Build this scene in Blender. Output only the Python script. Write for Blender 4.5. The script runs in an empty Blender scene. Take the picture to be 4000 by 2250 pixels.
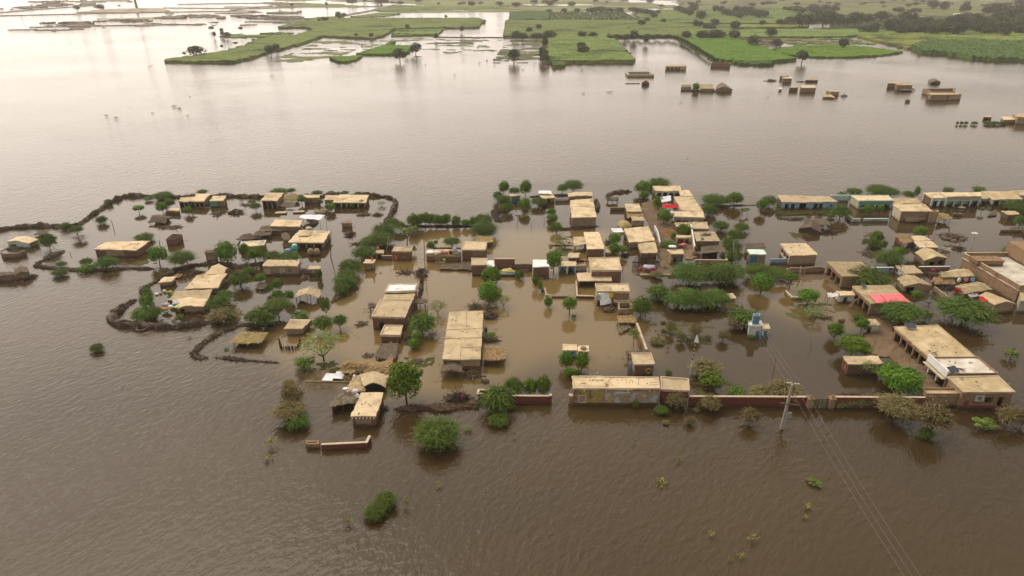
import bpy, bmesh, math, random
import numpy as np
from mathutils import Vector, noise
R = math.radians
sc = bpy.context.scene
COL = sc.collection
random.seed(7)

# ---------------------------------------------------------------- camera
CAMH, PITCH = 56.0, R(25.03)
cam_d = bpy.data.cameras.new('camera')
cam_d.lens = 24.0; cam_d.sensor_width = 36.0; cam_d.clip_start = 0.5; cam_d.clip_end = 20000
cam = bpy.data.objects.new('camera', cam_d); COL.objects.link(cam)
cam.location = (0, 0, CAMH); cam.rotation_euler = (R(90) - PITCH, 0, 0)
sc.camera = cam
sc.render.resolution_x, sc.render.resolution_y = 1024, 576

# ---------------------------------------------------------------- sky, sun, exposure
SUN_AZ, SUN_EL = R(-44), R(62)
GLOW_AZ, GLOW_EL, GLOW, GLOW_K = R(-32), R(27), 2.05, 2.7
#          # azimuth from +Y towards +X
w = bpy.data.worlds.new('World'); sc.world = w; w.use_nodes = True
nt = w.node_tree; N, L = nt.nodes, nt.links
bg = N['Background']
sky = N.new('ShaderNodeTexSky'); sky.sky_type = 'NISHITA'; sky.sun_disc = False
sky.sun_elevation = SUN_EL; sky.sun_rotation = SUN_AZ
sky.air_density = 1.6; sky.dust_density = 6.0; sky.ozone_density = 1.0
hs = N.new('ShaderNodeHueSaturation'); hs.inputs['Saturation'].default_value = 0.35
L.new(sky.outputs[0], hs.inputs['Color'])
# veiled overcast: cloud brightness by elevation plus a wide bright glow round the hidden sun
tc = N.new('ShaderNodeTexCoord'); sx = N.new('ShaderNodeSeparateXYZ'); L.new(tc.outputs['Generated'], sx.inputs[0])
cr = N.new('ShaderNodeValToRGB'); L.new(sx.outputs['Z'], cr.inputs[0])
e = cr.color_ramp.elements
e[0].position = 0.0; e[0].color = (.93, .825, .74, 1)
e[1].position = 0.9; e[1].color = (.42, .41, .41, 1)
for p, c in ((.12, (.79, .70, .62)), (.28, (.58, .53, .475)), (.5, (.46, .43, .395))):
    k = e.new(p); k.color = (*c, 1)
dt = N.new('ShaderNodeVectorMath'); dt.operation = 'DOT_PRODUCT'; L.new(tc.outputs['Generated'], dt.inputs[0])
dt.inputs[1].default_value = (math.sin(GLOW_AZ) * math.cos(GLOW_EL), math.cos(GLOW_AZ) * math.cos(GLOW_EL), math.sin(GLOW_EL))
def m2(op, a_, b_):
    k = N.new('ShaderNodeMath'); k.operation = op
    for i, q in enumerate((a_, b_)):
        if isinstance(q, (int, float)): k.inputs[i].default_value = q
        else: L.new(q, k.inputs[i])
    return k.outputs[0]
lobe = m2('EXPONENT', m2('MULTIPLY', m2('SUBTRACT', dt.outputs['Value'], 1.0), GLOW_K), 0)
gl = N.new('ShaderNodeVectorMath'); gl.operation = 'SCALE'; gl.inputs[0].default_value = (1.0, .885, .78); L.new(m2('MULTIPLY', lobe, GLOW), gl.inputs['Scale'])
sm = N.new('ShaderNodeVectorMath'); sm.operation = 'ADD'; L.new(cr.outputs[0], sm.inputs[0]); L.new(gl.outputs[0], sm.inputs[1])
s10 = N.new('ShaderNodeVectorMath'); s10.operation = 'SCALE'; L.new(sm.outputs[0], s10.inputs[0]); s10.inputs['Scale'].default_value = 10.0
mx = N.new('ShaderNodeMix'); mx.data_type = 'RGBA'; mx.inputs['Factor'].default_value = 0.88
L.new(hs.outputs[0], mx.inputs['A']); L.new(s10.outputs[0], mx.inputs['B'])
L.new(mx.outputs['Result'], bg.inputs['Color'])
bg.inputs['Strength'].default_value = 0.1
sun_d = bpy.data.lights.new('sun', 'SUN'); sun_d.energy = 1.4; sun_d.angle = R(45); sun_d.color = (1, .91, .76)
sun = bpy.data.objects.new('sun', sun_d); COL.objects.link(sun)
sdir = Vector((math.sin(SUN_AZ) * math.cos(SUN_EL), math.cos(SUN_AZ) * math.cos(SUN_EL), math.sin(SUN_EL)))
sun.rotation_euler = sdir.to_track_quat('Z', 'Y').to_euler(); sun.location = sdir * 300
sc.view_settings.view_transform = 'Standard'; sc.view_settings.look = 'None'
sc.view_settings.exposure = 0.12; sc.view_settings.gamma = 1.0
cy = sc.cycles
cy.max_bounces = 6; cy.diffuse_bounces = 2; cy.glossy_bounces = 3; cy.transmission_bounces = 2
cy.volume_bounces = 0; cy.transparent_max_bounces = 4; cy.caustics_reflective = False; cy.caustics_refractive = False
cy.use_denoising = True
try: cy.denoiser = 'OPENIMAGEDENOISE'
except Exception: pass

# ---------------------------------------------------------------- pixel of the photo (4000 x 2250) -> real point
F = 4000 * 24 / 36
cp, sp_ = math.cos(PITCH), math.sin(PITCH)
def P(x, y, z=0.0):
    a, b = (x - 2000) / F, -(y - 1125) / F
    d = Vector((a, cp + b * sp_, -sp_ + b * cp))
    return Vector((0, 0, CAMH)) + d * ((z - CAMH) / d.z)
def proj(p):
    q = Vector(p) - Vector((0, 0, CAMH))
    zc = q.y * cp - q.z * sp_; yc = q.y * sp_ + q.z * cp
    return 2000 + F * q.x / zc, 1125 - F * yc / zc
def mpp(p):                                  # metres per photo pixel at a point
    q = Vector(p) - Vector((0, 0, CAMH))
    return (q.y * cp - q.z * sp_) / F
def height(x, y, dy):                        # height of a wall top seen at (x,y) whose foot is dy pixels lower
    lo, hi = 0.0, 40.0
    for _ in range(40):
        m = (lo + hi) / 2
        q = P(x, y, m)
        if proj((q.x, q.y, 0))[1] - y < dy: lo = m
        else: hi = m
    return lo

# ---------------------------------------------------------------- materials
MATS = {}
def mat(name, c1, c2=None, scale=1.2, rough=.9, bump=.25, detail=6, stretch=None, contrast=(.35, .65), rnd=.12, island=0., c3=None, s3=.35, spec=.08, third=(.62, .72), crack=0, damp=0):
    m = bpy.data.materials.new(name); m.use_nodes = True
    n, l = m.node_tree.nodes, m.node_tree.links
    b = n['Principled BSDF']; b.inputs['Roughness'].default_value = rough; b.inputs['Specular IOR Level'].default_value = spec
    t = n.new('ShaderNodeTexCoord'); mp = n.new('ShaderNodeMapping'); l.new(t.outputs['Object'], mp.inputs[0])
    if stretch: mp.inputs['Scale'].default_value = stretch
    oi = n.new('ShaderNodeObjectInfo')
    ad = n.new('ShaderNodeVectorMath'); ad.operation = 'ADD'
    sc_ = n.new('ShaderNodeVectorMath'); sc_.operation = 'SCALE'; sc_.inputs['Scale'].default_value = 37.0
    cx = n.new('ShaderNodeCombineXYZ')
    for k in range(3): l.new(oi.outputs['Random'], cx.inputs[k])
    l.new(cx.outputs[0], sc_.inputs[0]); l.new(mp.outputs[0], ad.inputs[0]); l.new(sc_.outputs[0], ad.inputs[1])
    nz = n.new('ShaderNodeTexNoise'); nz.inputs['Scale'].default_value = scale; nz.inputs['Detail'].default_value = detail; nz.inputs['Roughness'].default_value = .62
    l.new(ad.outputs[0], nz.inputs['Vector'])
    rp = n.new('ShaderNodeValToRGB'); rp.color_ramp.elements[0].position = contrast[0]; rp.color_ramp.elements[1].position = contrast[1]
    rp.color_ramp.elements[0].color = (*(c2 or c1), 1); rp.color_ramp.elements[1].color = (*c1, 1)
    l.new(nz.outputs['Fac'], rp.inputs[0])
    out = rp.outputs[0]
    if c3:                                    # patches of a third colour (stains, bare plaster, worn paint)
        n3 = n.new('ShaderNodeTexNoise'); n3.inputs['Scale'].default_value = s3; n3.inputs['Detail'].default_value = 5; l.new(ad.outputs[0], n3.inputs['Vector'])
        r3 = n.new('ShaderNodeValToRGB'); r3.color_ramp.elements[0].position = third[0]; r3.color_ramp.elements[1].position = third[1]; l.new(n3.outputs['Fac'], r3.inputs[0])
        m3 = n.new('ShaderNodeMix'); m3.data_type = 'RGBA'; l.new(r3.outputs[0], m3.inputs['Factor']); l.new(out, m3.inputs['A']); m3.inputs['B'].default_value = (*c3, 1)
        out = m3.outputs['Result']
    if crack:                                 # dried-mud seams and cracks
        vo = n.new('ShaderNodeTexVoronoi'); vo.feature = 'DISTANCE_TO_EDGE'; vo.inputs['Scale'].default_value = .34; vo.inputs['Randomness'].default_value = .9
        wv = n.new('ShaderNodeVectorMath'); wv.operation = 'SCALE'; wv.inputs['Scale'].default_value = .9; l.new(nz.outputs['Color'], wv.inputs[0])
        av = n.new('ShaderNodeVectorMath'); av.operation = 'ADD'; l.new(ad.outputs[0], av.inputs[0]); l.new(wv.outputs[0], av.inputs[1]); l.new(av.outputs[0], vo.inputs['Vector'])
        cm_ = n.new('ShaderNodeMapRange'); cm_.inputs[1].default_value = .0; cm_.inputs[2].default_value = .035; cm_.inputs[3].default_value = crack * .6; cm_.inputs[4].default_value = 0; l.new(vo.outputs['Distance'], cm_.inputs[0])
        mc = n.new('ShaderNodeMix'); mc.data_type = 'RGBA'; l.new(cm_.outputs[0], mc.inputs['Factor']); l.new(out, mc.inputs['A']); mc.inputs['B'].default_value = (.17, .115, .065, 1); out = mc.outputs['Result']
    if damp:                                  # wet mud and old flood line at the foot of walls
        sp = n.new('ShaderNodeSeparateXYZ'); l.new(t.outputs['Object'], sp.inputs[0])
        nd = n.new('ShaderNodeTexNoise'); nd.inputs['Scale'].default_value = .8; nd.inputs['Detail'].default_value = 4; l.new(ad.outputs[0], nd.inputs['Vector'])
        sb = n.new('ShaderNodeMath'); sb.operation = 'MULTIPLY_ADD'; l.new(nd.outputs['Fac'], sb.inputs[0]); sb.inputs[1].default_value = -1.1; l.new(sp.outputs['Z'], sb.inputs[2])
        dm = n.new('ShaderNodeMapRange'); dm.inputs[1].default_value = -.32; dm.inputs[2].default_value = -.08; dm.inputs[3].default_value = damp; dm.inputs[4].default_value = 0; l.new(sb.outputs[0], dm.inputs[0])
        md = n.new('ShaderNodeMix'); md.data_type = 'RGBA'; l.new(dm.outputs[0], md.inputs['Factor']); l.new(out, md.inputs['A']); md.inputs['B'].default_value = (.085, .052, .035, 1); out = md.outputs['Result']
    hv = n.new('ShaderNodeHueSaturation'); l.new(out, hv.inputs['Color'])
    src = oi.outputs['Random']
    v = n.new('ShaderNodeMapRange'); v.inputs[3].default_value = 1 - rnd; v.inputs[4].default_value = 1 + rnd; l.new(src, v.inputs[0])
    if island:
        g = n.new('ShaderNodeNewGeometry'); v2 = n.new('ShaderNodeMapRange'); v2.inputs[3].default_value = 1 - island; v2.inputs[4].default_value = 1 + island
        l.new(g.outputs['Random Per Island'], v2.inputs[0])
        mu = n.new('ShaderNodeMath'); mu.operation = 'MULTIPLY'; l.new(v.outputs[0], mu.inputs[0]); l.new(v2.outputs[0], mu.inputs[1]); l.new(mu.outputs[0], hv.inputs['Value'])
        h2 = n.new('ShaderNodeMapRange'); h2.inputs[3].default_value = .485; h2.inputs[4].default_value = .515; l.new(oi.outputs['Random'], h2.inputs[0]); l.new(h2.outputs[0], hv.inputs['Hue'])
    else:
        l.new(v.outputs[0], hv.inputs['Value'])
    l.new(hv.outputs[0], b.inputs['Base Color'])
    if bump:
        bp = n.new('ShaderNodeBump'); bp.inputs['Strength'].default_value = bump; bp.inputs['Distance'].default_value = .08
        l.new(nz.outputs['Fac'], bp.inputs['Height']); l.new(bp.outputs[0], b.inputs['Normal'])
    MATS[name] = m
    return m
mat('roof_mud', (0.6, 0.475, 0.305), (0.49, 0.38, 0.235), .55, c3=(0.37, 0.28, 0.175), s3=.34, third=(.54, .66), crack=.5, rnd=.22)
mat('roof_dull', (0.44, 0.345, 0.2), (0.35, 0.265, 0.15), .6, c3=(0.51, 0.41, 0.26), s3=.3, third=(.52, .66), crack=.45, rnd=.2)
mat('roof_worn', (0.66, 0.62, 0.54), (0.46, 0.4, 0.31), .5, c3=(0.22, 0.2, 0.17), s3=.4)
mat('roof_white', (0.8, 0.8, 0.78), (0.64, 0.62, 0.57), .8, c3=(0.48, 0.42, 0.32), s3=.5)
mat('roof_mint', (.62, .74, .66), (.5, .6, .5), .8, c3=(.4, .4, .3), s3=.6)
mat('brick', (0.222, 0.126, 0.09), (0.15, 0.0864, 0.0624), 2.2, stretch=(1, 1, 3), c3=(0.3, 0.204, 0.15), s3=.4, damp=.8)
mat('brick_red', (.20, .066, .045), (.14, .05, .036), 2.5, stretch=(1, 1, 3), c3=(.17, .09, .06), s3=.4, damp=.8)
mat('brick_tan', (0.33, 0.22, 0.1265), (0.22, 0.1375, 0.0825), 2.0, stretch=(1, 1, 3), c3=(0.176, 0.099, 0.066), s3=.5, damp=.8)
mat('mud', (0.276, 0.198, 0.138), (0.198, 0.138, 0.0936), 1.2, c3=(0.36, 0.27, 0.192), s3=.4, damp=.8)
mat('mud_light', (.36, .27, .175), (.27, .195, .125), 1.2, c3=(.2, .14, .09), s3=.4, damp=.8)
mat('plaster', (.42, .38, .33), (.32, .285, .24), 1.0, c3=(.22, .16, .12), s3=.5, damp=.8)
mat('cream', (.56, .48, .33), (.43, .36, .24), 1.0, c3=(.3, .22, .15), s3=.5, damp=.8)
mat('white_wall', (.66, .66, .62), (.52, .5, .45), 1.0, c3=(.3, .26, .2), s3=.5, damp=.8)
mat('cyan', (.42, .56, .54), (.33, .46, .45), 1.0, c3=(.3, .27, .22), s3=.55, damp=.8)
mat('teal', (.10, .36, .32), (.14, .42, .38), 1.2, c3=(.24, .34, .28), s3=1.2)
mat('mint', (.56, .68, .62), (.46, .58, .52), 1.0, c3=(.35, .3, .24), s3=.5, damp=.8)
mat('blue', (.045, .16, .27), (.06, .2, .32), 1.5, rough=.6, c3=(.15, .2, .22), s3=.8)
mat('blue_pale', (.30, .42, .52), (.2, .32, .42), 1.2, c3=(.35, .33, .3), s3=.8, damp=.8)
mat('green_paint', (.07, .25, .08), (.2, .2, .06), 2, c3=(.25, .16, .06), s3=1.)
mat('red_paint', (.22, .03, .035), (.16, .025, .03), 2)
mat('orange', (.62, .17, .09), (.5, .13, .07), 2)
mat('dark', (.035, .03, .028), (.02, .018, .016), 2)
mat('thatch', (0.38, 0.27, 0.13), (0.25, 0.17, 0.08), 3, stretch=(1, 1, 1), c3=(.19, .13, .075), s3=.5, island=.28)
mat('thatch_grey', (0.2, 0.155, 0.11), (0.12, 0.092, 0.066), 3, c3=(0.162, 0.12, 0.078), s3=.6, island=.3)
mat('brush', (0.1, 0.074, 0.055), (0.05, 0.037, 0.029), 2.5, c3=(.17, .13, .095), s3=.5, third=(.5, .62), island=.4, rnd=.1)
mat('brush_brown', (.15, .10, .065), (.09, .06, .04), 2.5, island=.4, rnd=.1)
mat('wood', (.20, .16, .12), (.12, .095, .07), 4, stretch=(1, 1, .3), island=.25)
mat('wood_pale', (.46, .38, .28), (.34, .27, .19), 4, island=.2)
mat('bark', (.10, .075, .055), (.06, .045, .034), 4)
mat('concrete', (.46, .43, .38), (.36, .33, .29), 2)
mat('coping', (0.54, 0.44, 0.31), (0.42, 0.33, 0.23), 2)
mat('white_cloth', (.82, .82, .82), (.66, .66, .68), 1.5, rough=.8)
mat('grey_cloth', (.48, .46, .47), (.3, .3, .32), 1.5, c3=(.62, .6, .58), s3=.9)
mat('red_cloth', (.62, .035, .045), (.48, .02, .03), 1.5)
mat('pink_tarp', (0.8, 0.17, 0.18), (0.7, 0.13, 0.14), .8, rough=.5)
mat('maroon', (.17, .02, .05), (.24, .05, .08), 2)
mat('pink', (.60, .18, .2), (.5, .2, .22), 2)
mat('lime', (.42, .60, .12), (.3, .48, .1), 2)
mat('yellow', (.62, .40, .05), (.5, .32, .05), 2)
mat('orange_cloth', (.55, .26, .08), (.38, .18, .06), 2)
mat('turquoise', (.10, .46, .38), (.08, .36, .32), 2)
mat('green_tarp', (.16, .40, .32), (.12, .32, .26), 1.5)
mat('blue_cloth', (.14, .32, .56), (.2, .36, .5), 2)
mat('straw', (0.5, 0.38, 0.17), (0.36, 0.27, 0.11), 3, island=.25)
mat('panel', (.05, .06, .085), (.035, .042, .06), 3, rough=.25, spec=.5)
mat('metal', (.32, .32, .32), (.22, .22, .22), 3, rough=.5)
mat('ceramic', (.72, .64, .48), (.6, .5, .36), 2)
mat('tyre', (.035, .03, .028), (.02, .02, .02), 3)
mat('mud_ground', (0.2, 0.138, 0.086), (0.142, 0.094, 0.057), .35, c3=(0.204, 0.156, 0.102), s3=.25, bump=.5)
mat('sand', (0.46, 0.38, 0.29), (0.36, 0.29, 0.22), .05, c3=(0.18, 0.12, 0.078), s3=.05)
mat('paint_yellow', (.45, .36, .10), (.34, .26, .11), 1.6, c3=(.24, .15, .10), s3=1.3, third=(.5, .58))
mat('paint_mixed', (.38, .30, .20), (.27, .2, .13), 2.0, c3=(.40, .42, .42), s3=1.0, third=(.54, .6))
mat('ink', (.05, .04, .03), (.08, .06, .04), 3)
mat('grey_ink', (.2, .22, .22), (.12, .14, .14), 3)
mat('leaf_bright', (0.108, 0.185, 0.014), (0.068, 0.13, 0.009), 1.5, island=.45, rnd=.16, bump=0, rough=.6)
mat('leaf_yellow', (0.15, 0.19, 0.034), (0.105, 0.15, 0.024), 1.5, island=.4, rnd=.16, bump=0, rough=.6)
mat('leaf_acacia', (0.092, 0.138, 0.02), (0.056, 0.096, 0.013), 1.5, island=.45, rnd=.18, bump=0, rough=.65)
mat('leaf_pale', (0.19, 0.215, 0.065), (0.135, 0.17, 0.045), 1.5, island=.4, rnd=.15, bump=0, rough=.65)
mat('leaf_olive', (0.185, 0.15, 0.06), (0.125, 0.105, 0.04), 1.5, island=.45, rnd=.18, bump=0, rough=.7)
mat('leaf_brown', (0.098, 0.0627, 0.033), (0.07, 0.0462, 0.024), 1.5, island=.4, rnd=.15, bump=0, rough=.7)
mat('leaf_tuft', (0.3, 0.28, 0.06), (0.2, 0.2, 0.045), 1.5, island=.4, rnd=.15, bump=0, rough=.7)
mat('wire', (.25, .23, .2), (.2, .18, .16), 2)
mat('leaf_far', (0.052, 0.062, 0.032), (0.036, 0.045, 0.023), .4, island=.4, rnd=.2, bump=0, rough=.8)
mat('leaf_wood', (.066, .078, .032), (.046, .056, .024), .4, island=.4, rnd=.25, bump=0, rough=.8)
mat('crop', (0.165, 0.215, 0.058), (0.105, 0.155, 0.036), .16, island=.12, rnd=.1, bump=.6, c3=(0.0341, 0.0589, 0.01612), s3=.022, third=(.5, .7), stretch=(1, 2.2, 1))
mat('crop_deep', (0.115, 0.19, 0.02), (0.068, 0.13, 0.012), .16, island=.12, rnd=.05, bump=.6, c3=(0.031, 0.062, 0.00992), s3=.02, stretch=(1, 2.2, 1))
mat('crop_yellow', (0.24, 0.24, 0.052), (0.13, 0.17, 0.036), .16, island=.15, rnd=.08, bump=.6, c3=(0.0558, 0.0744, 0.0186), s3=.03, third=(.5, .62))
mat('crop_pale', (0.19, 0.215, 0.08), (0.13, 0.165, 0.06), .05, island=.12, rnd=.1, bump=.5, c3=(0.1178, 0.1023, 0.0589), s3=.012, third=(.48, .6))
mat('crop_shrub', (0.072, 0.112, 0.03), (0.036, 0.064, 0.017), .16, island=.4, rnd=.1, bump=.8, c3=(0.0527, 0.0744, 0.0186), s3=.05)
mat('marsh', (0.14, 0.155, 0.065), (0.1, 0.122, 0.05), .08, island=.3, rnd=.1, bump=.4)
mat('weeds', (.085, .085, .028), (.055, .05, .018), .8, island=.3, bump=.4)
mat('scrub', (0.21, 0.18, 0.14), (0.145, 0.125, 0.095), .05, island=.3, rnd=.15, bump=.5)

def water_material():
    m = bpy.data.materials.new('flood_water'); m.use_nodes = True
    n, l = m.node_tree.nodes, m.node_tree.links
    b = n['Principled BSDF']
    b.inputs['Roughness'].default_value = .06; b.inputs['IOR'].default_value = 1.33
    t = n.new('ShaderNodeTexCoord')
    def nz(scale, vec, detail=2, rough=.5):
        k = n.new('ShaderNodeTexNoise'); k.inputs['Scale'].default_value = scale; k.inputs['Detail'].default_value = detail; k.inputs['Roughness'].default_value = rough
        l.new(vec, k.inputs['Vector']); return k
    def maths(op, a, bb):
        k = n.new('ShaderNodeMath'); k.operation = op
        for i, q in enumerate((a, bb)):
            if isinstance(q, (int, float)): k.inputs[i].default_value = q
            else: l.new(q, k.inputs[i])
        return k.outputs[0]
    # slow bending of the wave crests
    wob = nz(.02, t.outputs['Object'], 2)
    wo = n.new('ShaderNodeVectorMath'); wo.operation = 'SCALE'; wo.inputs['Scale'].default_value = 9.0; l.new(wob.outputs['Color'], wo.inputs[0])
    base = n.new('ShaderNodeVectorMath'); base.operation = 'ADD'; l.new(t.outputs['Object'], base.inputs[0]); l.new(wo.outputs[0], base.inputs[1])
    def stretched(rot, sx_, sy_):
        a = n.new('ShaderNodeMapping'); a.vector_type = 'POINT'; a.inputs['Rotation'].default_value = (0, 0, R(rot))
        l.new(base.outputs[0], a.inputs[0])
        c = n.new('ShaderNodeMapping'); c.inputs['Scale'].default_value = (sx_, sy_, 1); l.new(a.outputs[0], c.inputs[0])
        return c.outputs[0]
    w1 = nz(1.0, stretched(33, 1.45, .72), 2)          # main wind waves
    w2 = nz(1.0, stretched(38, .6, .24), 2)           # longer swell
    w3 = nz(1.0, stretched(15, 4.6, 2.4), 2)            # fine ripples
    at = n.new('ShaderNodeAttribute'); at.attribute_name = 'calm'
    rough_sea = maths('SUBTRACT', 1.0, at.outputs['Fac'])
    gust = nz(.013, t.outputs['Object'], 3)
    gm = n.new('ShaderNodeMapRange'); gm.inputs[1].default_value = .3; gm.inputs[2].default_value = .7; gm.inputs[3].default_value = .45; gm.inputs[4].default_value = 1.2; l.new(gust.outputs['Fac'], gm.inputs[0])
    h = maths('ADD', maths('MULTIPLY', w1.outputs['Fac'], .125), maths('ADD', maths('MULTIPLY', w2.outputs['Fac'], .055), maths('MULTIPLY', w3.outputs['Fac'], .034)))
    h = maths('MULTIPLY', h, maths('MULTIPLY', rough_sea, gm.outputs[0]))
    bp = n.new('ShaderNodeBump'); bp.inputs['Strength'].default_value = 1.0; bp.inputs['Distance'].default_value = 1.0
    l.new(h, bp.inputs['Height']); l.new(bp.outputs[0], b.inputs['Normal'])
    # silt clouds in the muddy water
    c = nz(.018, t.outputs['Object'], 4)
    rp = n.new('ShaderNodeValToRGB'); l.new(c.outputs['Fac'], rp.inputs[0])
    rp.color_ramp.elements[0].position = .35; rp.color_ramp.elements[0].color = (.040, .0255, .0092, 1)
    rp.color_ramp.elements[1].position = .68; rp.color_ramp.elements[1].color = (.064, .040, .0150, 1)
    si = n.new('ShaderNodeAttribute'); si.attribute_name = 'silt'
    ms = n.new('ShaderNodeMix'); ms.data_type = 'RGBA'; l.new(si.outputs['Fac'], ms.inputs['Factor']); l.new(rp.outputs[0], ms.inputs['A']); ms.inputs['B'].default_value = (.20, .133, .048, 1)
    l.new(ms.outputs['Result'], b.inputs['Base Color'])
    return m
MATS['water'] = water_material()

# ---------------------------------------------------------------- mesh helpers
class MB:
    def __init__(s): s.v = []; s.f = []; s.smooth = False
    def add(s, vs, fs):
        k = len(s.v); s.v += [tuple(q) for q in vs]; s.f += [tuple(i + k for i in f) for f in fs]
    def hexa(s, lo4, hi4):                     # 4 bottom corners, 4 top corners, counter-clockwise seen from above
        s.add(list(lo4) + list(hi4), [(3, 2, 1, 0), (4, 5, 6, 7), (0, 1, 5, 4), (1, 2, 6, 5), (2, 3, 7, 6), (3, 0, 4, 7)])
    def slab(s, A, B, nrm, t, z0, z1):         # a wall piece from A to B, thickness t along nrm
        n_ = Vector((nrm.x, nrm.y, 0)) * t
        q = [A, B, B + n_, A + n_]
        if (B - A).cross(n_).z < 0: q = [B, A, A + n_, B + n_]
        s.hexa([(p.x, p.y, z0) for p in q], [(p.x, p.y, z1) for p in q])
    def box(s, c, dx, dy, z0, z1, rot=0):
        ca, sa = math.cos(rot), math.sin(rot)
        q = [(c[0] + x * ca - y * sa, c[1] + x * sa + y * ca) for x, y in ((-dx, -dy), (dx, -dy), (dx, dy), (-dx, dy))]
        s.hexa([(x, y, z0) for x, y in q], [(x, y, z1) for x, y in q])
    def tube(s, pts, r, n=6, r1=None):
        pts = [Vector(p) for p in pts]; k = len(s.v); m = len(pts)
        for i, p in enumerate(pts):
            d = (pts[min(i + 1, m - 1)] - pts[max(i - 1, 0)]).normalized()
            a = d.orthogonal().normalized(); b = d.cross(a)
            rr = r if r1 is None else r + (r1 - r) * i / max(1, m - 1)
            for j in range(n):
                t = 2 * math.pi * j / n; s.v.append(tuple(p + a * (rr * math.cos(t)) + b * (rr * math.sin(t))))
        for i in range(m - 1):
            for j in range(n):
                j2 = (j + 1) % n; s.f.append((k + i * n + j, k + i * n + j2, k + (i + 1) * n + j2, k + (i + 1) * n + j))
        s.f.append(tuple(k + j for j in range(n))[::-1]); s.f.append(tuple(k + (m - 1) * n + j for j in range(n)))
    def blob(s, c, rx, ry, rz, seed=0, n=10, m=7, amp=.18):
        k = len(s.v); c = Vector(c)
        for i in range(m + 1):
            th = math.pi * i / m
            for j in range(n):
                ph = 2 * math.pi * j / n
                d = Vector((math.sin(th) * math.cos(ph), math.sin(th) * math.sin(ph), math.cos(th)))
                q = 1 + amp * 2 * noise.noise(d * 1.7 + Vector((seed * 3.1, seed, 0)))
                s.v.append((c.x + d.x * rx * q, c.y + d.y * ry * q, c.z + d.z * rz * q))
        for i in range(m):
            for j in range(n):
                j2 = (j + 1) % n; s.f.append((k + i * n + j, k + (i + 1) * n + j, k + (i + 1) * n + j2, k + i * n + j2))
    def build(s, name, material, parent=None, loc=None, smooth=False, recalc=True):
        me = bpy.data.meshes.new(name); vs = s.v
        if loc is not None: vs = [(x - loc[0], y - loc[1], z - loc[2]) for x, y, z in vs]
        me.from_pydata(vs, [], s.f); me.validate()
        if smooth: me.polygons.foreach_set('use_smooth', [True] * len(me.polygons))
        me.materials.append(MATS[material] if isinstance(material, str) else material)
        o = bpy.data.objects.new(name, me); COL.objects.link(o)
        if parent is not None: o.parent = parent
        elif loc is not None: o.location = loc
        return o
def tag(o, label, cat=None, group=None, kind=None):
    if label: o['label'] = label
    if cat: o['category'] = cat
    if group: o['group'] = group
    if kind: o['kind'] = kind
    return o
def thing(name, label, cat, loc, group=None):
    o = bpy.data.objects.new(name, None); COL.objects.link(o); o.location = loc; o.empty_display_size = .2
    return tag(o, label, cat, group)
LAND = []                                   # (px, py, phrase): places that labels of plants and debris refer to
def lm(x, y, phrase): LAND.append((x, y, phrase))
# ---------------------------------------------------------------- flood water: one sheet with calm / silty areas
def inside(poly, X, Y):
    c = np.zeros(X.shape, bool); n = len(poly)
    for i in range(n):
        x0, y0 = poly[i]; x1, y1 = poly[(i + 1) % n]
        k = ((y0 > Y) != (y1 > Y))
        with np.errstate(divide='ignore', invalid='ignore'):
            c ^= k & (X < (x1 - x0) * (Y - y0) / (y1 - y0 + 1e-12) + x0)
    return c
def pxpoly(s): v = list(map(float, s.split())); return [(v[i], v[i + 1]) for i in range(0, len(v), 2)]
def ground_poly(s, z=0): return [tuple(P(x, y, z)[:2]) for x, y in pxpoly(s)]
CALM = [(.80, '300 890 480 785 1500 780 1500 870 1400 1010 1300 1180 1250 1250 1100 1270 900 1260 600 1260 600 1040 180 1030 300 960'),
        (.93, '1300 1150 1400 1010 1500 870 1950 880 2000 720 2500 720 2700 760 3050 800 4100 780 4100 1450 3600 1540 3200 1550 2600 1570 2240 1550 2180 1520 2000 1540 1560 1560 1350 1470 1250 1400'),
        (.5, '780 1400 1000 1290 1250 1290 1350 1480 1300 1620 1150 1500 1050 1420')]
SILT = [(.7, '1300 1180 1420 1020 1700 900 2000 900 2400 900 2480 1200 2560 1400 2230 1470 2200 1380 1950 1500 1640 1560 1350 1500 1180 1480 1000 1330'),
        (.5, '2900 1070 3250 1060 3330 1160 3400 1280 3200 1290 2900 1170')]
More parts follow.
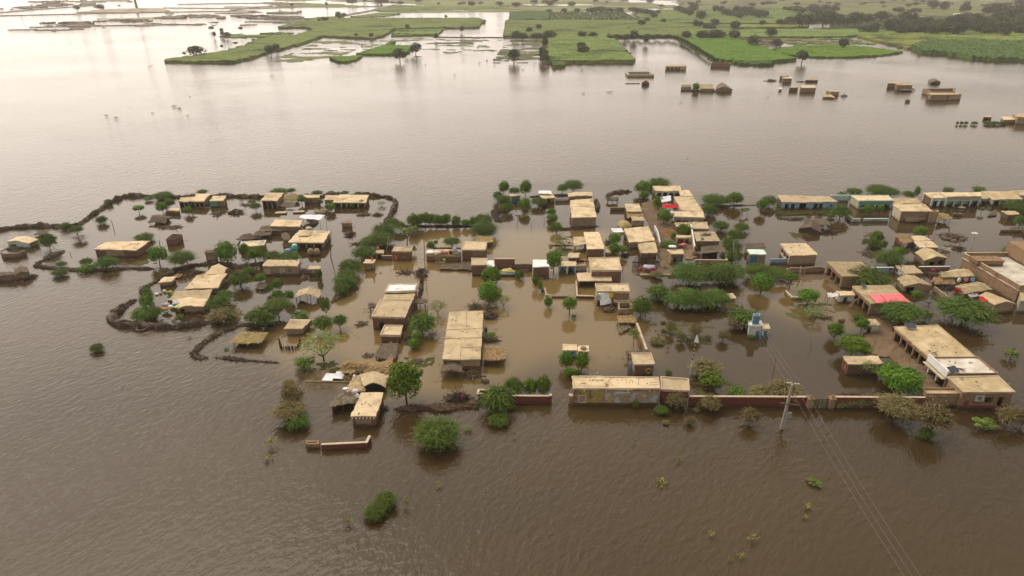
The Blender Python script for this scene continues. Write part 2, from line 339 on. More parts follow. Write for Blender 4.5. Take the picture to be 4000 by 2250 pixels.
def make_water():
    def axis(a, b, fine0, fine1, d, grow=1.35):
        v = list(np.arange(fine0, fine1 + d / 2, d)); s = d; x = fine1
        while x < b: s *= grow; x = min(b, x + s); v.append(x)
        s = d; x = fine0
        while x > a: s *= grow; x = max(a, x - s); v.insert(0, x)
        return np.array(v)
    xs, ys = axis(-2300, 2300, -150, 190, 1.5), axis(-120, 3300, 66, 260, 1.5)
    X, Y = np.meshgrid(xs, ys)
    def field(sets):
        A = np.zeros(X.shape)
        for v, s in sets: A = np.maximum(A, v * inside(ground_poly(s), X, Y))
        for _ in range(6):
            B = A.copy(); B[1:-1, 1:-1] = (A[1:-1, 1:-1] * 2 + A[:-2, 1:-1] + A[2:, 1:-1] + A[1:-1, :-2] + A[1:-1, 2:]) / 6; A = B
        return A.astype(np.float32)
    nx, ny = len(xs), len(ys)
    co = np.zeros((ny, nx, 3), np.float32); co[..., 0] = X; co[..., 1] = Y
    me = bpy.data.meshes.new('flood_water')
    i = np.arange(ny - 1)[:, None] * nx + np.arange(nx - 1)[None, :]
    fs = np.stack([i, i + 1, i + nx + 1, i + nx], -1).reshape(-1, 4)
    me.from_pydata(co.reshape(-1, 3).tolist(), [], fs.tolist())
    for nme, sets in (('calm', CALM), ('silt', SILT)):
        a = me.attributes.new(nme, 'FLOAT', 'POINT'); a.data.foreach_set('value', field(sets).ravel())
    me.materials.append(MATS['water'])
    o = bpy.data.objects.new('flood_water', me); COL.objects.link(o)
    tag(o, 'brown muddy flood water covering the whole plain', kind='structure')
make_water()

# ---------------------------------------------------------------- roofs and houses
def bil(q, u, v):                            # q = BL, BR, FR, FL ; u left-right, v back-front
    return (q[0] * (1 - u) + q[1] * u) * (1 - v) + (q[3] * (1 - u) + q[2] * u) * v
def roof_mesh(q, h, th=.2, amp=.05, jit=.07, ridge=0, axis='y', straw=0, seed=0, sag=0):
    m = MB(); lu = ((q[1] - q[0]).length + (q[2] - q[3]).length) / 2; lv = ((q[3] - q[0]).length + (q[2] - q[1]).length) / 2
    nu, nv = max(4, min(16, int(lu / .8))), max(4, min(14, int(lv / .8)))
    if ridge: nu += nu % 2; nv += nv % 2
    rr = random.Random(seed)
    def zz(u, v):
        z = amp * 2 * noise.noise(Vector((u * lu * .45 + seed, v * lv * .45, seed * .7)))
        if ridge: z += ridge * (1 - abs(2 * (u if axis == 'y' else v) - 1))
        return z - sag * math.sin(math.pi * u) * math.sin(math.pi * v)
    top, n1 = [], nu + 1
    for j in range(nv + 1):
        for i in range(n1):
            u, v = i / nu, j / nv; p = bil(q, u, v)
            e = (i in (0, nu)) or (j in (0, nv))
            dx, dy = (rr.uniform(-jit, jit), rr.uniform(-jit, jit)) if e else (0, 0)
            top.append(Vector((p.x + dx, p.y + dy, h + zz(u, v))))
    m.v = [tuple(p) for p in top] + [(p.x, p.y, p.z - th) for p in top]
    K = len(top)
    for j in range(nv):
        for i in range(nu):
            a = j * n1 + i; b, c, d = a + 1, a + n1 + 1, a + n1
            m.f.append((a, d, c, b)); m.f.append((a + K, b + K, c + K, d + K))
    def rim(ids):
        for a, b in zip(ids, ids[1:]): m.f.append((a, b, b + K, a + K))
    rim([i for i in range(n1)]); rim([nv * n1 + i for i in range(n1)][::-1])
    rim([j * n1 for j in range(nv + 1)][::-1]); rim([j * n1 + nu for j in range(nv + 1)])
    for _ in range(int(straw * lu * lv)):       # loose straw and sticks lying on the roof and over its edge
        u, v = rr.uniform(-.03, 1.03), rr.uniform(-.03, 1.03); p = bil(q, u, v)
        l = rr.uniform(.4, 1.2); a = math.atan2((q[3] - q[0]).y, (q[3] - q[0]).x) + rr.gauss(0, .35)
        if axis == 'x' or not ridge: a += rr.gauss(0, .3)
        d = Vector((math.cos(a), math.sin(a), 0)) * l / 2; s_ = Vector((-d.y, d.x, 0)).normalized() * rr.uniform(.03, .07)
        z = h + zz(min(1, max(0, u)), min(1, max(0, v))) + .03 + rr.uniform(0, .10); dz = rr.uniform(-.12, .08)
        c = Vector((p.x, p.y, z))
        m.add([c - d - s_, c - d + s_, c + d + s_ + Vector((0, 0, dz)), c + d - s_ + Vector((0, 0, dz))], [(0, 1, 2, 3)])
    return m
HOUSES = {}
SEED = [0]
def quad_at(s, z):
    v = list(map(float, s.split())); return [P(v[i], v[i + 1], z) for i in (0, 2, 4, 6)], v
def inset(q, d):
    c = sum(q, Vector()) / 4; out = []
    for i in range(4):
        a, b, e = q[i], q[(i + 1) % 4], q[(i - 1) % 4]
        out.append(a + ((b - a).normalized() + (e - a).normalized()) * d)
    return out
def post(parent, loc, p, z1, r=.07, m='wood', name='post', lean=0):
    k = MB(); k.tube([(p.x, p.y, -1.2), (p.x + random.uniform(-.06, .06) + lean, p.y + random.uniform(-.06, .06), z1)], r, 6, r * .8)
    return k.build(name, m, parent, loc)
def H(key, label, short, quad, dy, wm='mud', rm='roof_mud', op='', ov=.15, lip=0, lipm=None, ridge=0, axis='y', name='mud_house', cat='house',
      amp=.045, th=.2, straw=0, left=None, front=None, group=None, hgt=None, roof=True, spout=0, thick=.28, corner='FL', back=True, jit=.11):
    """quad: photo pixels of the roof corners back-left, back-right, front-right, front-left; dy: wall height in pixels below the front corner"""
    SEED[0] += 1; seed = SEED[0]
    v = list(map(float, quad.split())); kx = 6 if corner == 'FL' else 4
    h = hgt or height(v[kx], v[kx + 1], dy)
    Q, _ = quad_at(quad, h)
    base = sum(Q, Vector()) / 4; loc = Vector((base.x, base.y, 0))
    root = thing(name, label, cat, loc, group); HOUSES[key] = (root, h, Q, loc)
    cxp = (v[0] + v[2] + v[4] + v[6]) / 4, (v[1] + v[3] + v[5] + v[7]) / 4 + dy * .5
    if short: lm(cxp[0], cxp[1], short)
    W = inset(Q, ov)
    ht = h - (th * .55 if roof else 0)
    wallm = {0: front or wm, 1: wm, 2: wm, 3: left or wm}
    edges = {0: (W[3], W[2]), 1: (W[2], W[1]), 2: (W[1], W[0]), 3: (W[0], W[3])}
    cen = sum(W, Vector()) / 4
    ops = {0: [], 1: [], 2: [], 3: []}
    for o in op.split():                        # edge,u0,u1,z0,z1,kind[,material[,count]]
        a = o.split(','); ops[int(a[0])].append((float(a[1]), float(a[2]), float(a[3]), float(a[4]), a[5], a[6] if len(a) > 6 else 'wood', int(a[7]) if len(a) > 7 else 0))
    meshes = {}
    for ei, (A, B) in edges.items():
        if ei == 2 and not back: continue
        mb = meshes.setdefault(wallm[ei], MB())
        d = (B - A); d.z = 0; ln = d.length; d.normalize(); nrm = Vector((-d.y, d.x, 0))
        if nrm.dot(cen - A) < 0: nrm = -nrm
        t0 = thick * 1.02 if ei in (1, 3) else 0
        zt = ht - (.003 if ei in (1, 3) else 0)
        at = lambda s: A + d * s
        cur = t0; end = ln - t0
        for (u0, u1, z0, z1, kind, om, cnt) in sorted(ops[ei]):
            s0, s1 = max(cur, u0 * ln), min(end, u1 * ln)
            if s1 - s0 < .1: continue
            za, zb = (-1.0 if z0 <= 0 else z0 * ht), min(zt, z1 * ht)
            if kind in ('p', 'g'):               # sign panel or painted patch on the wall's face
                continue
            if s0 > cur + .01: mb.slab(at(cur), at(s0), nrm, thick, -1.0, zt)
            if zt - zb > .03: mb.slab(at(s0), at(s1), nrm, thick, zb, zt)
            if z0 > 0: mb.slab(at(s0), at(s1), nrm, thick, -1.0, za)
            cur = s1
            if kind == 'a':                      # arched head
                for k in range(3):
                    wd = (s1 - s0) * (.24 - .08 * k); zz0 = zb - (s1 - s0) * (.10 * (k + 1)); zz1 = zb - (s1 - s0) * .10 * k
                    mb.slab(at(s0), at(s0 + wd), nrm, thick * .97, zz0, zz1); mb.slab(at(s1 - wd), at(s1), nrm, thick * .97, zz0, zz1)
            if kind == 'v':                      # open veranda: free-standing pillars and an inner wall with dark doorways
                for k in range(1, cnt):
                    c = at(s0 + (s1 - s0) * k / cnt) + nrm * thick * .5; pm = MB(); pm.box(c, .14, .14, -1.0, zb - .002, math.atan2(d.y, d.x)); pm.build('pillar', om, root, loc)
                dep = min(2.2, (W[0] - W[3]).length * .5 if ei == 0 else (W[1] - W[0]).length * .5)
                i0 = at(s0) + nrm * dep; i1 = at(s1) + nrm * dep; im = MB(); n_ = max(1, cnt)
                for k in range(n_):
                    a0, a1 = i0.lerp(i1, k / n_), i0.lerp(i1, (k + .3) / n_); im.slab(a0, a1, nrm, .2, -1, zb)
                    b0, b1 = i0.lerp(i1, (k + .7) / n_), i0.lerp(i1, (k + 1) / n_); im.slab(b0, b1, nrm, .2, -1, zb)
                    im.slab(a1, b0, nrm, .2, zb * .86, zb)
                im.build('inner_wall', wm, root, loc)
            if kind == 'd':
                dm = MB(); dm.slab(at(s0 + .02) + nrm * .1, at(s1 - .02) + nrm * .1, nrm, .06, za, zb - .01); dr = dm.build('door', om, root, loc)
            if kind == 's':                      # closed shutter in a frame
                fm = MB(); e_ = .09; o_ = -nrm * .03
                fm.slab(at(s0) + o_, at(s0 + e_) + o_, nrm, .15, max(za, 0), zb); fm.slab(at(s1 - e_) + o_, at(s1) + o_, nrm, .15, max(za, 0), zb)
                fm.slab(at(s0 + e_) + o_, at(s1 - e_) + o_, nrm, .15, zb - e_, zb); fm.slab(at(s0 + e_) + o_, at(s1 - e_) + o_, nrm, .15, max(za, 0), max(za, 0) + e_)
                fr = fm.build('shutter_frame', 'white_wall', root, loc)
                dm = MB(); dm.slab(at(s0 + e_) + nrm * .05, at(s1 - e_) + nrm * .05, nrm, .05, max(za, 0) + e_, zb - e_); dm.build('shutter', om, root, loc)
            if kind == 'w':                      # window with frame and bars
                fm = MB(); e_ = .06
                fm.slab(at(s0) + nrm * .05, at(s0 + e_) + nrm * .05, nrm, .08, za, zb); fm.slab(at(s1 - e_) + nrm * .05, at(s1) + nrm * .05, nrm, .08, za, zb)
                fm.slab(at(s0 + e_) + nrm * .05, at(s1 - e_) + nrm * .05, nrm, .08, zb - e_, zb); fm.slab(at(s0 + e_) + nrm * .05, at(s1 - e_) + nrm * .05, nrm, .08, za, za + e_)
                for k in (.36, .7): fm.slab(at(s0 + (s1 - s0) * k) + nrm * .06, at(s0 + (s1 - s0) * (k + .16)) + nrm * .06, nrm, .05, za + e_, zb - e_)
                fm.build('window_frame', om, root, loc)
        if cur < end - .01: mb.slab(at(cur), at(end), nrm, thick, -1.0, zt)
        for (u0, u1, z0, z1, kind, om, cnt) in ops[ei]:
            if kind in ('p', 'g'):
                pm = MB(); off = -nrm * (.02 + .004 * cnt) if kind == 'g' else -nrm * .06
                pm.slab(at(u0 * ln) + off, at(u1 * ln) + off, nrm, abs(off.length) - .001, max(.02, z0 * ht), z1 * ht)
                pm.build('sign_panel' if kind == 'p' else 'painted_patch', om, root, loc)
    if ridge:                                    # gable triangles under a ridged roof
        for ei in ((0, 2) if axis == 'y' else (1, 3)):
            A, B = edges[ei]; M = (A + B) / 2; mb = meshes.setdefault(wallm[ei], MB())
            d = (B - A).normalized(); nrm = Vector((-d.y, d.x, 0)); nrm = nrm if nrm.dot(cen - A) > 0 else -nrm; n_ = nrm * thick * .9
            z0, z1 = ht - .01, ht + ridge * .92
            mb.add([(A.x, A.y, z0), (B.x, B.y, z0), (M.x, M.y, z1), (A.x + n_.x, A.y + n_.y, z0), (B.x + n_.x, B.y + n_.y, z0), (M.x + n_.x, M.y + n_.y, z1)],
                   [(0, 1, 2), (3, 5, 4), (0, 2, 5, 3), (1, 4, 5, 2)])
    for mm, mb in meshes.items():
        if mb.v: mb.build('wall', mm, root, loc)
    if roof:
        roof_mesh(Q, h, th, amp, jit, ridge, axis, straw, seed).build('roof', rm, root, loc)
        lit = random.Random(seed); ar = (Q[1] - Q[0]).length * (Q[3] - Q[0]).length
        if ar > 14 and base.y < 260 and not ridge:       # sticks, bricks and rags left on the roof
            k = MB()
            for _ in range(int(3 + ar * .13)):
                p = bil(Q, lit.uniform(.06, .94), lit.uniform(.06, .94)); a = lit.uniform(0, 3.1); q = lit.random()
                if q < .5: k.box((p.x, p.y), lit.uniform(.15, .5), .022, h + .02, h + .06, a)
                else: k.box((p.x, p.y), lit.uniform(.05, .14), lit.uniform(.04, .1), h, h + lit.uniform(.08, .14), a)
            k.build('roof_litter', lit.choice(['wood', 'mud_light', 'wood_pale', 'coping']), root, loc)['kind'] = 'stuff'
    if lip:
        I = inset(Q, .18); lmb = MB()
        for k in range(4):
            A, B, C, D = Q[k], Q[(k + 1) % 4], I[(k + 1) % 4], I[k]
            lmb.hexa([(p.x, p.y, h - .05) for p in (A, D, C, B)], [(p.x, p.y, h + lip + .003 * k) for p in (A, D, C, B)])
        lmb.build('parapet', lipm or 'coping', root, loc)
    for k in range(spout):                       # drain spouts sticking out below the roof edge
        A, B = Q[3], Q[2]; p = A.lerp(B, (k + .5) / spout); d = (Q[3] - Q[0]).normalized()
        s_ = MB(); s_.slab(p - d * .15, p + d * .35, Vector((-d.y, d.x, 0)), .1, h - .27, h - .17); s_.build('spout', 'wood_pale', root, loc)
    return root
def S(key, label, short, quad, dy, rm='thatch', ridge=0, axis='y', straw=16, pm='wood', np_=6, name='thatched_shelter', cat='shelter', amp=.12, jit=.22, th=.16, tilt=0, group=None, sides='', hgt=None, sag=0):
    SEED[0] += 1; seed = SEED[0]
    v = list(map(float, quad.split())); h = hgt or max(.35, height(v[6], v[7], dy)); Q, _ = quad_at(quad, h)
    c = sum(Q, Vector()) / 4; loc = Vector((c.x, c.y, 0)); root = thing(name, label, cat, loc, group); HOUSES[key] = (root, h, Q, loc)
    if short: lm(sum(v[::2]) / 4, sum(v[1::2]) / 4 + dy * .5, short)
    I = inset(Q, .25)
    for u, w_ in ((0, 0), (1, 0), (1, 1), (0, 1), (.5, 1), (.5, 0))[:np_]:
        post(root, loc, bil(I, u, w_), h - .08 + (ridge * .95 if (ridge and u == .5 and axis == 'y') else 0), .07, pm)
    roof_mesh(Q, h, th, amp, jit, ridge, axis, straw, seed, sag).build('roof', rm, root, loc)
    for sd in sides.split():                     # matting, reed or shade-dark screens between posts: edge,material,z0,z1
        a = sd.split(','); e_ = int(a[0]); A, B = {0: (I[3], I[2]), 1: (I[2], I[1]), 2: (I[1], I[0]), 3: (I[0], I[3])}[e_]
        d = (B - A).normalized(); k = MB(); k.slab(A, B, Vector((-d.y, d.x, 0)), .07, float(a[2]) * h if float(a[2]) > 0 else -.8, float(a[3]) * h - .1); k.build('screen', a[1], root, loc)
    return root
def W(label, short, px, dy, m='brick', th=.28, coping=None, name='boundary_wall', cat='wall', ragged=.0, cop_h=.06, group=None, z0=-1.0, hgt=None):
    """px: top line of the wall in photo pixels"""
    v = pxpoly(px); h = hgt or height(v[0][0], v[0][1], dy); pts = [P(x, y, h) for x, y in v]
    loc = Vector((pts[0].x, pts[0].y, 0)); root = thing(name, label, cat, loc, group)
    if short: lm(sum(a for a, b in v) / len(v), sum(b for a, b in v) / len(v) + dy * .5, short)
    mb, cb = MB(), MB()
    for i, (A, B) in enumerate(zip(pts, pts[1:])):
        d = (B - A).normalized(); nrm = Vector((-d.y, d.x, 0)); nrm = nrm if nrm.y > 0 else -nrm
        n_ = max(1, int((B - A).length / .7)) if ragged else 1
        for k in range(n_):
            a, b = A.lerp(B, k / n_), A.lerp(B, (k + 1) / n_); hh = h - (abs(noise.noise(Vector((a.x * .5, a.y * .5, 3)))) * 2 * ragged if ragged else 0) - .002 * (i % 2)
            mb.slab(a, b, nrm, th, z0, hh)
        if coping: cb.slab(A - nrm * .03, B - nrm * .03, nrm, th + .06, h + .001, h + cop_h - .002 * (i % 2))
    mb.build('wall_body', m, root, loc)
    if coping: cb.build('coping', coping, root, loc)
    return root
def brush_fence(label, short, px, wid=1.0, hgt=1.0, m='brush', name='brush_fence', cat='brush fence', dens=90, gap=0):
    pts = [P(x, y, 0) for x, y in pxpoly(px)]; loc = Vector((pts[0].x, pts[0].y, 0)); wid *= .62; hgt *= .44; mb = MB(); tw = MB(); rr = random.Random(len(px))
    v = pxpoly(px)
    if short: lm(v[len(v) // 2][0], v[len(v) // 2][1], short)
    run, path = 0, []
    for A, B in zip(pts, pts[1:]):
        n_ = max(2, int((B - A).length / .6))
        path += [A.lerp(B, k / n_) for k in range(n_)]
    path.append(pts[-1]); k0 = 0; S_ = 7
    for i, p in enumerate(path):
        d = (path[min(i + 1, len(path) - 1)] - path[max(i - 1, 0)]); d.z = 0; d.normalize(); n_ = Vector((-d.y, d.x, 0))
        f = .85 + .8 * noise.noise(Vector((p.x * .35, p.y * .35, 1))) + .5 * noise.noise(Vector((p.x * 1.4, p.y * 1.4, 5)))
        if gap: f *= max(.15, min(1, .6 + 1.6 * noise.noise(Vector((p.x * .2, p.y * .2, 9)))))
        f = max(.2, f); 
        if i in (0, len(path) - 1): f *= .4
        for j in range(S_):
            a = math.pi * j / (S_ - 1); q = 1 + .35 * noise.noise(Vector((p.x + j, p.y * 1.3, j * 2.))) + rr.uniform(-.3, .3)
            x = math.cos(a) * wid * .5 * f * q; z = math.sin(a) * hgt * f * q - (.3 if j in (0, S_ - 1) else 0)
            mb.v.append((p.x + n_.x * x, p.y + n_.y * x, z))
        if i:
            for j in range(S_ - 1):
                a = (i - 1) * S_ + j; mb.f.append((a, a + 1, a + S_ + 1, a + S_))
        for _ in range(int(dens * .6)):          # thorny twigs
            a = rr.uniform(.05, math.pi - .05); r0 = rr.uniform(.7, 1.05)
            c = Vector((p.x + n_.x * math.cos(a) * wid * .5 * f * r0, p.y + n_.y * math.cos(a) * wid * .5 * f * r0, max(.03, math.sin(a) * hgt * f * r0)))
            c += d * rr.uniform(-.4, .4)
            t = Vector((rr.gauss(0, 1), rr.gauss(0, 1), rr.gauss(.25, .6))).normalized() * rr.uniform(.18, .55); s_ = t.orthogonal().normalized() * rr.uniform(.03, .06)
            tw.add([c - t - s_, c - t + s_, c + t], [(0, 1, 2)])
    mb.add(tw.v, tw.f); o = mb.build(name, m, None, loc); return tag(o, label, cat)
def cloth(name, label, cat, quad, z, m, sag=.15, posts=0, n=8, group=None, wr=.06, th=.03, pm='wood'):
    zs = z if isinstance(z, (list, tuple)) else [z] * 4
    v = list(map(float, quad.split())); Q = [P(v[2 * i], v[2 * i + 1], zs[i]) for i in range(4)]; c = sum(Q, Vector()) / 4; loc = Vector((c.x, c.y, min(zs) if min(zs) > .8 and not posts else 0))
    mb = MB(); k = n + 1; sd = v[0]
    for j in range(k):
        for i in range(k):
            u, w_ = i / n, j / n; p = bil(Q, u, w_); p.z += -sag * math.sin(math.pi * u) * math.sin(math.pi * w_) + wr * 2 * noise.noise(Vector((u * 5 + sd, w_ * 5, sd)))
            mb.v.append(tuple(p))
    K = k * k; mb.v += [(x, y, zz - th) for x, y, zz in mb.v]
    for j in range(n):
        for i in range(n):
            a = j * k + i; b, c2, d = a + 1, a + k + 1, a + k; mb.f += [(a, d, c2, b), (a + K, b + K, c2 + K, d + K)]
    for ids in ([i for i in range(k)], [n * k + i for i in range(k)][::-1], [j * k for j in range(k)][::-1], [j * k + n for j in range(k)]):
        for a, b in zip(ids, ids[1:]): mb.f.append((a, b, b + K, a + K))
    if posts:
        root = thing(name, label, cat, loc, group); mb.build('sheet', m, root, loc, smooth=True)
        for p in Q[:posts]: post(root, loc, p, p.z + .1, .05, pm)
        return root
    return tag(mb.build(name, m, None, loc, smooth=True), label, cat, group)
def bundle(label, x, y, wpx, hpx, m, z=0., cat='bundle', name='bedding_bundle', group=None, flat=.6):
    p = P(x, y, z); s = mpp(p); mb = MB(); mb.blob((0, 0, hpx * s * .45), wpx * s * .5, wpx * s * .5 * flat + .05, hpx * s * .55, seed=x * .37 + y, amp=.22)
    o = mb.build(name, m, smooth=True); o.location = p; return tag(o, label, cat, group)
def debris(label, x, y, wpx, hpx, m='wood', n=60, z=0., name='debris_pile', cat='debris', high=.5, lump=None, group=None, short=None):
    """a heap or raft of sticks, poles and reed matting"""
    p = P(x, y, z); s = mpp(p); rx = wpx * s * .5; ry = max(.4, hpx * s * .5 / max(.35, math.sin(math.atan2(CAMH, p.y)))) * .8; rr = random.Random(int(x * 7 + y)); mb = MB()
    if short: lm(x, y, short)
    for _ in range(n):
        a, q = rr.uniform(0, 6.28), math.sqrt(rr.random()); c = Vector((math.cos(a) * rx * q * .8, math.sin(a) * ry * q * .8, high * (1 - q) * rr.uniform(.3, 1) + .05))
        t = Vector((rr.gauss(0, 1), rr.gauss(0, .8), rr.gauss(0, .22))).normalized() * min(rx, rr.uniform(.35, 1.5)); r_ = rr.uniform(.025, .07)
        mb.tube([c - t, c + t * .3 + Vector((0, 0, rr.uniform(-.1, .1))), c + t], r_, 4)
    for _ in range(max(3, n // 8)):
        a, q = rr.uniform(0, 6.28), math.sqrt(rr.random()) * .8
        mb.blob((math.cos(a) * rx * q, math.sin(a) * ry * q, high * .25 * (1 - q)), rx * rr.uniform(.12, .3), ry * rr.uniform(.12, .3), high * rr.uniform(.25, .6), rr.random() * 9, 7, 4, .3)
    o = mb.build(name, m); o.location = p; return tag(o, label, cat, group)

# ---------------------------------------------------------------- trees and bushes
def leafq(mb, c, nrm, size, asp=1.0, up=None, rr=random):
    nrm = Vector(nrm).normalized(); a = Vector(up) if up is not None else Vector((rr.gauss(0, 1), rr.gauss(0, 1), rr.gauss(0, 1)))
    a = (a - nrm * a.dot(nrm)); a = a.normalized() if a.length > 1e-4 else nrm.orthogonal(); b = nrm.cross(a)
    a *= size * .5; b *= size * .5 * asp; c = Vector(c)
    mb.add([c - a - b * .5, c - a * .1 - b, c + a, c - a * .1 + b], [(0, 1, 2, 3)])
def rand_dir(rr, zmin=-1):
    while True:
        v = Vector((rr.uniform(-1, 1), rr.uniform(-1, 1), rr.uniform(zmin, 1)))
        if .05 < v.length < 1: return v.normalized()
def crown_clumps(rr, nb=15, per=120, size=.13, rb=.40):
    mb = MB()
    for k in range(nb):
        z_ = 1 - 1.7 * (k + .5) / nb; q_ = math.sqrt(max(0, 1 - z_ * z_)); a_ = 2.39996 * k + rr.uniform(-.4, .4)
        d = Vector((q_ * math.cos(a_), q_ * math.sin(a_), z_)); c = d * rr.uniform(.45, .72); rad = rb * rr.uniform(.7, 1.15)
        for _ in range(per):
            e = rand_dir(rr); q = c + e * rad * rr.uniform(.75, 1.05)
            n_ = (e * .8 + d * .5 + Vector((rr.gauss(0, .35), rr.gauss(0, .35), rr.gauss(.15, .35))))
            leafq(mb, q, n_, size * rr.uniform(.7, 1.3), .6, None, rr)
    return mb
def crown_fronds(rr, n=300, leaf=.13, droop=.55, up=.35, dens=6, inner=.15, zmin=-.15, lmul=1.0):
    """feathery crown: long drooping sprays that radiate from the limbs"""
    mb = MB()
    for _ in range(n):
        d = rand_dir(rr, zmin); st = d * rr.uniform(inner, .72); st.z = st.z * .8 + .05
        out = Vector((d.x, d.y, d.z * .5 + rr.uniform(-.1, up))).normalized() + Vector((rr.gauss(0, .3), rr.gauss(0, .3), rr.gauss(0, .2)))
        ln = rr.uniform(.3, .6) * lmul; p = st.copy()
        for k in range(dens):
            t = (k + 1) / dens; q = st + out * ln * t + Vector((0, 0, -droop * ln * t * t))
            dr = (q - p).normalized(); p = q
            nn = Vector((d.x * .5 + rr.gauss(0, .4), d.y * .5 + rr.gauss(0, .4), .8 + rr.gauss(0, .3)))
            leafq(mb, q + Vector((rr.gauss(0, .02), rr.gauss(0, .02), rr.gauss(0, .02))), nn, leaf * rr.uniform(.8, 1.5), .38, dr, rr)
    return mb
def trunk_mesh(rr, limbs=4, r=.07, fork=.35, spread=.55):
    """unit trunk: base at z=-1 below the water, limbs end near z=1; scaled with the tree"""
    mb = MB(); f = Vector((rr.gauss(0, .05), rr.gauss(0, .05), fork))
    mb.tube([(0, 0, -.35), (f.x * .4, f.y * .4, fork * .4), tuple(f)], r, 7, r * .75)
    for k in range(limbs):
        a = 6.28 * (k + rr.uniform(-.3, .3)) / limbs; s = spread * rr.uniform(.6, 1.1)
        m_ = f + Vector((math.cos(a) * s * .5, math.sin(a) * s * .5, .28)); e_ = f + Vector((math.cos(a) * s, math.sin(a) * s, rr.uniform(.5, .75)))
        mb.tube([tuple(f * .97), tuple(m_), tuple(e_)], r * .6, 5, r * .18)
    return mb
PROTO = {}
def proto(kind):
    if kind in PROTO: return PROTO[kind]
    lst = []; nv = {'A': 3, 'D': 3, 'R': 3, 'r': 4, 'a': 4, 'd': 3, 'f': 5, 't': 4}.get(kind, 2)
    for i in range(nv):
        rr = random.Random(hash((ord(kind), i)) & 0xffff)
        if kind in 'ry': c = crown_clumps(rr, 22 if kind == 'r' else 9, 120 if kind == 'r' else 70, .14 if kind == 'r' else .17, .36); tr = trunk_mesh(rr, 4, .055, .45, .45)
        elif kind == 'a': c = crown_fronds(rr, 620, .16, .6, .35, 6, .15, -.6); tr = trunk_mesh(rr, 5, .05, .2, .7)
        elif kind == 'A': c = crown_fronds(rr, 1500, .085, .6, .3, 6, .15, -.65, .62); tr = trunk_mesh(rr, 6, .045, .2, .75)
        elif kind == 'D': c = crown_fronds(rr, 1500, .085, .25, .5, 5, .15, -.7, .6); tr = trunk_mesh(rr, 6, .04, .15, .7)
        elif kind == 'R': c = crown_clumps(rr, 40, 170, .085, .27); tr = trunk_mesh(rr, 5, .045, .4, .5)
        elif kind == 'g': c = crown_fronds(rr, 210, .11, .35, .5, 6, .3); tr = trunk_mesh(rr, 6, .045, .2, .7)
        elif kind == 'd': c = crown_fronds(rr, 620, .16, .15, .65, 5, .15, -.7); tr = trunk_mesh(rr, 6, .04, .15, .7)
        elif kind == 'b': c = crown_clumps(rr, 12, 100, .16, .42); tr = trunk_mesh(rr, 5, .03, .15, .6)
        elif kind == 'k': c = crown_fronds(rr, 200, .10, .05, .8, 5, .1); tr = trunk_mesh(rr, 8, .03, .1, .8)
        elif kind == 't':
            c = MB()
            for _ in range(90):
                d = rand_dir(rr, .0); leafq(c, d * rr.uniform(.05, .8), Vector((rr.gauss(0, 1), rr.gauss(0, 1), .3)), rr.uniform(.25, .5), .3, Vector((d.x, d.y, 1.1)), rr)
            tr = None
        elif kind == 'f':
            c = crown_clumps(rr, 11, 60, .27, .44); tr = None
            c.tube([(0, 0, -1.35), (0, 0, 0)], .08, 5, .05)
        cm = c.build('crown', 'leaf_bright').data; tm = tr.build('trunk', 'bark').data if tr else None
        for o in [o for o in COL.objects if o.data is not None and o.data in (cm, tm)]: bpy.data.objects.remove(o)
        lst.append((cm, tm))
    PROTO[kind] = lst; return lst
LEAFMAT = {'r': 'leaf_bright', 'y': 'leaf_yellow', 'a': 'leaf_acacia', 'g': 'leaf_pale', 'd': 'leaf_olive', 'b': 'leaf_bright', 'k': 'brush', 't': 'leaf_olive', 'f': 'leaf_far'}
NAMES = {'r': ('leafy_tree', 'tree', 'bright green round-headed tree'), 'y': ('young_tree', 'tree', 'young yellow-green tree'), 'a': ('acacia_tree', 'tree', 'spreading feathery dark green acacia'),
         'g': ('feathery_shrub', 'shrub', 'pale sparse feathery shrub'), 'd': ('tamarisk_bush', 'bush', 'dry olive-brown tamarisk bush'), 'b': ('leafy_bush', 'bush', 'low bright green bush'),
         'k': ('dead_brush', 'brush', 'dark leafless brush'), 't': ('plant_tuft', 'plant', 'small tuft of half-drowned plants'), 'f': ('field_tree', 'tree', 'dark round tree')}
PLANTS = []
CACHE = {}
def with_mat(me, m):
    k = (me.name, m)
    if k not in CACHE:
        c = me.copy(); c.materials.clear(); c.materials.append(MATS[m]); CACHE[k] = c
    return CACHE[k]
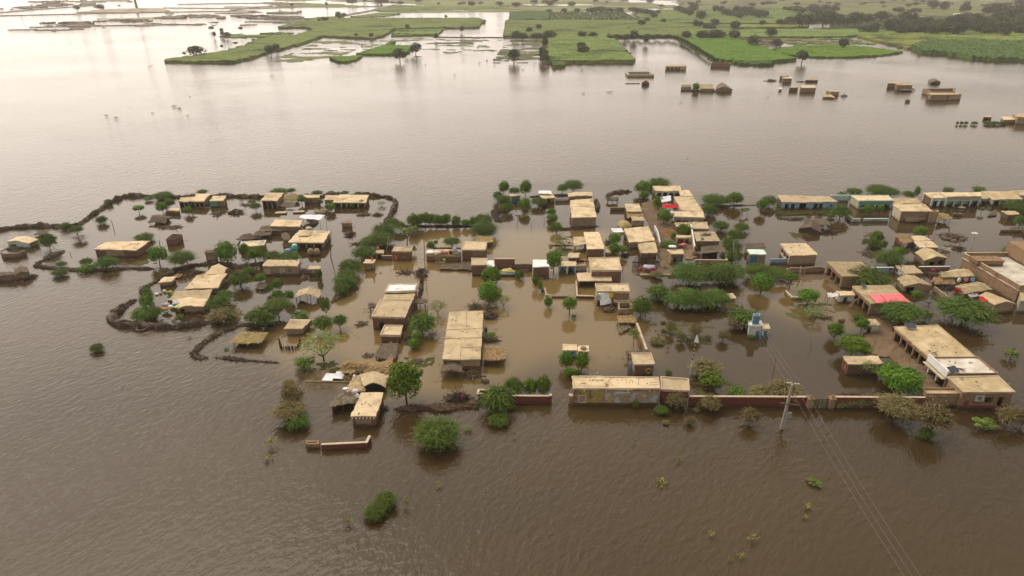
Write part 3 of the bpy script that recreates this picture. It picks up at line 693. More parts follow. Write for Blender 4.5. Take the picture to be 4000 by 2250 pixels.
def tree(kind, x, y, wpx, hpx, base=None, look=None, leaf=None, group=None, label=None, where=None):
    if kind == 'd' and y > 1660 and wpx < 66: kind, leaf, look, base = 't', 'leaf_tuft', 'sparse yellow-green drowned shrub', None
    if kind == 't' and not leaf: leaf = 'leaf_tuft' if y > 500 else None
    by = base if base else y + hpx * .36
    z0 = 1.7 if kind == 'f' else 0; G = P(x, by, z0); s = mpp(G); rx = wpx * s * .5
    dep = math.atan2(CAMH, G.y); hp = hpx * s * .5
    rz = math.sqrt(max(hp * hp - (rx * math.sin(dep)) ** 2, (.45 * rx * math.cos(dep)) ** 2)) / math.cos(dep)
    lo, hi = z0, 60.
    for _ in range(30):
        m_ = (lo + hi) / 2
        if proj((G.x, G.y, m_))[1] > y: lo = m_
        else: hi = m_
    zc = max(lo, z0 + rz * .35)
    nm, cat, lk = NAMES[kind]; big = rx > 2.5 and kind in 'adr'; pr = proto(kind.upper() if big else kind); i = random.randrange(len(pr)); cm, tm = pr[i]; lm_ = leaf or LEAFMAT[kind]
    rot = random.uniform(0, 6.28); kf = {'r': 1.25, 'a': .98, 'd': .92, 'y': 1.25, 'b': 1.1, 'f': 1.5, 'g': 1.0, 'k': .85, 't': 1.35}.get(kind, 1); kf *= 1.12 if big and kind != 'r' else 1; rx *= kf; rz *= min(kf, 1.12) if kind != 'f' else 1.3
    if tm is None:
        o = bpy.data.objects.new(nm, with_mat(cm, lm_)); COL.objects.link(o); o.location = (G.x, G.y, zc); o.scale = (rx, rx, rz); o.rotation_euler.z = rot
    else:
        o = thing(nm, None, None, G)
        c = bpy.data.objects.new('crown', with_mat(cm, lm_)); COL.objects.link(c); c.parent = o; c.location = (0, 0, zc); c.scale = (rx * .98, rx * .98, rz); c.rotation_euler.z = rot
        t = bpy.data.objects.new('trunk', tm); COL.objects.link(t); t.parent = o; hh = zc + rz * .25; t.scale = (min(rx, hh), min(rx, hh), hh); t.rotation_euler.z = rot
    o['category'] = cat
    if label: o['label'] = label
    else: PLANTS.append((o, look or lk, x, by, wpx, where))
    if group: o['group'] = group
    return o
def trees(txt):
    for ln in txt.strip().splitlines():
        for it in ln.split(';'):
            a = it.split()
            if a: tree(a[0], *[float(q) for q in a[1:]])
# ================================================================ the walled hamlet on the far left
H('A1', 'small mud hut with a pale green gable and low hipped roof beside a big bush', 'the pale green gabled hut', '64 924 152 935 110 951 25 944', 21, 'mud', 'roof_mud', front='mint', ridge=.45, op='0,.1,.38,0,.6,o')
W('low curved mud wall half under water in front of the pale green gabled hut', None, '0 985 12 990 60 990 99 976', 20, 'mud', .35, ragged=.25)
S('A1b', 'small tilted thatch canopy on posts behind the pale green gabled hut', None, '152 899 180 899 188 917 133 915', 10, 'thatch_grey', np_=4, tilt=1)
debris('heap of straw mats behind the low curved mud wall', 48, 972, 66, 18, 'thatch_grey', 40, high=.8)
H('A3', 'ruined mud room with a sunken grey roof at the frame edge', 'the ruined mud room', '-30 1064 50 1062 54 1074 -30 1077', 24, 'mud', 'thatch_grey', straw=6, amp=.1)
H('A3b', 'small hut with a domed grey thatch roof joined to the ruined mud room', None, '58 1050 104 1047 116 1064 52 1078', 20, 'mud', 'thatch_grey', ridge=.6, straw=9, amp=.1, name='thatched_hut', cat='hut')
brush_fence('short dark brush heap beside the domed grey thatch hut', None, '104 1092 122 1086 138 1080', 1.3, 1.0, 'brush')
H('A4', 'long low mud house with a three-panel tan flat roof standing alone in the left enclosure', 'the long low three-panel house', '410 946 586 940 533 977 366 973', 30, 'brick', 'roof_mud', op='0,.26,.68,.05,.85,g,mud_light', spout=3)
H('A5', 'roofless square brick room with bare rafters beside a round tree', 'the roofless brick room', '673 912 715 914 683 935 644 935', 26, 'brick', roof=False, name='roofless_room', cat='ruin')
_r, _h, _q, _l = HOUSES['A5']
for k in range(4):
    m_ = MB(); t_ = .15 + .2 * k; m_.tube([bil(_q, .03, t_) + Vector((0, 0, .06)), bil(_q, 1.0, t_) + Vector((0, 0, .06))], .06, 5); m_.build('rafter', 'wood', _r, _l)
H('A6', 'tiny mud hut with a tan roof behind the collapsed thatch shelter', 'the tiny tan-roofed hut', '663 812 702 812 696 823 657 821', 17, 'mud', 'roof_mud', group=None)
S('A7', 'collapsed grey thatch shelter sagging into the water', 'the collapsed thatch shelter', '611 841 664 848 645 871 580 866', 11, 'thatch_grey', ridge=.5, axis='x', np_=5)
debris('flat raft of broken reed matting floating beside the collapsed thatch shelter', 668, 889, 95, 18, 'thatch_grey', 80, high=.2)
H('B1', 'mud house with a raised tan roof and dark veranda, green tarp at its end', 'the raised-roof veranda house', '771 757 823 757 795 787 738 785', 26, 'mud', 'roof_mud', op='0,.03,.97,0,.8,v,mud_light,3')
H('B1b', 'lower veranda wing adjoining the raised-roof house by the brush fence', None, '705 771 757 768 737 788 696 786', 24, 'mud', 'roof_mud', op='0,.05,.95,0,.82,v,mud_light,2')
H('B2', 'square mud room with a tan roof next to the raised-roof veranda house', 'the square room by the fence', '833 765 884 765 873 784 819 784', 26, 'mud', 'roof_mud')
cloth('tarpaulin', 'pale green tarpaulin hung along the front of the square room by the fence', 'tarpaulin', '819 787 850 786 852 806 820 808', [1.7, 1.7, .2, .2], 'green_tarp', .1)
H('B3', 'mud house with a big sloping tan roof on pillars, second compound along the brush fence', 'the sloping-roof pillar house', '1048 753 1109 753 1083 784 1017 783', 33, 'mud', 'roof_mud', op='0,.04,.96,0,.86,v,mud_light,3', ov=.3)
S('B4', 'ragged low thatch lean-to beside the sloping-roof pillar house', 'the ragged lean-to', '1111 761 1165 762 1165 777 1104 781', 15, 'thatch', np_=6)
cloth('reed_mat', 'fallen grey reed mat propped in front of the ragged lean-to', 'mat', '1110 786 1158 790 1150 808 1086 806', [1.3, 1.2, .4, .5], 'thatch_grey', .2, wr=.12)
H('B5', 'small square mud room with a little wooden door, alone between two compounds', 'the small square room', '1188 761 1250 761 1247 772 1184 772', 24, 'mud_light', 'roof_mud', op='0,.36,.54,.12,.68,d,wood')
H('B6', 'small mud annex at the end of the long white-pillar house', None, '1272 762 1321 762 1306 781 1266 781', 15, 'mud_light', 'roof_mud')
H('B6b', 'long mud house with a curved tan roof and white pillars behind little green trees', 'the white-pillar house', '1327 760 1443 761 1429 791 1298 791', 22, 'mud', 'roof_mud', op='0,.05,.95,0,.8,v,white_wall,5', ridge=.25, axis='x', ov=.25)
cloth('sheet_awning', 'white sheet awning stretched on thin poles over the water', 'awning', '1182 838 1271 840 1250 860 1166 850', [2.2, 2.4, 2.0, 2.2], 'white_cloth', .5, 4, wr=.15)
lm(1218, 852, 'the white sheet awning')
H('B9', 'broad mud house with a tan roof half covered in grey thatch, beside the white awning', 'the half-thatched house', '1075 856 1178 861 1172 885 1056 883', 30, 'mud', 'roof_mud')
S('B9b', 'deep grey-brown thatch veranda along the half-thatched house', None, '1026 884 1178 881 1180 897 1011 905', 17, 'thatch_grey', straw=14, sides='0,wood,0,.75', np_=6)
brush_fence('curved roll of dark reed matting at the end of the half-thatched house', None, '1180 890 1210 884 1236 872 1228 862 1205 862', 1.6, 1.6, 'thatch_grey')
S('B10', 'long broken lattice of poles and reeds in front of the half-thatched house', None, '950 918 1012 913 1016 929 927 938', 9, 'thatch_grey', straw=20, amp=.3, jit=.5)
S('B10b', 'dark little pole shed at the corner of the half-thatched house', None, '1000 906 1060 904 1056 918 992 922', 15, 'thatch_grey', straw=18, np_=6)
H('B11', 'large mud house with a wide tan roof and pillared veranda, tallest in the left hamlet', 'the large veranda house', '1169 900 1293 901 1262 948 1124 947', 31, 'mud', 'roof_mud', op='0,.04,.96,0,.82,v,mud_light,4', ov=.3, amp=.07)
cloth('roof_mat', 'loose tan mat lying on the roof of the large veranda house', 'mat', '1178 903 1222 901 1210 921 1166 923', HOUSES['B11'][1] + .16, 'roof_dull', 0, wr=.05)
bundle('turquoise tarpaulin over a tall pile in front of the large veranda house', 1153, 984, 30, 28, 'turquoise', 0, 'pile', 'covered_pile')
bundle('white sheet folded on top of the turquoise covered pile', 1151, 962, 24, 10, 'white_cloth', 1.1, 'sheet', 'folded_sheet')
bundle('blue plastic sheet heap beside the turquoise covered pile', 1127, 984, 32, 14, 'blue_cloth', 0, 'heap', 'plastic_heap')
bundle('dark red clay pot standing behind the blue plastic sheet heap', 1115, 975, 14, 14, 'brick_red', 0, 'pot', 'clay_pot')
for k, (x, t) in enumerate(((1216, 'round mud storage bin with a pale lid in front of the large veranda house'), (1240, 'squarer mud storage bin next to the round one by the large veranda house'))):
    p = P(x, 997); m_ = MB(); m_.blob((0, 0, .7), .75, .7, .95, k + 3, 10, 7, .06); o = m_.build('storage_bin', 'mud_light', smooth=True); o.location = p; tag(o, t, 'grain bin')
p = P(1122, 936); o = thing('round_tray', 'big pale yellow round tray leaning against a stand beside the large veranda house', 'tray', p)
m_ = MB(); m_.tube([(0, .05, 1.25), (0, -.06, 1.3)], .95, 20, 1.0); t_ = m_.build('dish', 'ceramic', o); t_.rotation_euler = (R(35), 0, 0); m_ = MB(); m_.tube([(0, .2, -.6), (0, .3, 1.2)], .06, 5); m_.build('stand', 'wood', o)
bundle('cream cushion lying on the thatch next to the large veranda house', 1207, 897, 32, 12, 'ceramic', 1.0, 'cushion', 'cushion')
H('B12', 'long low mud shed with a pale edged roof behind two round trees', 'the low pale-edged shed', '942 945 1040 939 1031 958 934 969', 20, 'mud', 'roof_mud', lip=.12, lipm='white_cloth')
H('B13', 'small tall mud hut with a dark side door on the bank', 'the small tall hut', '804 977 848 977 840 986 797 986', 36, 'mud', 'thatch_grey', op='1,.25,.8,.1,.85,o', straw=5, name='mud_hut', cat='hut')
H('B14', 'mud house with two white-framed shutters on its front wall', 'the white-shutter house', '1042 1015 1171 1015 1163 1038 1022 1040', 38, 'mud_light', 'roof_mud', op='0,.04,.2,.22,.72,s,cream 0,.47,.62,.12,.74,s,cream 0,.72,.82,.3,.72,d,wood')
H('B15', 'little mud latrine with a white door panel beside the white-shutter house', 'the little latrine', '1211 1038 1254 1038 1251 1051 1199 1051', 25, 'mud', 'roof_mud', op='0,.32,.55,.15,.85,d,white_wall', name='latrine', cat='latrine')
debris('heap of broken poles between the white-shutter house and the little latrine', 1190, 1064, 40, 26, 'wood', 60, high=1.0)
debris('scrap of roof mud and planks sunk in front of the little latrine', 1194, 1088, 22, 22, 'mud', 24, high=.4)
# ---- tent-roofed group inside the thick brush bank
H('C1', 'long mud house with a creased tan roof inside the brush bank', 'the creased-roof house', '767 1076 886 1068 850 1124 723 1128', 26, 'mud', 'roof_mud', amp=.12, ov=.25, straw=.4)
H('C1b', 'upper wing with a folded tan roof behind the creased-roof house', None, '853 1029 894 1048 876 1070 800 1073', 24, 'mud', 'roof_mud', ridge=.6, axis='x', amp=.1)
H('C2', 'mud house with bedding and junk at its corner, before the creased-roof house', 'the junk-cornered house', '688 1135 830 1132 813 1166 660 1171', 24, 'mud', 'roof_mud', amp=.1, straw=.6)
H('C2b', 'front room with a sagging peaked tan roof over a bare mud wall', 'the sagging peaked room', '672 1172 813 1167 796 1198 694 1203', 25, 'mud_light', 'roof_mud', ridge=.5, amp=.12, op='0,.0,.22,0,.8,o')
H('C3', 'tiny tan-roofed hut at the bend of the brush bank', 'the tiny hut at the bend', '640 1081 688 1080 670 1099 617 1104', 20, 'mud_light', 'roof_mud')
S('C3b', 'scrap of flat thatch on sticks behind the tiny hut at the bend', None, '690 1072 714 1069 706 1081 676 1082', 8, 'thatch', np_=4)
brush_fence('dead reed screen standing in the pond behind the creased-roof house', None, '745 1078 765 1068 790 1064', .5, 1.3, 'brush_brown')
for a in (('bright green and orange bedding pile on a raised stand', 664, 1152, 26, 18, 'lime', 1.0), ('orange quilt on top of the green bedding pile', 658, 1146, 16, 10, 'orange_cloth', 1.6),
          ('pale grey cloth hanging below the green bedding pile', 664, 1162, 24, 14, 'grey_cloth', .3), ('white sack floating beside the bedding stand', 644, 1142, 14, 12, 'white_cloth', 0),
          ('small pile of tins with a white lid in the water', 627, 1148, 12, 10, 'ceramic', 0), ('flat white board floating left of the bedding stand', 612, 1152, 16, 8, 'white_cloth', 0),
          ('striped quilt pile beside the junk-cornered house', 648, 1196, 32, 14, 'grey_cloth', .8), ('orange and red quilt under the striped quilt pile', 644, 1212, 34, 12, 'orange_cloth', .4),
          ('white cloth over a post at the junk corner', 668, 1203, 22, 12, 'white_cloth', 1.2), ('lime cloth drooping from the peaked roof corner', 690, 1203, 22, 8, 'lime', 1.5),
          ('green basin under the striped quilts', 650, 1222, 16, 8, 'green_tarp', .2)):
    bundle(a[0], *a[1:7], cat='bundle')
cloth('roof_clutter', 'patchwork of pale cloths and pots spread on the peaked roof edge', 'cloth', '676 1172 725 1163 712 1182 672 1190', HOUSES['C2b'][1] + .22, 'grey_cloth', 0, wr=.14)
S('C4', 'open straw-thatched shelter on posts standing alone in the water', 'the lone straw shelter', '938 1301 1040 1304 1018 1342 904 1338', 18, 'thatch', np_=6, straw=24, amp=.14)
p = P(555, 1286); o = thing('well_rim', 'round brick well rim just above the water outside the brush bank', 'well', p); lm(555, 1284, 'the round brick well rim')
m_ = MB(); rr_ = 22 * mpp(p)
for k in range(24):
    a, b = 6.283 * k / 24, 6.283 * (k + 1) / 24; q = [(math.cos(t) * r_, math.sin(t) * r_) for r_ in (rr_ * .78, rr_) for t in (a, b)]
    m_.hexa([(*q[0], -1), (*q[2], -1), (*q[3], -1), (*q[1], -1)], [(*q[0], .35), (*q[2], .35), (*q[3], .35), (*q[1], .35)])
m_.build('rim', 'brick_tan', o)
S('C5', 'tilted grey thatch shed slipping into the water beside small trees', 'the tilted shed', '1006 1108 1034 1102 1044 1128 996 1130', 6, 'thatch_grey', np_=4)
S('D1', 'peaked tan shelter on dark posts, open on every side', 'the open peaked shelter', '1164 1134 1255 1134 1245 1162 1150 1163', 22, 'roof_mud', ridge=.8, np_=6, straw=3, th=.12, amp=.06)
debris('driftwood caught at the corner of the open peaked shelter', 1256, 1176, 26, 18, 'brush', 50, high=.7)
brush_fence('tangle of dead branches below the acacias next to the open peaked shelter', None, '1300 1180 1318 1165 1345 1150 1365 1130', 1.6, 1.1, 'brush_brown')
H('D2', 'small light mud house with posts showing in its walls, ringed by a stick pen', 'the stick-pen house', '1134 1246 1215 1247 1185 1283 1110 1283', 29, 'mud_light', 'roof_mud', ov=.25)
def palisade(label, px, dy, m='brush', cat='stick pen', name='stick_pen', step=.16):
    v = pxpoly(px); h = height(v[0][0], v[0][1], dy); pts = [P(x, y, h) for x, y in v]; pts = [Vector((p.x, p.y, 0)) for p in pts]; mb = MB(); loc = pts[0]
    for A, B in zip(pts, pts[1:]):
        n_ = max(1, int((B - A).length / step))
        for k in range(n_):
            p = A.lerp(B, k / n_); z = h * random.uniform(.7, 1.15); mb.tube([(p.x, p.y, -.8), (p.x + random.uniform(-.12, .12), p.y + random.uniform(-.1, .1), z)], random.uniform(.045, .09), 4)
        mb.slab(A, B, Vector((-(B - A).y, (B - A).x, 0)).normalized(), .05, h * .45, h * .55)
    return tag(mb.build(name, m, None, loc), label, cat)
palisade('dark stick pen curved round the front of the small light mud house', '1090 1322 1094 1345 1100 1352 1150 1352 1166 1340 1172 1318', 14)
# ---- the row of brick houses above the middle tree
H('D3', 'brick house with a wide pale roof and an arched window on its front', 'the arched-window house', '1486 1171 1611 1171 1583 1241 1450 1237', 54, 'brick', 'roof_mud', op='0,.2,.38,.06,.62,a', lip=.12, spout=2)
H('D3b', 'middle room with a lower tan roof behind the arched-window house', None, '1503 1150 1622 1146 1614 1171 1492 1171', 50, 'brick', 'roof_dull')
H('D3c', 'brick room with a whitewashed roof at the back of the arched-window house', 'the whitewashed roof', '1519 1110 1630 1110 1622 1137 1501 1142', 54, 'brick', 'roof_white', lip=.15)
H('D4', 'small brick room with a raised pale roof edge in front of the arched-window house', 'the small brick annex', '1502 1272 1575 1273 1564 1312 1484 1310', 33, 'brick', 'roof_mud', lip=.18)
S('D5', 'low grey reed roof littered with rags, in front of the small brick annex', 'the littered reed roof', '1487 1345 1553 1339 1542 1398 1461 1396', 16, 'thatch_grey', straw=14, sides='1,thatch_grey,0,1')
S('D3d', 'small pole shed with reed roof on the side of the arched-window house', None, '1612 1172 1668 1168 1664 1186 1614 1186', 22, 'thatch_grey', np_=6)
S('D3e', 'narrow dark shed at the left wall of the arched-window house', None, '1440 1184 1470 1183 1462 1198 1438 1199', 24, 'thatch_grey', np_=4, sides='3,wood,0,1')
S('D6', 'shaggy golden thatch roof piled with loose reeds', 'the shaggy golden thatch', '1350 1422 1528 1408 1524 1462 1340 1446', 22, 'thatch', straw=34, amp=.3, jit=.5, ridge=.35, axis='x', sides='0,thatch_grey,0,1 1,thatch_grey,0,1')
H('D7', 'peaked tan-roofed hut with shade painted on its gable next to the shaggy golden thatch', 'the dark-gabled hut', '1402 1464 1522 1463 1507 1512 1420 1508', 22, 'mud', 'roof_mud', ridge=.75, front='dark', th=.14)  # solid front wall coloured near-black as the shade of an open gable
H('D7b', 'low tan roof with white cloths, sloping beside the dark-gabled hut', None, '1384 1462 1428 1462 1424 1524 1352 1530', 14, 'mud', 'roof_dull', amp=.14, straw=3)
for a in (('white cloth spread on the low roof beside the dark-gabled hut', 1352, 1522, 24, 9, 'white_cloth', 1.6), ('crumpled white sheet at the corner of the grey lean-to', 1388, 1534, 24, 16, 'white_cloth', 2.0), ('long white rag hanging beside the shaggy golden thatch', 1385, 1478, 12, 16, 'white_cloth', 1.5), ('white and orange cloth on the edge of the pale brick roof', 1398, 1552, 14, 16, 'white_cloth', 2.1)): bundle(*a)
S('D8', 'grey reed lean-to with a dark open front against the brick house with pegged eaves', 'the grey lean-to', '1332 1534 1392 1534 1386 1573 1286 1588', 30, 'thatch_grey', straw=9, np_=5, sides='3,brick,0,1 2,mud,0,1')
H('D9', 'tall brick house with a pale roof and a row of pegs under its front eave', 'the pegged-eave brick house', '1411 1533 1500 1531 1467 1626 1369 1626', 43, 'brick', 'roof_mud', spout=7, op='0,.15,.8,.3,.85,g,mud_light')
W('long low red brick wall with a turned end, out in the open water', 'the low red brick wall', '1254 1739 1435 1730 1449 1702', 20, 'brick_red', .3, coping='coping')
H('D10', 'small open brick pen at the end of the low red brick wall', None, '1189 1718 1252 1717 1249 1738 1188 1738', 18, 'brick_tan', roof=False, name='brick_pen', cat='brick pen')
p = P(1306, 1478); o = thing('white_board', 'pair of white boards lying on a pole raft in the water', 'boards', p); lm(1306, 1478, 'the white boards')
for k, dx in enumerate((-.75, .8)):
    m_ = MB(); m_.box((dx, .25 * k, 0), .78, 1.0, .2 + .18 * k, .27 + .18 * k, -.1); m_.build('board', 'white_cloth', o)
m_ = MB(); m_.tube([(-4.2, -.9, .08), (2.2, -1.1, .12)], .07, 5); m_.build('pole', 'wood_pale', o)
# ================================================================ middle compounds
H('E1', 'brick house with a red door panel and flat pale roof above still water', 'the red-door brick house', '1540 964 1612 965 1606 983 1530 983', 36, 'brick', 'roof_mud', op='0,.06,.24,.05,.66,d,orange', lip=.1)
W('low brick wall joining the red-door brick house to its gate room', None, '1490 1000 1531 1000', 18, 'brick', .25, coping='coping')
H('E1b', 'narrow gate room with a dark doorway next to the red-door brick house', None, '1471 976 1500 976 1497 989 1465 988', 25, 'mud_light', 'roof_dull', op='0,.2,.75,0,.85,o')
for x, y, dx, t in ((1472, 967, 10, 'small orange flag above the gate room'), (1450, 1008, 8, 'orange cloth banner hanging beside the gate room')):
    cloth('orange_flag', t, 'flag', f'{x} {y-9} {x+dx} {y} {x+dx} {y+14 if dx==8 else y+4} {x} {y+8}', [3.0, 2.8, 1.4, 1.6] if dx == 8 else [3.3, 3.0, 2.7, 2.7], 'orange', .05, wr=.05)
H('E2', 'tiny mud room with a cracked tan roof behind the acacia at the channel', 'the tiny cracked-roof room', '1427 1013 1466 1013 1459 1028 1420 1028', 30, 'mud_light', 'roof_mud')
H('E3', 'brick house with a two-part pale roof at the end of the laundry terrace', 'the laundry house', '1813 942 1904 943 1897 977 1802 977', 42, 'brick', 'roof_mud', lip=.1, op='0,.45,.9,.5,.85,g,mud')
H('E3b', 'brick terrace wall with a flat top covered in laundry', 'the laundry terrace', '1668 974 1804 974 1801 998 1662 996', 27, 'brick', 'roof_dull', th=.3)
zt = HOUSES['E3b'][1]
for a in (('white striped mattress at the end of the laundry terrace', 1682, 990, 36, 11, 'white_cloth'), ('white cotton quilt pile on the laundry terrace', 1709, 992, 32, 13, 'white_cloth'), ('yellow cloth draped over the laundry terrace edge', 1704, 997, 12, 7, 'yellow'),
          ('pink quilt in the middle of the laundry terrace', 1731, 992, 26, 14, 'pink'), ('beige blanket beside the pink quilt', 1746, 993, 14, 13, 'orange_cloth'), ('maroon bundle beside the beige blanket', 1761, 992, 18, 15, 'maroon'), ('pale lilac cloth propped on the laundry terrace', 1777, 984, 18, 20, 'grey_cloth')):
    bundle(*a[:5], a[5], zt + .05)
p = P(1784, 992, zt); m_ = MB()
for k in range(18):
    a, b = 6.283 * k / 18, 6.283 * (k + 1) / 18; m_.add([(0, 0, .08), (math.cos(a) * .75, math.sin(a) * .75, .1), (math.cos(b) * .75, math.sin(b) * .75, .1)], [(0, 1, 2)]); m_.add([(math.cos(a) * .75, math.sin(a) * .75, .1), (math.cos(a) * 1.0, math.sin(a) * 1.0, .5), (math.cos(b) * 1.0, math.sin(b) * 1.0, .5), (math.cos(b) * .75, math.sin(b) * .75, .1)], [(0, 1, 2, 3)])
o = m_.build('wash_basin', 'mint'); o.location = p; tag(o, 'wide white enamel basin beside the laundry house', 'basin')
bundle('lime green wrapped bundle on a raft below the laundry terrace', 1735, 1022, 12, 14, 'lime', .25)
debris('small raft with pots below the laundry terrace', 1723, 1027, 34, 10, 'wood_pale', 26, high=.25)
S('E3c', 'thatched back room behind the laundry house', None, '1862 924 1927 926 1922 945 1858 942', 24, 'thatch', straw=14, sides='1,mud,0,1 3,mud,0,1', np_=4)
H('E4', 'tall square brick room with a pale roof in front of the laundry house', 'the tall square brick room', '1842 1008 1905 1009 1901 1036 1840 1036', 44, 'brick', 'roof_mud', lip=.08)
H('E4b', 'little white-roofed porch with tyres on top beside the tall square brick room', None, '1904 1016 1931 1016 1930 1042 1902 1042', 22, 'plaster', 'roof_white', op='0,.12,.9,0,.75,o')
S('E4c', 'sunken reed shed with bent black screens in front of the laundry terrace', 'the sunken reed shed', '1735 1033 1838 1033 1842 1053 1716 1049', 7, 'thatch_grey', straw=18, amp=.25, np_=6)
W('brick courtyard wall with a slit window behind the hay boat', 'the slit-window wall', '1931 1012 2011 1012', 39, 'brick', .28, coping='coping')
W('lower brick wall stepping down towards the white sheet roof', None, '2011 1030 2079 1032', 26, 'brick', .28, ragged=.25)
p = P(1982, 1074); o = thing('hay_boat', 'small wooden boat loaded with straw under a blue sheet edge', 'boat', p); lm(1982, 1064, 'the straw-laden boat')
m_ = MB(); n_ = 10
for i in range(n_ + 1):
    t = i / n_ * 2 - 1; wd = .95 * (1 - abs(t) ** 2.2) + .06; zz = .55 + .35 * t * t
    m_.v += [(t * 2.6, -wd, zz), (t * 2.5, -wd * .6, -.25), (t * 2.5, wd * .6, -.25), (t * 2.6, wd, zz), (t * 2.6, wd * .9, zz - .02), (t * 2.45, wd * .55, -.1), (t * 2.45, -wd * .55, -.1), (t * 2.6, -wd * .9, zz - .02)]
for i in range(n_):
    for j in range(8): a = i * 8 + j; b = i * 8 + (j + 1) % 8; m_.f.append((a, b, b + 8, a + 8))
m_.build('hull', 'wood', o); m_ = MB(); m_.blob((0, .1, .55), 1.7, .8, .7, 5, 12, 7, .25); m_.build('straw_load', 'straw', o); m_ = MB(); m_.tube([(-2.5, -.95, .85), (-1.2, -1.05, .6), (0, -.9, .55), (1.4, -1.0, .62), (2.5, -.9, .9)], .12, 6); m_.build('blue_sheet', 'blue_cloth', o)
H('E5', 'square brick house with a bright white sheet roof beside a round tree', 'the white sheet roof', '2080 1015 2140 1015 2148 1041 2082 1041', 42, 'brick', 'roof_white', op='')
H('E6', 'open porch with three white posts and a blue inner wall', 'the white-post porch', '2185 1020 2250 1020 2250 1039 2181 1039', 35, 'blue_pale', 'roof_mud', op='0,.0,1,0,.92,v,white_wall,2 3,.1,.9,0,.9,o', thick=.18, straw=.6)
H('E7', 'low brick store with a small ragged roof behind the white-post porch', None, '2222 988 2264 988 2261 1006 2219 1007', 20, 'brick', 'roof_mud', straw=1.5)
W('crumbled low brick wall linking the small brick store to the high central house', None, '2262 1014 2300 1012', 10, 'brick', .3, ragged=.4)
W('whitewashed wall with a blue base between the white-post porch and the high central house', None, '2250 1038 2292 1036', 26, 'plaster', .25)
H('E8', 'highest central house with a broad tan roof, sunlit-coloured side wall and dark brick front', 'the high central house', '2299 1008 2417 1006 2430 1058 2309 1057', 50, 'brick', 'roof_mud', left='cream', lip=.16)  # left wall gets a paler material, the sunlight put into its colour
H('E9', 'broken front room with a tan slab roof over a flooded floor', 'the flooded front room', '2252 1066 2381 1061 2390 1096 2259 1098', 26, 'brick', 'roof_mud', op='0,.04,.5,0,.9,o', left='mud_light')
W('low flooded courtyard wall in front of the flooded front room', None, '2253 1098 2257 1157 2322 1158', 9, 'brick', .25, coping='coping')
cloth('roof_panel', 'small flat grey panel lying on the roof of the flooded front room', 'panel', '2322 1073 2351 1073 2352 1081 2321 1081', HOUSES['E9'][1] + .15, 'metal', 0, wr=0)
W('low brick kerb running towards the round tree in the lagoon', None, '2155 1158 2220 1158', 7, 'brick', .3)
W('narrow stone edging with plants in the lagoon', None, '2124 1125 2131 1152 2143 1152', 5, 'coping', .3)
H('E10', 'cream house with patched tarpaulins hanging down its front', 'the patched-tarpaulin house', '2324 1109 2453 1109 2462 1141 2331 1140', 56, 'brick_tan', 'roof_mud', left='cream', lip=.16, op='0,.05,.3,0,.5,o')
h_ = HOUSES['E10'][1]
for t, q, zz, mm in (('lime plastic sheet at the top corner of the patched-tarpaulin house', '2328 1142 2356 1142 2353 1152 2328 1154', [h_ - .1, h_ - .1, h_ - .5, h_ - .5], 'lime'), ('orange-yellow sheet hung beside the grey tarpaulins', '2381 1142 2398 1141 2396 1160 2380 1164', [h_ - .1, h_ - .1, h_ - 1, h_ - 1], 'yellow'),
                     ('big grey-white tarpaulin sloping down the front of the patched-tarpaulin house', '2338 1145 2382 1142 2390 1184 2346 1194', [h_ - .15, h_ - .15, h_ - 2.0, h_ - 2.1], 'white_cloth'), ('grimy grey sheet under the lime plastic sheet', '2328 1152 2345 1150 2349 1172 2328 1170', [h_ - .3, h_ - .3, h_ - 1.2, h_ - 1.2], 'grey_cloth')):
    cloth('tarpaulin', t, 'tarpaulin', q, zz, mm, .12, wr=.09)
H('E10b', 'mud ledge roof with sticks on the side of the patched-tarpaulin house', None, '2394 1160 2460 1158 2464 1176 2400 1178', 24, 'mud', 'roof_dull', straw=2)
debris('pile of broken bricks and bedsteads below the patched-tarpaulin house', 2375, 1215, 46, 26, 'mud', 46, high=.9)
H('E11', 'roofless mud room open to the sky with a broken partition', 'the roofless mud room', '2410 1179 2467 1178 2478 1208 2413 1210', 25, 'mud_light', roof=False, name='roofless_room', cat='ruin')
S('E11b', 'thatch roof joined to the front of the roofless mud room', 'the joined thatch', '2413 1236 2478 1232 2485 1260 2416 1260', 16, 'thatch', np_=6, sides='3,mud,0,1')
S('E11c', 'fallen thatch slab sliding off into the water in front of the roofless mud room', None, '2416 1260 2456 1260 2461 1281 2423 1298', 5, 'thatch_grey', np_=3, straw=22)
W('long tan brick wall running down to the small brown house', 'the long tan wall', '2484 1262 2522 1366', 26, 'brick_tan', .32, coping='coping')
H('E12', 'little washroom with blue painted front beside two wind-blown trees', 'the blue washroom', '2196 1345 2252 1345 2256 1368 2196 1369', 32, 'blue_pale', 'roof_mud', op='0,.2,.8,.4,.85,g,blue', name='washroom', cat='washroom')
H('E12b', 'small mud store with a square window and a white disc on its roof', 'the white-disc store', '2257 1350 2301 1350 2302 1372 2259 1372', 34, 'mud_light', 'roof_mud', op='0,.55,.85,.55,.85,o', name='mud_store', cat='store')
p = P(2279, 1360, HOUSES['E12b'][1] + .15); m_ = MB(); m_.tube([(0, 0, 0), (0, 0, .14)], .5, 18, .42); o = m_.build('white_disc', 'white_wall'); o.location = p; tag(o, 'round white tank lid on the roof of the mud store', 'lid')
H('E13', 'square brown house behind the painted wall, a yellow wreath on its front', 'the square brown house', '2465 1380 2545 1380 2558 1425 2478 1426', 46, 'brick', 'roof_mud', left='mud_light', lip=.12)  # lighter left wall: the lit side is put into the colour
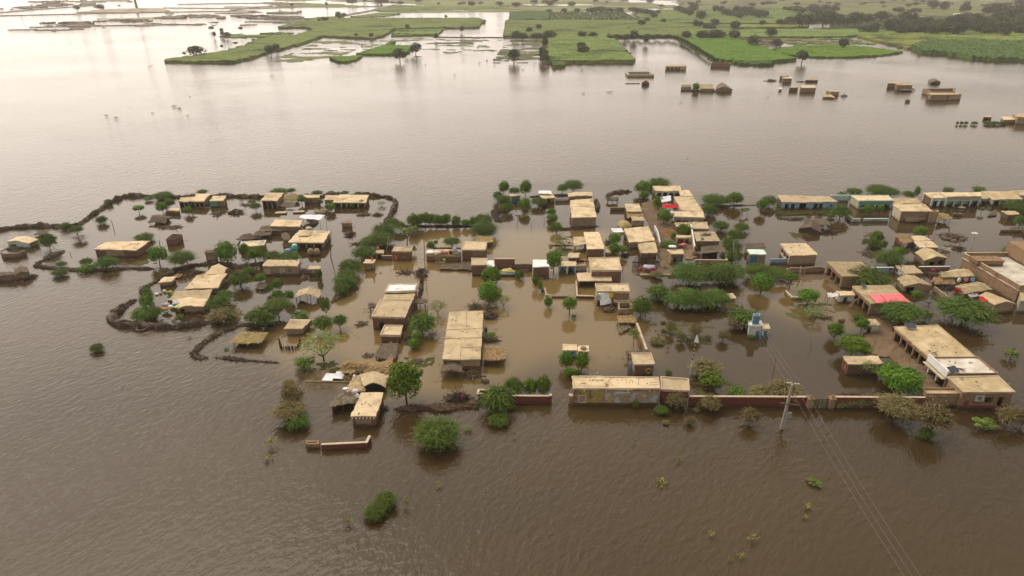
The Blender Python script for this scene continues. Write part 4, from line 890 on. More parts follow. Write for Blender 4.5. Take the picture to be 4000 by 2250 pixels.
p = HOUSES['E13']; q = p[2][3].lerp(p[2][2], .72); m_ = MB(); m_.tube([(math.cos(t) * .38, 0, math.sin(t) * .38) for t in [k * .45 for k in range(13)]], .09, 6); o = m_.build('wreath', 'yellow'); o.location = (q.x, q.y + .0, p[1] * .5); tag(o, 'yellow wreath hanging on the square brown house', 'wreath')
S('E13b', 'broken pole shelter at the back of the square brown house', None, '2446 1372 2540 1370 2548 1380 2452 1382', 26, 'thatch_grey', np_=5, straw=10)
cloth('blue_sheet', 'blue and white sheet hanging at the side of the square brown house', 'sheet', '2463 1408 2468 1412 2466 1452 2450 1452', [2.2, 2.2, .1, .1], 'blue_cloth', .1)
H('E14', 'long brick building with a faded painted advertisement on its yellow front wall', 'the painted-wall building', '2235 1470 2572 1474 2580 1519 2238 1519', 65, 'brick', 'roof_mud', lip=.10, spout=4,
  op='0,.005,.355,.16,.97,g,paint_yellow 0,.36,.995,.14,.86,g,paint_mixed 0,.06,.145,.15,.62,p,white_wall 0,.066,.139,.185,.60,g,paint_mixed,11 0,.37,.44,.3,.72,g,grey_cloth,1 0,.40,.45,.16,.5,g,paint_yellow,2 0,.68,.735,.42,.5,g,blue_pale,1 0,.80,.89,.14,.22,g,blue_pale,1 0,.5,.66,.74,.82,g,mint,1')
# the black lettering in the yellow field, stroke by stroke
r_, h_, Q_, l_ = HOUSES['E14']; I_ = inset(Q_, .15); A_, B_ = I_[3], I_[2]; d_ = (B_ - A_).normalized(); ln_ = (B_ - A_).length; nn_ = Vector((d_.y, -d_.x, 0)); nn_ = nn_ if nn_.y < 0 else -nn_
def stroke(pts, r=.035, m='ink', name='lettering'):
    mb = MB(); pp = [A_ + d_ * (u * ln_) + nn_ * .05 + Vector((0, 0, v * h_)) for u, v in pts]; mb.tube(pp, r, 5); return mb.build(name, m, r_, l_)
ux = lambda x: (x - 120) / 2310.; vz = lambda y: (560 - y) / 430.
for s in ('490 378 512 380 528 360 530 335', '528 362 545 362 560 345 572 362 600 362 606 330', '575 322 590 318', '606 362 640 360 645 320', '640 362 660 345 676 362 690 360', '655 326 668 320', '700 380 722 378 735 350 730 320 712 330 715 348', '735 385 760 384 772 360 768 340', '770 362 790 350 800 362 815 345 826 362 838 360', '838 362 850 318', '850 362 880 362 900 340 886 330 872 350 890 372 908 372'):
    v = pxpoly(s); stroke([(ux(x), vz(y)) for x, y in v], .032)
for s in ('655 290 655 190 625 180 612 205', '700 200 705 158 760 165', '520 250 560 160', '240 238 480 240', '490 243 850 240'): stroke([(ux(x), vz(y)) for x, y in pxpoly(s)], .03, 'white_wall', 'faded_stroke')
for s in ('2160 410 2200 395 2290 405 2380 400', '2150 470 2250 468 2330 460 2390 470', '1740 300 1990 300', '1850 280 1850 470', '1250 340 1290 330 1270 360 1320 355', '1600 430 1620 360 1680 350 1690 420'): stroke([(ux(x), vz(y)) for x, y in pxpoly(s)], .028, 'grey_ink', 'faded_stroke')
W('low brick pillar at the corner of the painted-wall building', None, '2223 1548 2238 1548', 38, 'brick_tan', .6, coping='coping', name='brick_pillar', cat='pillar')
H('E15', 'darker brick room with a tan roof joined to the painted-wall building', 'the dark brick room', '2580 1472 2691 1481 2694 1528 2581 1523', 55, 'brick_red', 'roof_mud', lip=.14)
W('long straight red brick boundary wall along the flooded road', 'the long red boundary wall', '2694 1551 3160 1553', 38, 'brick_red', .35, coping='coping')
for x, t in ((3168, 'stepped brick gate pillar at the end of the long red boundary wall'), (3253, 'stepped brick gate pillar where the vine-grown wall begins')):
    h_ = height(x, 1550, 46); p = P(x, 1550, h_); o = thing('gate_pillar', t, 'pillar', (p.x, p.y, 0))
    m_ = MB(); m_.box((0, 0), .36, .36, -1, h_ * .86); m_.build('shaft', 'brick_tan', o); m_ = MB(); m_.box((0, 0), .44, .44, h_ * .86, h_ * .93); m_.box((0, 0), .28, .28, h_ * .93, h_ * 1.01); m_.blob((0, 0, h_ * 1.06), .2, .2, .2, 1, 8, 5, 0); m_.build('cap', 'brick_tan', o)
h_ = height(3180, 1557, 36); o = thing('wooden_gate', 'grey plank double gate standing ajar between two stepped pillars', 'gate', P(3210, 1557, h_) * 1); o.location.z = 0; lm(3210, 1575, 'the plank gate'); g0 = o.location.copy()
for a, b in ((3180, 3207), (3209, 3241)):
    A_, B_ = P(a, 1557, h_), P(b, 1557 + (2 if a < 3200 else 0), h_); m_ = MB(); n_ = 6
    for k in range(n_): m_.slab(A_.lerp(B_, k / n_ + .01), A_.lerp(B_, (k + 1) / n_ - .01), Vector((0, 1, 0)), .06, -.8, h_ - .06 * (k % 2))
    m_.slab(A_, B_, Vector((0, -1, 0)), .05, h_ * .7, h_ * .8); m_.build('gate_leaf', 'wood', o, g0)
W('red brick wall with green vines next to the plank gate', 'the vine-grown wall', '3265 1553 3616 1555', 42, 'brick_red', .35, coping='coping', ragged=.06)
# ================================================================ houses along the muddy lane
H('G1', 'white-washed house with four arched openings at the head of the lane', 'the four-arch white house', '2548 726 2656 726 2662 746 2560 746', 25, 'white_wall', 'roof_mud', left='mud_light', op='0,.06,.24,.1,.75,a 0,.3,.48,.1,.75,a 0,.54,.72,.1,.75,a 0,.78,.96,.1,.75,a')
H('G2', 'stepped tan-roofed room behind the white tarp', None, '2652 743 2690 742 2707 765 2657 766', 26, 'mud', 'roof_mud')
H('G3', 'long tan-roofed row house stepping down the lane behind the red cloth', 'the stepped row house', '2631 768 2706 766 2746 824 2662 822', 24, 'plaster', 'roof_mud', straw=.3)
H('G4', 'grey house with four arched windows low over the lane', 'the low four-arch house', '2634 825 2746 824 2753 851 2632 847', 24, 'plaster', 'roof_mud', op='0,.06,.24,0,.5,a 0,.3,.48,0,.5,a 0,.54,.72,0,.5,a 0,.78,.96,0,.5,a', lip=.1)
cloth('white_tarp', 'white tarpaulin tied above the lane beside the four-arch white house', 'tarpaulin', '2578 770 2621 763 2622 784 2585 791', [3.2, 3.2, 2.6, 2.6], 'white_cloth', .2, 4)
cloth('red_awning', 'bright red cloth awning in front of the stepped row house', 'awning', '2586 798 2646 797 2650 810 2588 812', [2.6, 2.8, 2.3, 2.2], 'red_cloth', .25, 4)
bundle('crumpled white sheets at the corner of the low four-arch house', 2624, 850, 22, 26, 'white_cloth', .4)
H('G5', 'mud roof over a small courtyard room behind a green tree', None, '2634 868 2700 868 2700 885 2640 886', 18, 'mud', 'roof_dull', straw=2)
H('G5b', 'plain plastered room with a tan roof at the water side of the lane', 'the plain plastered room', '2702 866 2760 866 2771 893 2705 893', 14, 'plaster', 'roof_mud')
H('G6', 'tan-roofed house with a solar panel and stored poles on the roof', 'the pole-roofed house', '2706 905 2793 904 2814 941 2720 942', 21, 'mud', 'roof_mud')
cloth('solar_panel', 'small dark solar panel on the pole-roofed house', 'solar panel', '2737 928 2748 927 2750 935 2739 936', [HOUSES['G6'][1] + .4, HOUSES['G6'][1] + .4, HOUSES['G6'][1] + .2, HOUSES['G6'][1] + .2], 'panel', 0, wr=0)
debris('bundle of long poles stored on the pole-roofed house', 2762, 918, 50, 5, 'wood', 14, HOUSES['G6'][1] + .15, high=.15)
W('tall white wall with pillars dividing the courtyard from the pole-roofed house', None, '2701 876 2708 915 2716 962', 26, 'cream', .25, coping='white_wall')
S('G7', 'sagging reed shed with a wide dark opening beside the tall white wall', 'the sagging reed shed', '2740 964 2808 960 2836 984 2742 990', 26, 'thatch_grey', straw=16, sag=.25, np_=6, sides='2,dark,0,1')  # near-black back screen painted as the shade inside the shed
W('low mud courtyard wall in front of the sagging reed shed', None, '2716 1016 2842 1017 2838 986', 20, 'mud_light', .28, coping='coping')
H('G7b', 'small open-fronted room with cloth doors in the lane courtyard', None, '2642 918 2698 918 2700 928 2641 928', 26, 'cream', 'roof_dull', op='0,.08,.55,0,.8,d,maroon 0,.6,.95,0,.8,o')
cloth('orange_cloth', 'orange cloth strung across the lane courtyard', 'cloth', '2586 903 2640 897 2634 912 2584 915', [1.4, 1.8, .9, .8], 'orange_cloth', .2, wr=.15)
W('whitewashed lane wall with thin pillars beside the orange cloth', None, '2560 880 2572 905 2581 945', 22, 'white_wall', .25)
H('G8', 'small tan-sided house with a dark front window at the foot of the lane', 'the lane-foot house', '2606 975 2666 974 2674 992 2622 993', 48, 'mud', 'roof_mud', left='mud_light', op='0,.18,.45,.3,.72,o 0,.7,.95,.25,.75,d,blue', lip=.08)  # left wall in a lighter mud tone, coloured as the lit side
bundle('white framed bed standing on the lane-foot house', 2627, 966, 32, 8, 'white_cloth', 3.2, 'bed', 'bed_frame')
bundle('pink blanket bundle in the lane courtyard', 2671, 962, 28, 12, 'pink', .5)
H('G9', 'long house with a blotchy tan roof on the left side of the lane', 'the blotchy-roof lane house', '2436 893 2533 884 2558 939 2458 948', 27, 'mud', 'roof_mud', op='3,.3,.9,0,.85,v,wood_pale,3', amp=.07)
H('G9b', 'front room with a drooping tan roof above a dark paling', 'the drooping-roof room', '2490 946 2558 939 2569 986 2502 989', 22, 'mud', 'roof_mud', amp=.09, straw=1)
palisade('dark paling of close-set sticks below the drooping-roof room', '2474 1008 2580 1008', 34, 'brush', 'paling', 'stick_paling')
palisade('short dark stick gate beside the high central house', '2420 1006 2444 1006', 30, 'wood', 'gate', 'stick_gate', .3)
cloth('white_canopy', 'white sheet canopy on posts next to the blotchy-roof lane house', 'canopy', '2385 893 2428 890 2438 906 2398 909', [2.0, 2.2, 1.9, 1.7], 'white_cloth', .15, 4)
m_ = MB(); p = P(2436, 890); m_.blob((0, 0, .6), 25 * mpp(p), 2.2, 1.1, 3, 14, 7, .08); o = m_.build('straw_stack', 'thatch'); o.location = p; tag(o, 'rounded golden straw stack behind the white sheet canopy', 'straw stack')
H('G10', 'square tan-roofed room beside the pond wall at the top of the lane', 'the pond-side room', '2441 795 2497 795 2508 826 2447 826', 22, 'mud_light', 'roof_mud')
S('G10b', 'patch of rough thatch between the pond-side room and the small front room', None, '2450 830 2505 830 2512 845 2452 848', 14, 'thatch', np_=6)
H('G11', 'small front room with a bright tan roof below the pond-side room', None, '2466 846 2513 846 2519 861 2469 862', 26, 'mud_light', 'roof_mud')
W('dark mud wall jutting into the pond from the pond-side room', None, '2385 811 2442 811', 13, 'mud', .3, coping='mud_light')
S('G12w', 'black bent pole frame standing in the pond', None, '2372 770 2414 772 2416 782 2370 780', 14, 'brush', straw=10, np_=6)
H('G12', 'large house with a bright tan roof and dark front wall facing the lagoon', 'the bright-roof lagoon house', '2228 808 2321 807 2331 847 2233 850', 42, 'mud', 'roof_mud', spout=2)
H('G12b', 'back room with a half-stripped lattice roof behind the bright-roof lagoon house', None, '2228 782 2315 775 2321 806 2228 807', 36, 'mud_light', 'roof_mud', straw=2.5)
H('G12c', 'gabled back shed with a rippled tan roof near the big acacia', 'the rippled-roof shed', '2217 753 2311 749 2314 763 2220 768', 14, 'mud_light', 'roof_mud', ridge=.4, axis='x', amp=.12)
brush_fence('dark brush stack along the side of the bright-roof lagoon house', None, '2326 785 2332 800 2336 815 2334 826', 1.6, 2.0, 'brush')
H('G13', 'small shop with a white sheet roof at the pond edge', 'the white-roofed shop', '2103 745 2152 744 2154 756 2103 756', 28, 'mud_light', 'roof_white')
H('G13b', 'front porch with a tan roof and dark doorway on the white-roofed shop', None, '2104 757 2158 757 2170 771 2118 775', 22, 'mud', 'roof_mud', op='0,.3,.65,0,.85,o')
W('whitewashed low wall between the white-roofed shop and the bright-roof lagoon house', None, '2170 775 2221 773', 14, 'white_wall', .25)
H('G14', 'little painted kiosk with blue shutters and a green fascia among trees', 'the blue-shutter kiosk', '1989 759 2029 759 2034 764 1996 766', 28, 'cream', 'roof_mud', op='0,.03,.33,.05,.6,d,blue 0,.35,.64,.05,.6,d,blue 0,.66,.97,.05,.6,d,blue 0,.02,.98,.64,.95,g,green_paint', name='kiosk', cat='kiosk')
H('G15', 'long tan-roofed house with a plain dark front wall by the centre trees', 'the long plain-front house', '2281 906 2340 905 2362 971 2292 973', 36, 'brick', 'roof_mud')
H('G15b', 'open porch room with a tan roof and mud corner posts beside the long plain-front house', 'the mud-post porch', '2240 926 2291 923 2293 952 2242 960', 29, 'mud_light', 'roof_mud', op='0,.12,.9,0,.9,o 3,.15,.85,0,.9,o 2,.1,.9,0,.8,o')
H('G15c', 'tiny side store with a tan lid roof next to the long plain-front house', None, '2364 972 2385 972 2386 985 2363 986', 20, 'mud', 'roof_mud')
# ================================================================ right-hand part of the village
H('R1', 'square house with a clean tan roof and a pillared opening on its left side', 'the clean square house', '3048 951 3148 949 3195 995 3084 998', 41, 'mud_light', 'roof_mud', left='cream', op='3,.08,.92,.25,.8,v,cream,3')
W('worn pale blue wall in front of the clean square house', None, '3012 1012 3084 1011', 20, 'blue_pale', .25)
H('R2', 'hut with a mint-white sheet roof and a tall blue door', 'the tall blue door hut', '2920 974 2983 974 2996 992 2931 993', 40, 'mud', 'roof_mint', op='0,.0,.42,.02,.85,d,blue')
S('R2b', 'rough reed roof with a torn tan flap behind the tall blue door hut', None, '2912 948 2985 952 2994 968 2916 970', 22, 'thatch_grey', straw=16, np_=6)
H('R3', 'house with a wide tan roof and three dark openings facing the muddy yard', 'the muddy-yard house', '3229 1022 3367 1022 3424 1078 3290 1080', 50, 'brick_tan', 'roof_dull', op='3,.08,.92,0,.72,v,brick_tan,3', front='mud')
W('crumbling mud wall behind the muddy yard', None, '3075 1046 3225 1041', 26, 'mud', .35, ragged=.25)
for k, x in enumerate((3121, 3131, 3139)):
    p = P(x, 1082 + (k == 1) * 2); m_ = MB(); m_.tube([(0, 0, -.5), (-.5 * (k == 1), .1, 2.3)], .09, 5); o = m_.build('wooden_pole', 'wood_pale'); o.location = p
    tag(o, ('upright pale pole left against the crumbling mud wall', 'leaning pale pole against the crumbling mud wall', 'second upright pale pole against the crumbling mud wall')[k], 'pole')
W('low bent cream wall around a pool beside the leaning tree', 'the low cream pool wall', '3066 1134 3092 1160 3140 1162', 12, 'cream', .3, hgt=.6)
H('R4', 'brick house with two red sheets spread on its roof and a solar panel', 'the red-sheet roof house', '3326 1116 3480 1112 3560 1182 3401 1186', 50, 'brick_tan', 'roof_dull', op='3,.12,.95,0,.72,v,brick_tan,3', front='mud', spout=0)
h_ = HOUSES['R4'][1] + .2
cloth('red_sheet', 'smaller bright red sheet on the roof of the solar-panel house', 'sheet', '3392 1149 3437 1148 3466 1182 3426 1184', h_, 'pink_tarp', -.03, wr=.04)
cloth('red_sheet', 'larger bright red sheet on the roof of the solar-panel house', 'sheet', '3440 1148 3519 1146 3556 1181 3469 1182', h_, 'pink_tarp', -.03, wr=.04)
def panel(label, x, y, wpx, dpx, z, rot=0):
    p = P(x, y, z); s = mpp(p); o = thing('solar_panel', label, 'solar panel', p); wd = wpx * s * .5; m_ = MB(); m_.hexa([(-wd, -.5, .18), (wd, -.5, .18), (wd, .5, .6), (-wd, .5, .6)], [(-wd, -.52, .23), (wd, -.52, .23), (wd, .48, .65), (-wd, .48, .65)]); c = m_.build('glass_face', 'panel', o); c.rotation_euler.z = rot
    m_ = MB()
    for sx in (-1, 1): m_.box((sx * wd * .8, .35), .03, .03, 0, .5); m_.box((sx * wd * .8, -.35), .03, .03, 0, .2)
    e_ = .04; m_.hexa([(-wd - e_, -.5 - e_, .17), (wd + e_, -.5 - e_, .17), (wd + e_, -.5, .17), (-wd - e_, -.5, .17)], [(-wd - e_, -.5 - e_, .24), (wd + e_, -.5 - e_, .24), (wd + e_, -.5, .24), (-wd - e_, -.5, .24)])
    m_.build('stand', 'metal', o)
panel('single solar panel on the red-sheet roof house', 3373, 1124, 16, 14, h_ - .1)
H('R5', 'small white room with a dark doorway and a torn white sheet awning', 'the torn-awning white room', '3264 1137 3331 1137 3343 1153 3280 1155', 31, 'white_wall', 'roof_mud', op='0,.3,.58,0,.8,o')
cloth('torn_awning', 'torn white sheet awning leaning from the small white room', 'awning', '3230 1142 3278 1146 3276 1158 3236 1162', [1.8, 2.0, 1.7, 1.3], 'roof_white', .2, 4, wr=.2)
h_ = height(3320, 1165, 36); p = P(3318, 1200); o = thing('ladder', 'bamboo ladder leaning against the red-sheet roof house', 'ladder', p); q = P(3343, 1167, 2.4) - p
m_ = MB(); n_ = Vector((q.y, -q.x, 0)).normalized() * .25
for sg in (-1, 1): m_.tube([n_ * sg, q + n_ * sg], .05, 5)
m_.build('rail', 'wood_pale', o); 
for k in range(7): m_ = MB(); c = q * ((k + .7) / 7.6); m_.tube([c - n_ * 1.1, c + n_ * 1.1], .04, 4); m_.build('rung', 'wood_pale', o)
H('R6', 'little white hut with a dark open door on the mud bank', 'the mud-bank white hut', '3386 1246 3420 1246 3440 1270 3380 1271', 34, 'white_wall', 'roof_mud', op='0,.15,.48,0,.8,o', straw=.6, name='white_hut', cat='hut')
H('R7', 'long brick house with five tall dark openings along its left side', 'the five-opening house', '3491 1276 3664 1269 3816 1397 3628 1398', 54, 'brick_tan', 'roof_dull', corner='FL', op='3,.05,.95,0,.74,v,brick_tan,5', lip=.06, lipm='roof_dull')
h_ = HOUSES['R7'][1]
panel('pair of solar panels at the back corner of the five-opening house roof', 3556, 1281, 36, 16, h_ + .1)
p = P(3650, 1380, h_ + .12); o = thing('ceiling_fan', 'white three-bladed fan lying on the five-opening house roof', 'fan', p); m_ = MB(); m_.tube([(0, 0, .05), (0, 0, .2)], .15, 8); m_.build('hub', 'white_wall', o)
for k in range(3):
    a = 2.09 * k + .5; d = Vector((math.cos(a), math.sin(a), 0)); n_ = Vector((-d.y, d.x, 0)) * .09; m_ = MB(); m_.hexa([tuple(q + Vector((0, 0, .1))) for q in (d * .1 - n_, d * .75 - n_, d * .75 + n_, d * .1 + n_)], [tuple(q + Vector((0, 0, .13))) for q in (d * .1 - n_, d * .75 - n_, d * .75 + n_, d * .1 + n_)]); m_.build('blade', 'white_wall', o)
H('R8', 'house with a white worn roof terrace and white-columned veranda', 'the white-terrace house', '3628 1398 3818 1397 3901 1463 3704 1465', 60, 'white_wall', 'roof_worn', op='3,.08,.92,0,.62,v,white_wall,2', front='brick', lip=.22, lipm='brick_tan')
r_, h_, Q_, l_ = HOUSES['R8']; m_ = MB(); d_ = (Q_[0] - Q_[3]).normalized(); n_ = Vector((-d_.y, d_.x, 0)); n_ = n_ if n_.x > 0 else -n_
m_.slab(Q_[3] - n_ * .22, Q_[0] - n_ * .22, n_, .16, h_ - .5, h_ + .75); m_.build('balustrade', 'roof_white', r_, l_); m_ = MB(); m_.slab(Q_[3] - n_ * .75, Q_[0] - n_ * .75, n_, .52, h_ - .78, h_ - .62); m_.build('ledge', 'cream', r_, l_)
panel('two tilted solar panels on the white-terrace house roof', 3720, 1452, 40, 20, h_ + .12, .3)
debris('plank lying on the white-terrace house roof', 3748, 1441, 40, 3, 'brush_brown', 3, h_ + .15, high=.05)
H('R9', 'tan-roofed brick house with a poster, a barred window and a doorway facing the flooded road', 'the poster-fronted house', '3700 1472 3900 1469 3967 1533 3762 1533', 66, 'brick_tan', 'roof_dull', left='mud_light', corner='FR', lip=.1,
  op='0,.28,.45,.47,.83,p,white_wall 0,.32,.40,.58,.76,g,grey_ink,16 0,.295,.35,.66,.79,g,grey_cloth,16 0,.35,.42,.52,.56,g,grey_ink,16 0,.485,.64,.36,.7,w,brush_brown 0,.745,.86,0,.72,o 0,.08,.18,.1,.5,g,brick_red,1 0,0,1,0,.2,g,brick_red,2 3,.1,.3,0,.6,o')
H('R10', 'low flat annex with a raised rim in front of the white-terrace house', 'the rimmed annex', '3597 1521 3752 1521 3757 1545 3617 1545', 44, 'brick_tan', 'roof_dull', lip=.3, lipm='brick_tan', op='0,.08,.95,.3,.75,g,mud_light')
H('R11', 'small red brick store beside the pale green feathery tree', 'the small red brick store', '3290 1390 3428 1390 3450 1421 3313 1422', 46, 'brick', 'roof_mud', left='brick_red', op='3,.4,.62,.3,.75,w,wood_pale')
W('short brick wall between two big acacias behind the five-opening house', None, '3656 1302 3700 1344', 34, 'brick', .3, coping='coping')
# pump house
H('R12', 'small two-storey white pump house with blue doors standing in deep water', 'the white pump house', '2922 1254 2976 1254 2977 1274 2926 1273', 46, 'white_wall', 'roof_white', op='0,.62,.95,0,.58,d,blue', lip=.08, lipm='white_wall', name='pump_house', cat='pump house', left='cream', ov=.1)
r_, h_, Q_, l_ = HOUSES['R12']; q = inset(Q_, .55); m_ = MB(); hh = 1.7
for a, b in ((0, 1), (1, 2), (2, 3), (3, 0)):
    d = (q[b] - q[a]).normalized(); m_.slab(q[a] + d * (.16 if a % 2 else 0), q[b] - d * (.16 if a % 2 else 0), Vector((d.y, -d.x, 0)), .15, h_, h_ + hh - .004 * (a % 2))
m_.build('tank_wall', 'blue_pale', r_, l_)
d = (q[2] - q[3]).normalized(); m_ = MB(); nn_ = Vector((d.y, -d.x, 0)); m_.slab(q[3].lerp(q[2], .06) + nn_ * .02, q[3].lerp(q[2], .94) + nn_ * .02, nn_, .01, h_ + .15, h_ + hh - .2); m_.build('painted_panel', 'blue', r_, l_)
H('R12b', 'lower side room of the white pump house with a dark blue door', None, '2977 1266 3003 1267 3008 1286 2977 1286', 34, 'white_wall', 'roof_mud', op='0,.3,.82,0,.85,d,blue', lip=.1, lipm='cream', ov=.08, name='pump_room', cat='room')
H('R13', 'tiny white-framed booth with a tan lid roof among bushes', 'the tiny booth', '2838 1146 2863 1145 2877 1164 2853 1166', 24, 'cream', 'roof_mud', op='0,.2,.8,0,.85,o', name='booth', cat='booth')
# the big roof at the right edge
H('R14', 'big parapeted house with a broad white roof terrace at the right edge', 'the big white terrace', '3758 1003 4062 1000 4230 1128 3979 1133', 52, 'brick_tan', 'roof_worn', lip=.9, lipm='brick_tan', corner='FR')
r_, h_, Q_, l_ = HOUSES['R14']; m_ = MB(); I2 = inset(Q_, .02)
for k in range(4):
    A, B = I2[k], I2[(k + 1) % 4]; C, D = inset(Q_, .22)[(k + 1) % 4], inset(Q_, .22)[k]; m_.hexa([(p.x, p.y, h_ + .905) for p in (A, D, C, B)], [(p.x, p.y, h_ + .95 + .002 * k) for p in (A, D, C, B)])
m_.build('parapet_coping', 'cream', r_, l_)
p = P(3850, 1030, h_ + .1); m_ = MB(); m_.box((0, 0), 2.6, 1.2, 0, 1.0); m_.box((0, 0), 2.75, 1.35, 1.0, 1.15); o = m_.build('stair_hood', 'brick_tan'); o.location = p; tag(o, 'low brick stair hood on the big white terrace', 'stair hood')
debris('stack of poles leaning on the stair hood of the big white terrace', 3843, 1010, 44, 12, 'wood', 14, h_ + .9, high=.5)
p = P(4003, 1020, h_ + .1); m_ = MB(); m_.box((0, 0), 1.9, 3.6, 0, 2.9); o = m_.build('roof_room', 'brick_tan'); o.location = p; tag(o, 'brick roof room at the far end of the big white terrace', 'room')
H('R14b', 'plain grey house front below the big white terrace at the frame edge', None, '3982 1128 4120 1128 4120 1180 3984 1176', 46, 'plaster', 'roof_dull', corner='FL')
# along the back shore
H('R15', 'long pale house with an old tan roof and five dark doorways behind a green hedge', 'the hedge-fronted long house', '3037 761 3238 767 3275 788 3054 790', 28, 'blue_pale', 'roof_mud', left='brick', op='0,.06,.13,0,.75,o 0,.17,.24,0,.75,o 0,.32,.45,0,.85,o 0,.58,.66,0,.75,o 0,.68,.75,0,.75,o 0,.88,.93,.3,.6,o', amp=.1)
W('pale blue wall with a doorway joining two back-shore houses', 'the pale blue joining wall', '3243 764 3320 763', 25, 'cyan', .28, coping='mint')
H('R17', 'house with a teal fascia and four dark bays, trees growing in its yard', 'the teal-fascia house', '3322 763 3469 763 3491 784 3355 785', 34, 'cyan', 'roof_mud', left='cream', op='0,0,1,.62,.98,g,teal 0,.07,.95,0,.58,v,mint,4', lip=.1, lipm='mint')
W('low pale blue wall at the flooded yard of the teal-fascia house', 'the low pale blue yard wall', '3377 855 3472 855', 13, 'cyan', .3, coping='white_wall')
W('short low pale blue wall with a slanting end at the flooded yard', None, '3309 832 3332 855 3362 855', 13, 'cyan', .3, coping='cream')
S('R17b', 'grey reed roof between the teal-fascia house and the white house', None, '3484 775 3580 772 3606 796 3490 797', 18, 'roof_dull', np_=6, straw=4)
H('R18', 'cream-sided house with a bare brown front wall and a small tower', 'the cream-sided house', '3486 798 3615 798 3644 825 3522 825', 43, 'mud', 'roof_mud', left='cream', op='3,.02,.3,0,.6,d,white_wall')
H('R18b', 'small square stair tower at the corner of the cream-sided house', None, '3638 819 3667 819 3670 828 3634 828', 46, 'mud_light', roof=False, name='stair_tower', cat='tower')
S('R18c', 'drooping thatch canopy on posts beside the small stair tower', None, '3670 832 3702 838 3718 852 3664 857', 20, 'thatch', np_=5)
cloth('fishing_net', 'pale net hung on poles in front of the cream-sided house', 'net', '3534 848 3620 854 3580 866 3536 868', [1.6, 1.3, .3, .2], 'wood_pale', .3, wr=.05)
H('R19', 'white-green house with two big openings and a brick side wall', 'the white-green corner house', '3606 753 3669 751 3708 772 3642 774', 37, 'mint', 'roof_mud', left='brick', op='0,.12,.4,0,.7,o 0,.56,.86,0,.7,o')
H('R19b', 'long house with a weathered parapet and four wide bays between white pillars', 'the four-bay parapet house', '3671 751 3831 751 3836 765 3699 768', 44, 'mint', 'roof_mud', op='0,0,1,.66,.98,g,plaster 0,.03,.98,0,.6,v,mint,4')
H('R20', 'thatched room at the end of the four-bay parapet house', None, '3797 750 3848 750 3863 776 3836 778', 22, 'plaster', 'roof_dull', op='0,.1,.9,0,.7,o')
H('R21', 'pillared house with a sloping tan roof near the right edge', 'the pillared end house', '3830 747 3952 747 3997 777 3878 780', 24, 'mint', 'roof_dull', op='0,.05,.97,0,.8,v,mint,4')
H('R22', 'last tan-roofed house cut off by the frame on the back shore', None, '3946 744 4020 742 4050 760 3982 764', 18, 'plaster', 'roof_dull')
H('R23', 'small red brick room with a tan lid roof in the right-hand lagoon', 'the small red brick room', '3912 823 3966 824 3984 836 3938 838', 23, 'brick', 'roof_dull')
S('R23b', 'half-sunken tilted reed roof beside the small red brick room', None, '3868 832 3890 822 3892 838 3858 842', 4, 'thatch_grey', np_=4)
W('low dark mud wall with a leaning pole at the right edge', None, '3912 897 3990 897', 12, 'mud', .3)
W('small dark mud wall stub with a bent log in front of the four-bay parapet house', None, '3725 832 3760 834', 12, 'mud', .3)
bundle('pale overturned boat-like trough in front of the four-bay parapet house', 3757, 814, 28, 8, 'coping', 0, 'trough', 'trough')
S('R25', 'long patched thatch roof on dark posts in the right lagoon', 'the patched thatch on posts', '3494 920 3556 923 3564 944 3530 952', 22, 'thatch', np_=6, straw=10, sides='3,brick,0,1')
H('R25b', 'small tan-roofed house whose pale blue side wall has a window and door', 'the pale blue side-wall house', '3566 941 3637 941 3669 967 3594 966', 21, 'mud', 'roof_mud', left='blue_pale', op='3,.15,.4,.2,.75,w,brush_brown 3,.62,.82,0,.7,o')
H('R25c', 'tan roof standing behind the pale blue side-wall house', None, '3552 924 3588 920 3638 936 3572 941', 20, 'mud', 'roof_mud', ridge=.3, axis='x')
H('R26', 'hut with a peaked tan roof and a broken dark gable front', 'the broken-gable hut', '3574 986 3641 972 3702 1008 3612 1017', 28, 'mud', 'roof_dull', ridge=.7, op='0,.25,.5,0,.7,o 0,.65,.9,.1,.8,o')
H('R27', 'small painted house with red shutters and a letter R on its pale side wall', 'the red-shutter painted house', '3496 1036 3571 1036 3609 1067 3535 1068', 26, 'mud', 'roof_mud', left='mint', op='3,.06,.3,.2,.75,d,red_paint 3,.68,.94,.1,.6,d,red_paint', corner='FL')
r_, h_, Q_, l_ = HOUSES['R27']; I_ = inset(Q_, .15); A_, B_ = I_[0], I_[3]; d_ = (B_ - A_).normalized(); ln_ = (B_ - A_).length; nn_ = Vector((-d_.y, d_.x, 0)); nn_ = nn_ if nn_.x < 0 else -nn_
for s in ('.46 .2 .47 .68 .55 .66 .57 .52 .54 .44 .47 .44', '.51 .44 .58 .16'):
    v = pxpoly(s); mb = MB(); mb.tube([A_ + d_ * (u * ln_) + nn_ * .05 + Vector((0, 0, t * h_)) for u, t in v], .05, 5); mb.build('lettering', 'grey_ink', r_, l_)
W('pale blue wall with two red emblems beside the red-shutter painted house', 'the red-emblem wall', '3402 1046 3493 1046', 22, 'blue_pale', .28, coping='white_wall')
for x in (3417, 3479):
    p = P(x, 1050, 1.3); m_ = MB(); m_.blob((0, 0, 0), .42, .06, .26, 2, 8, 5, .1); o = m_.build('wall_emblem', 'red_paint'); o.location = p + Vector((0, -.12, 0)); tag(o, f'{"first" if x < 3450 else "second"} round red emblem on the pale blue wall, {"farther from" if x < 3450 else "next to"} the painted house', 'emblem')
W('white-capped mud wall behind the crowded thatch roofs', None, '3592 1043 3712 1042', 20, 'mud', .28, coping='white_wall')
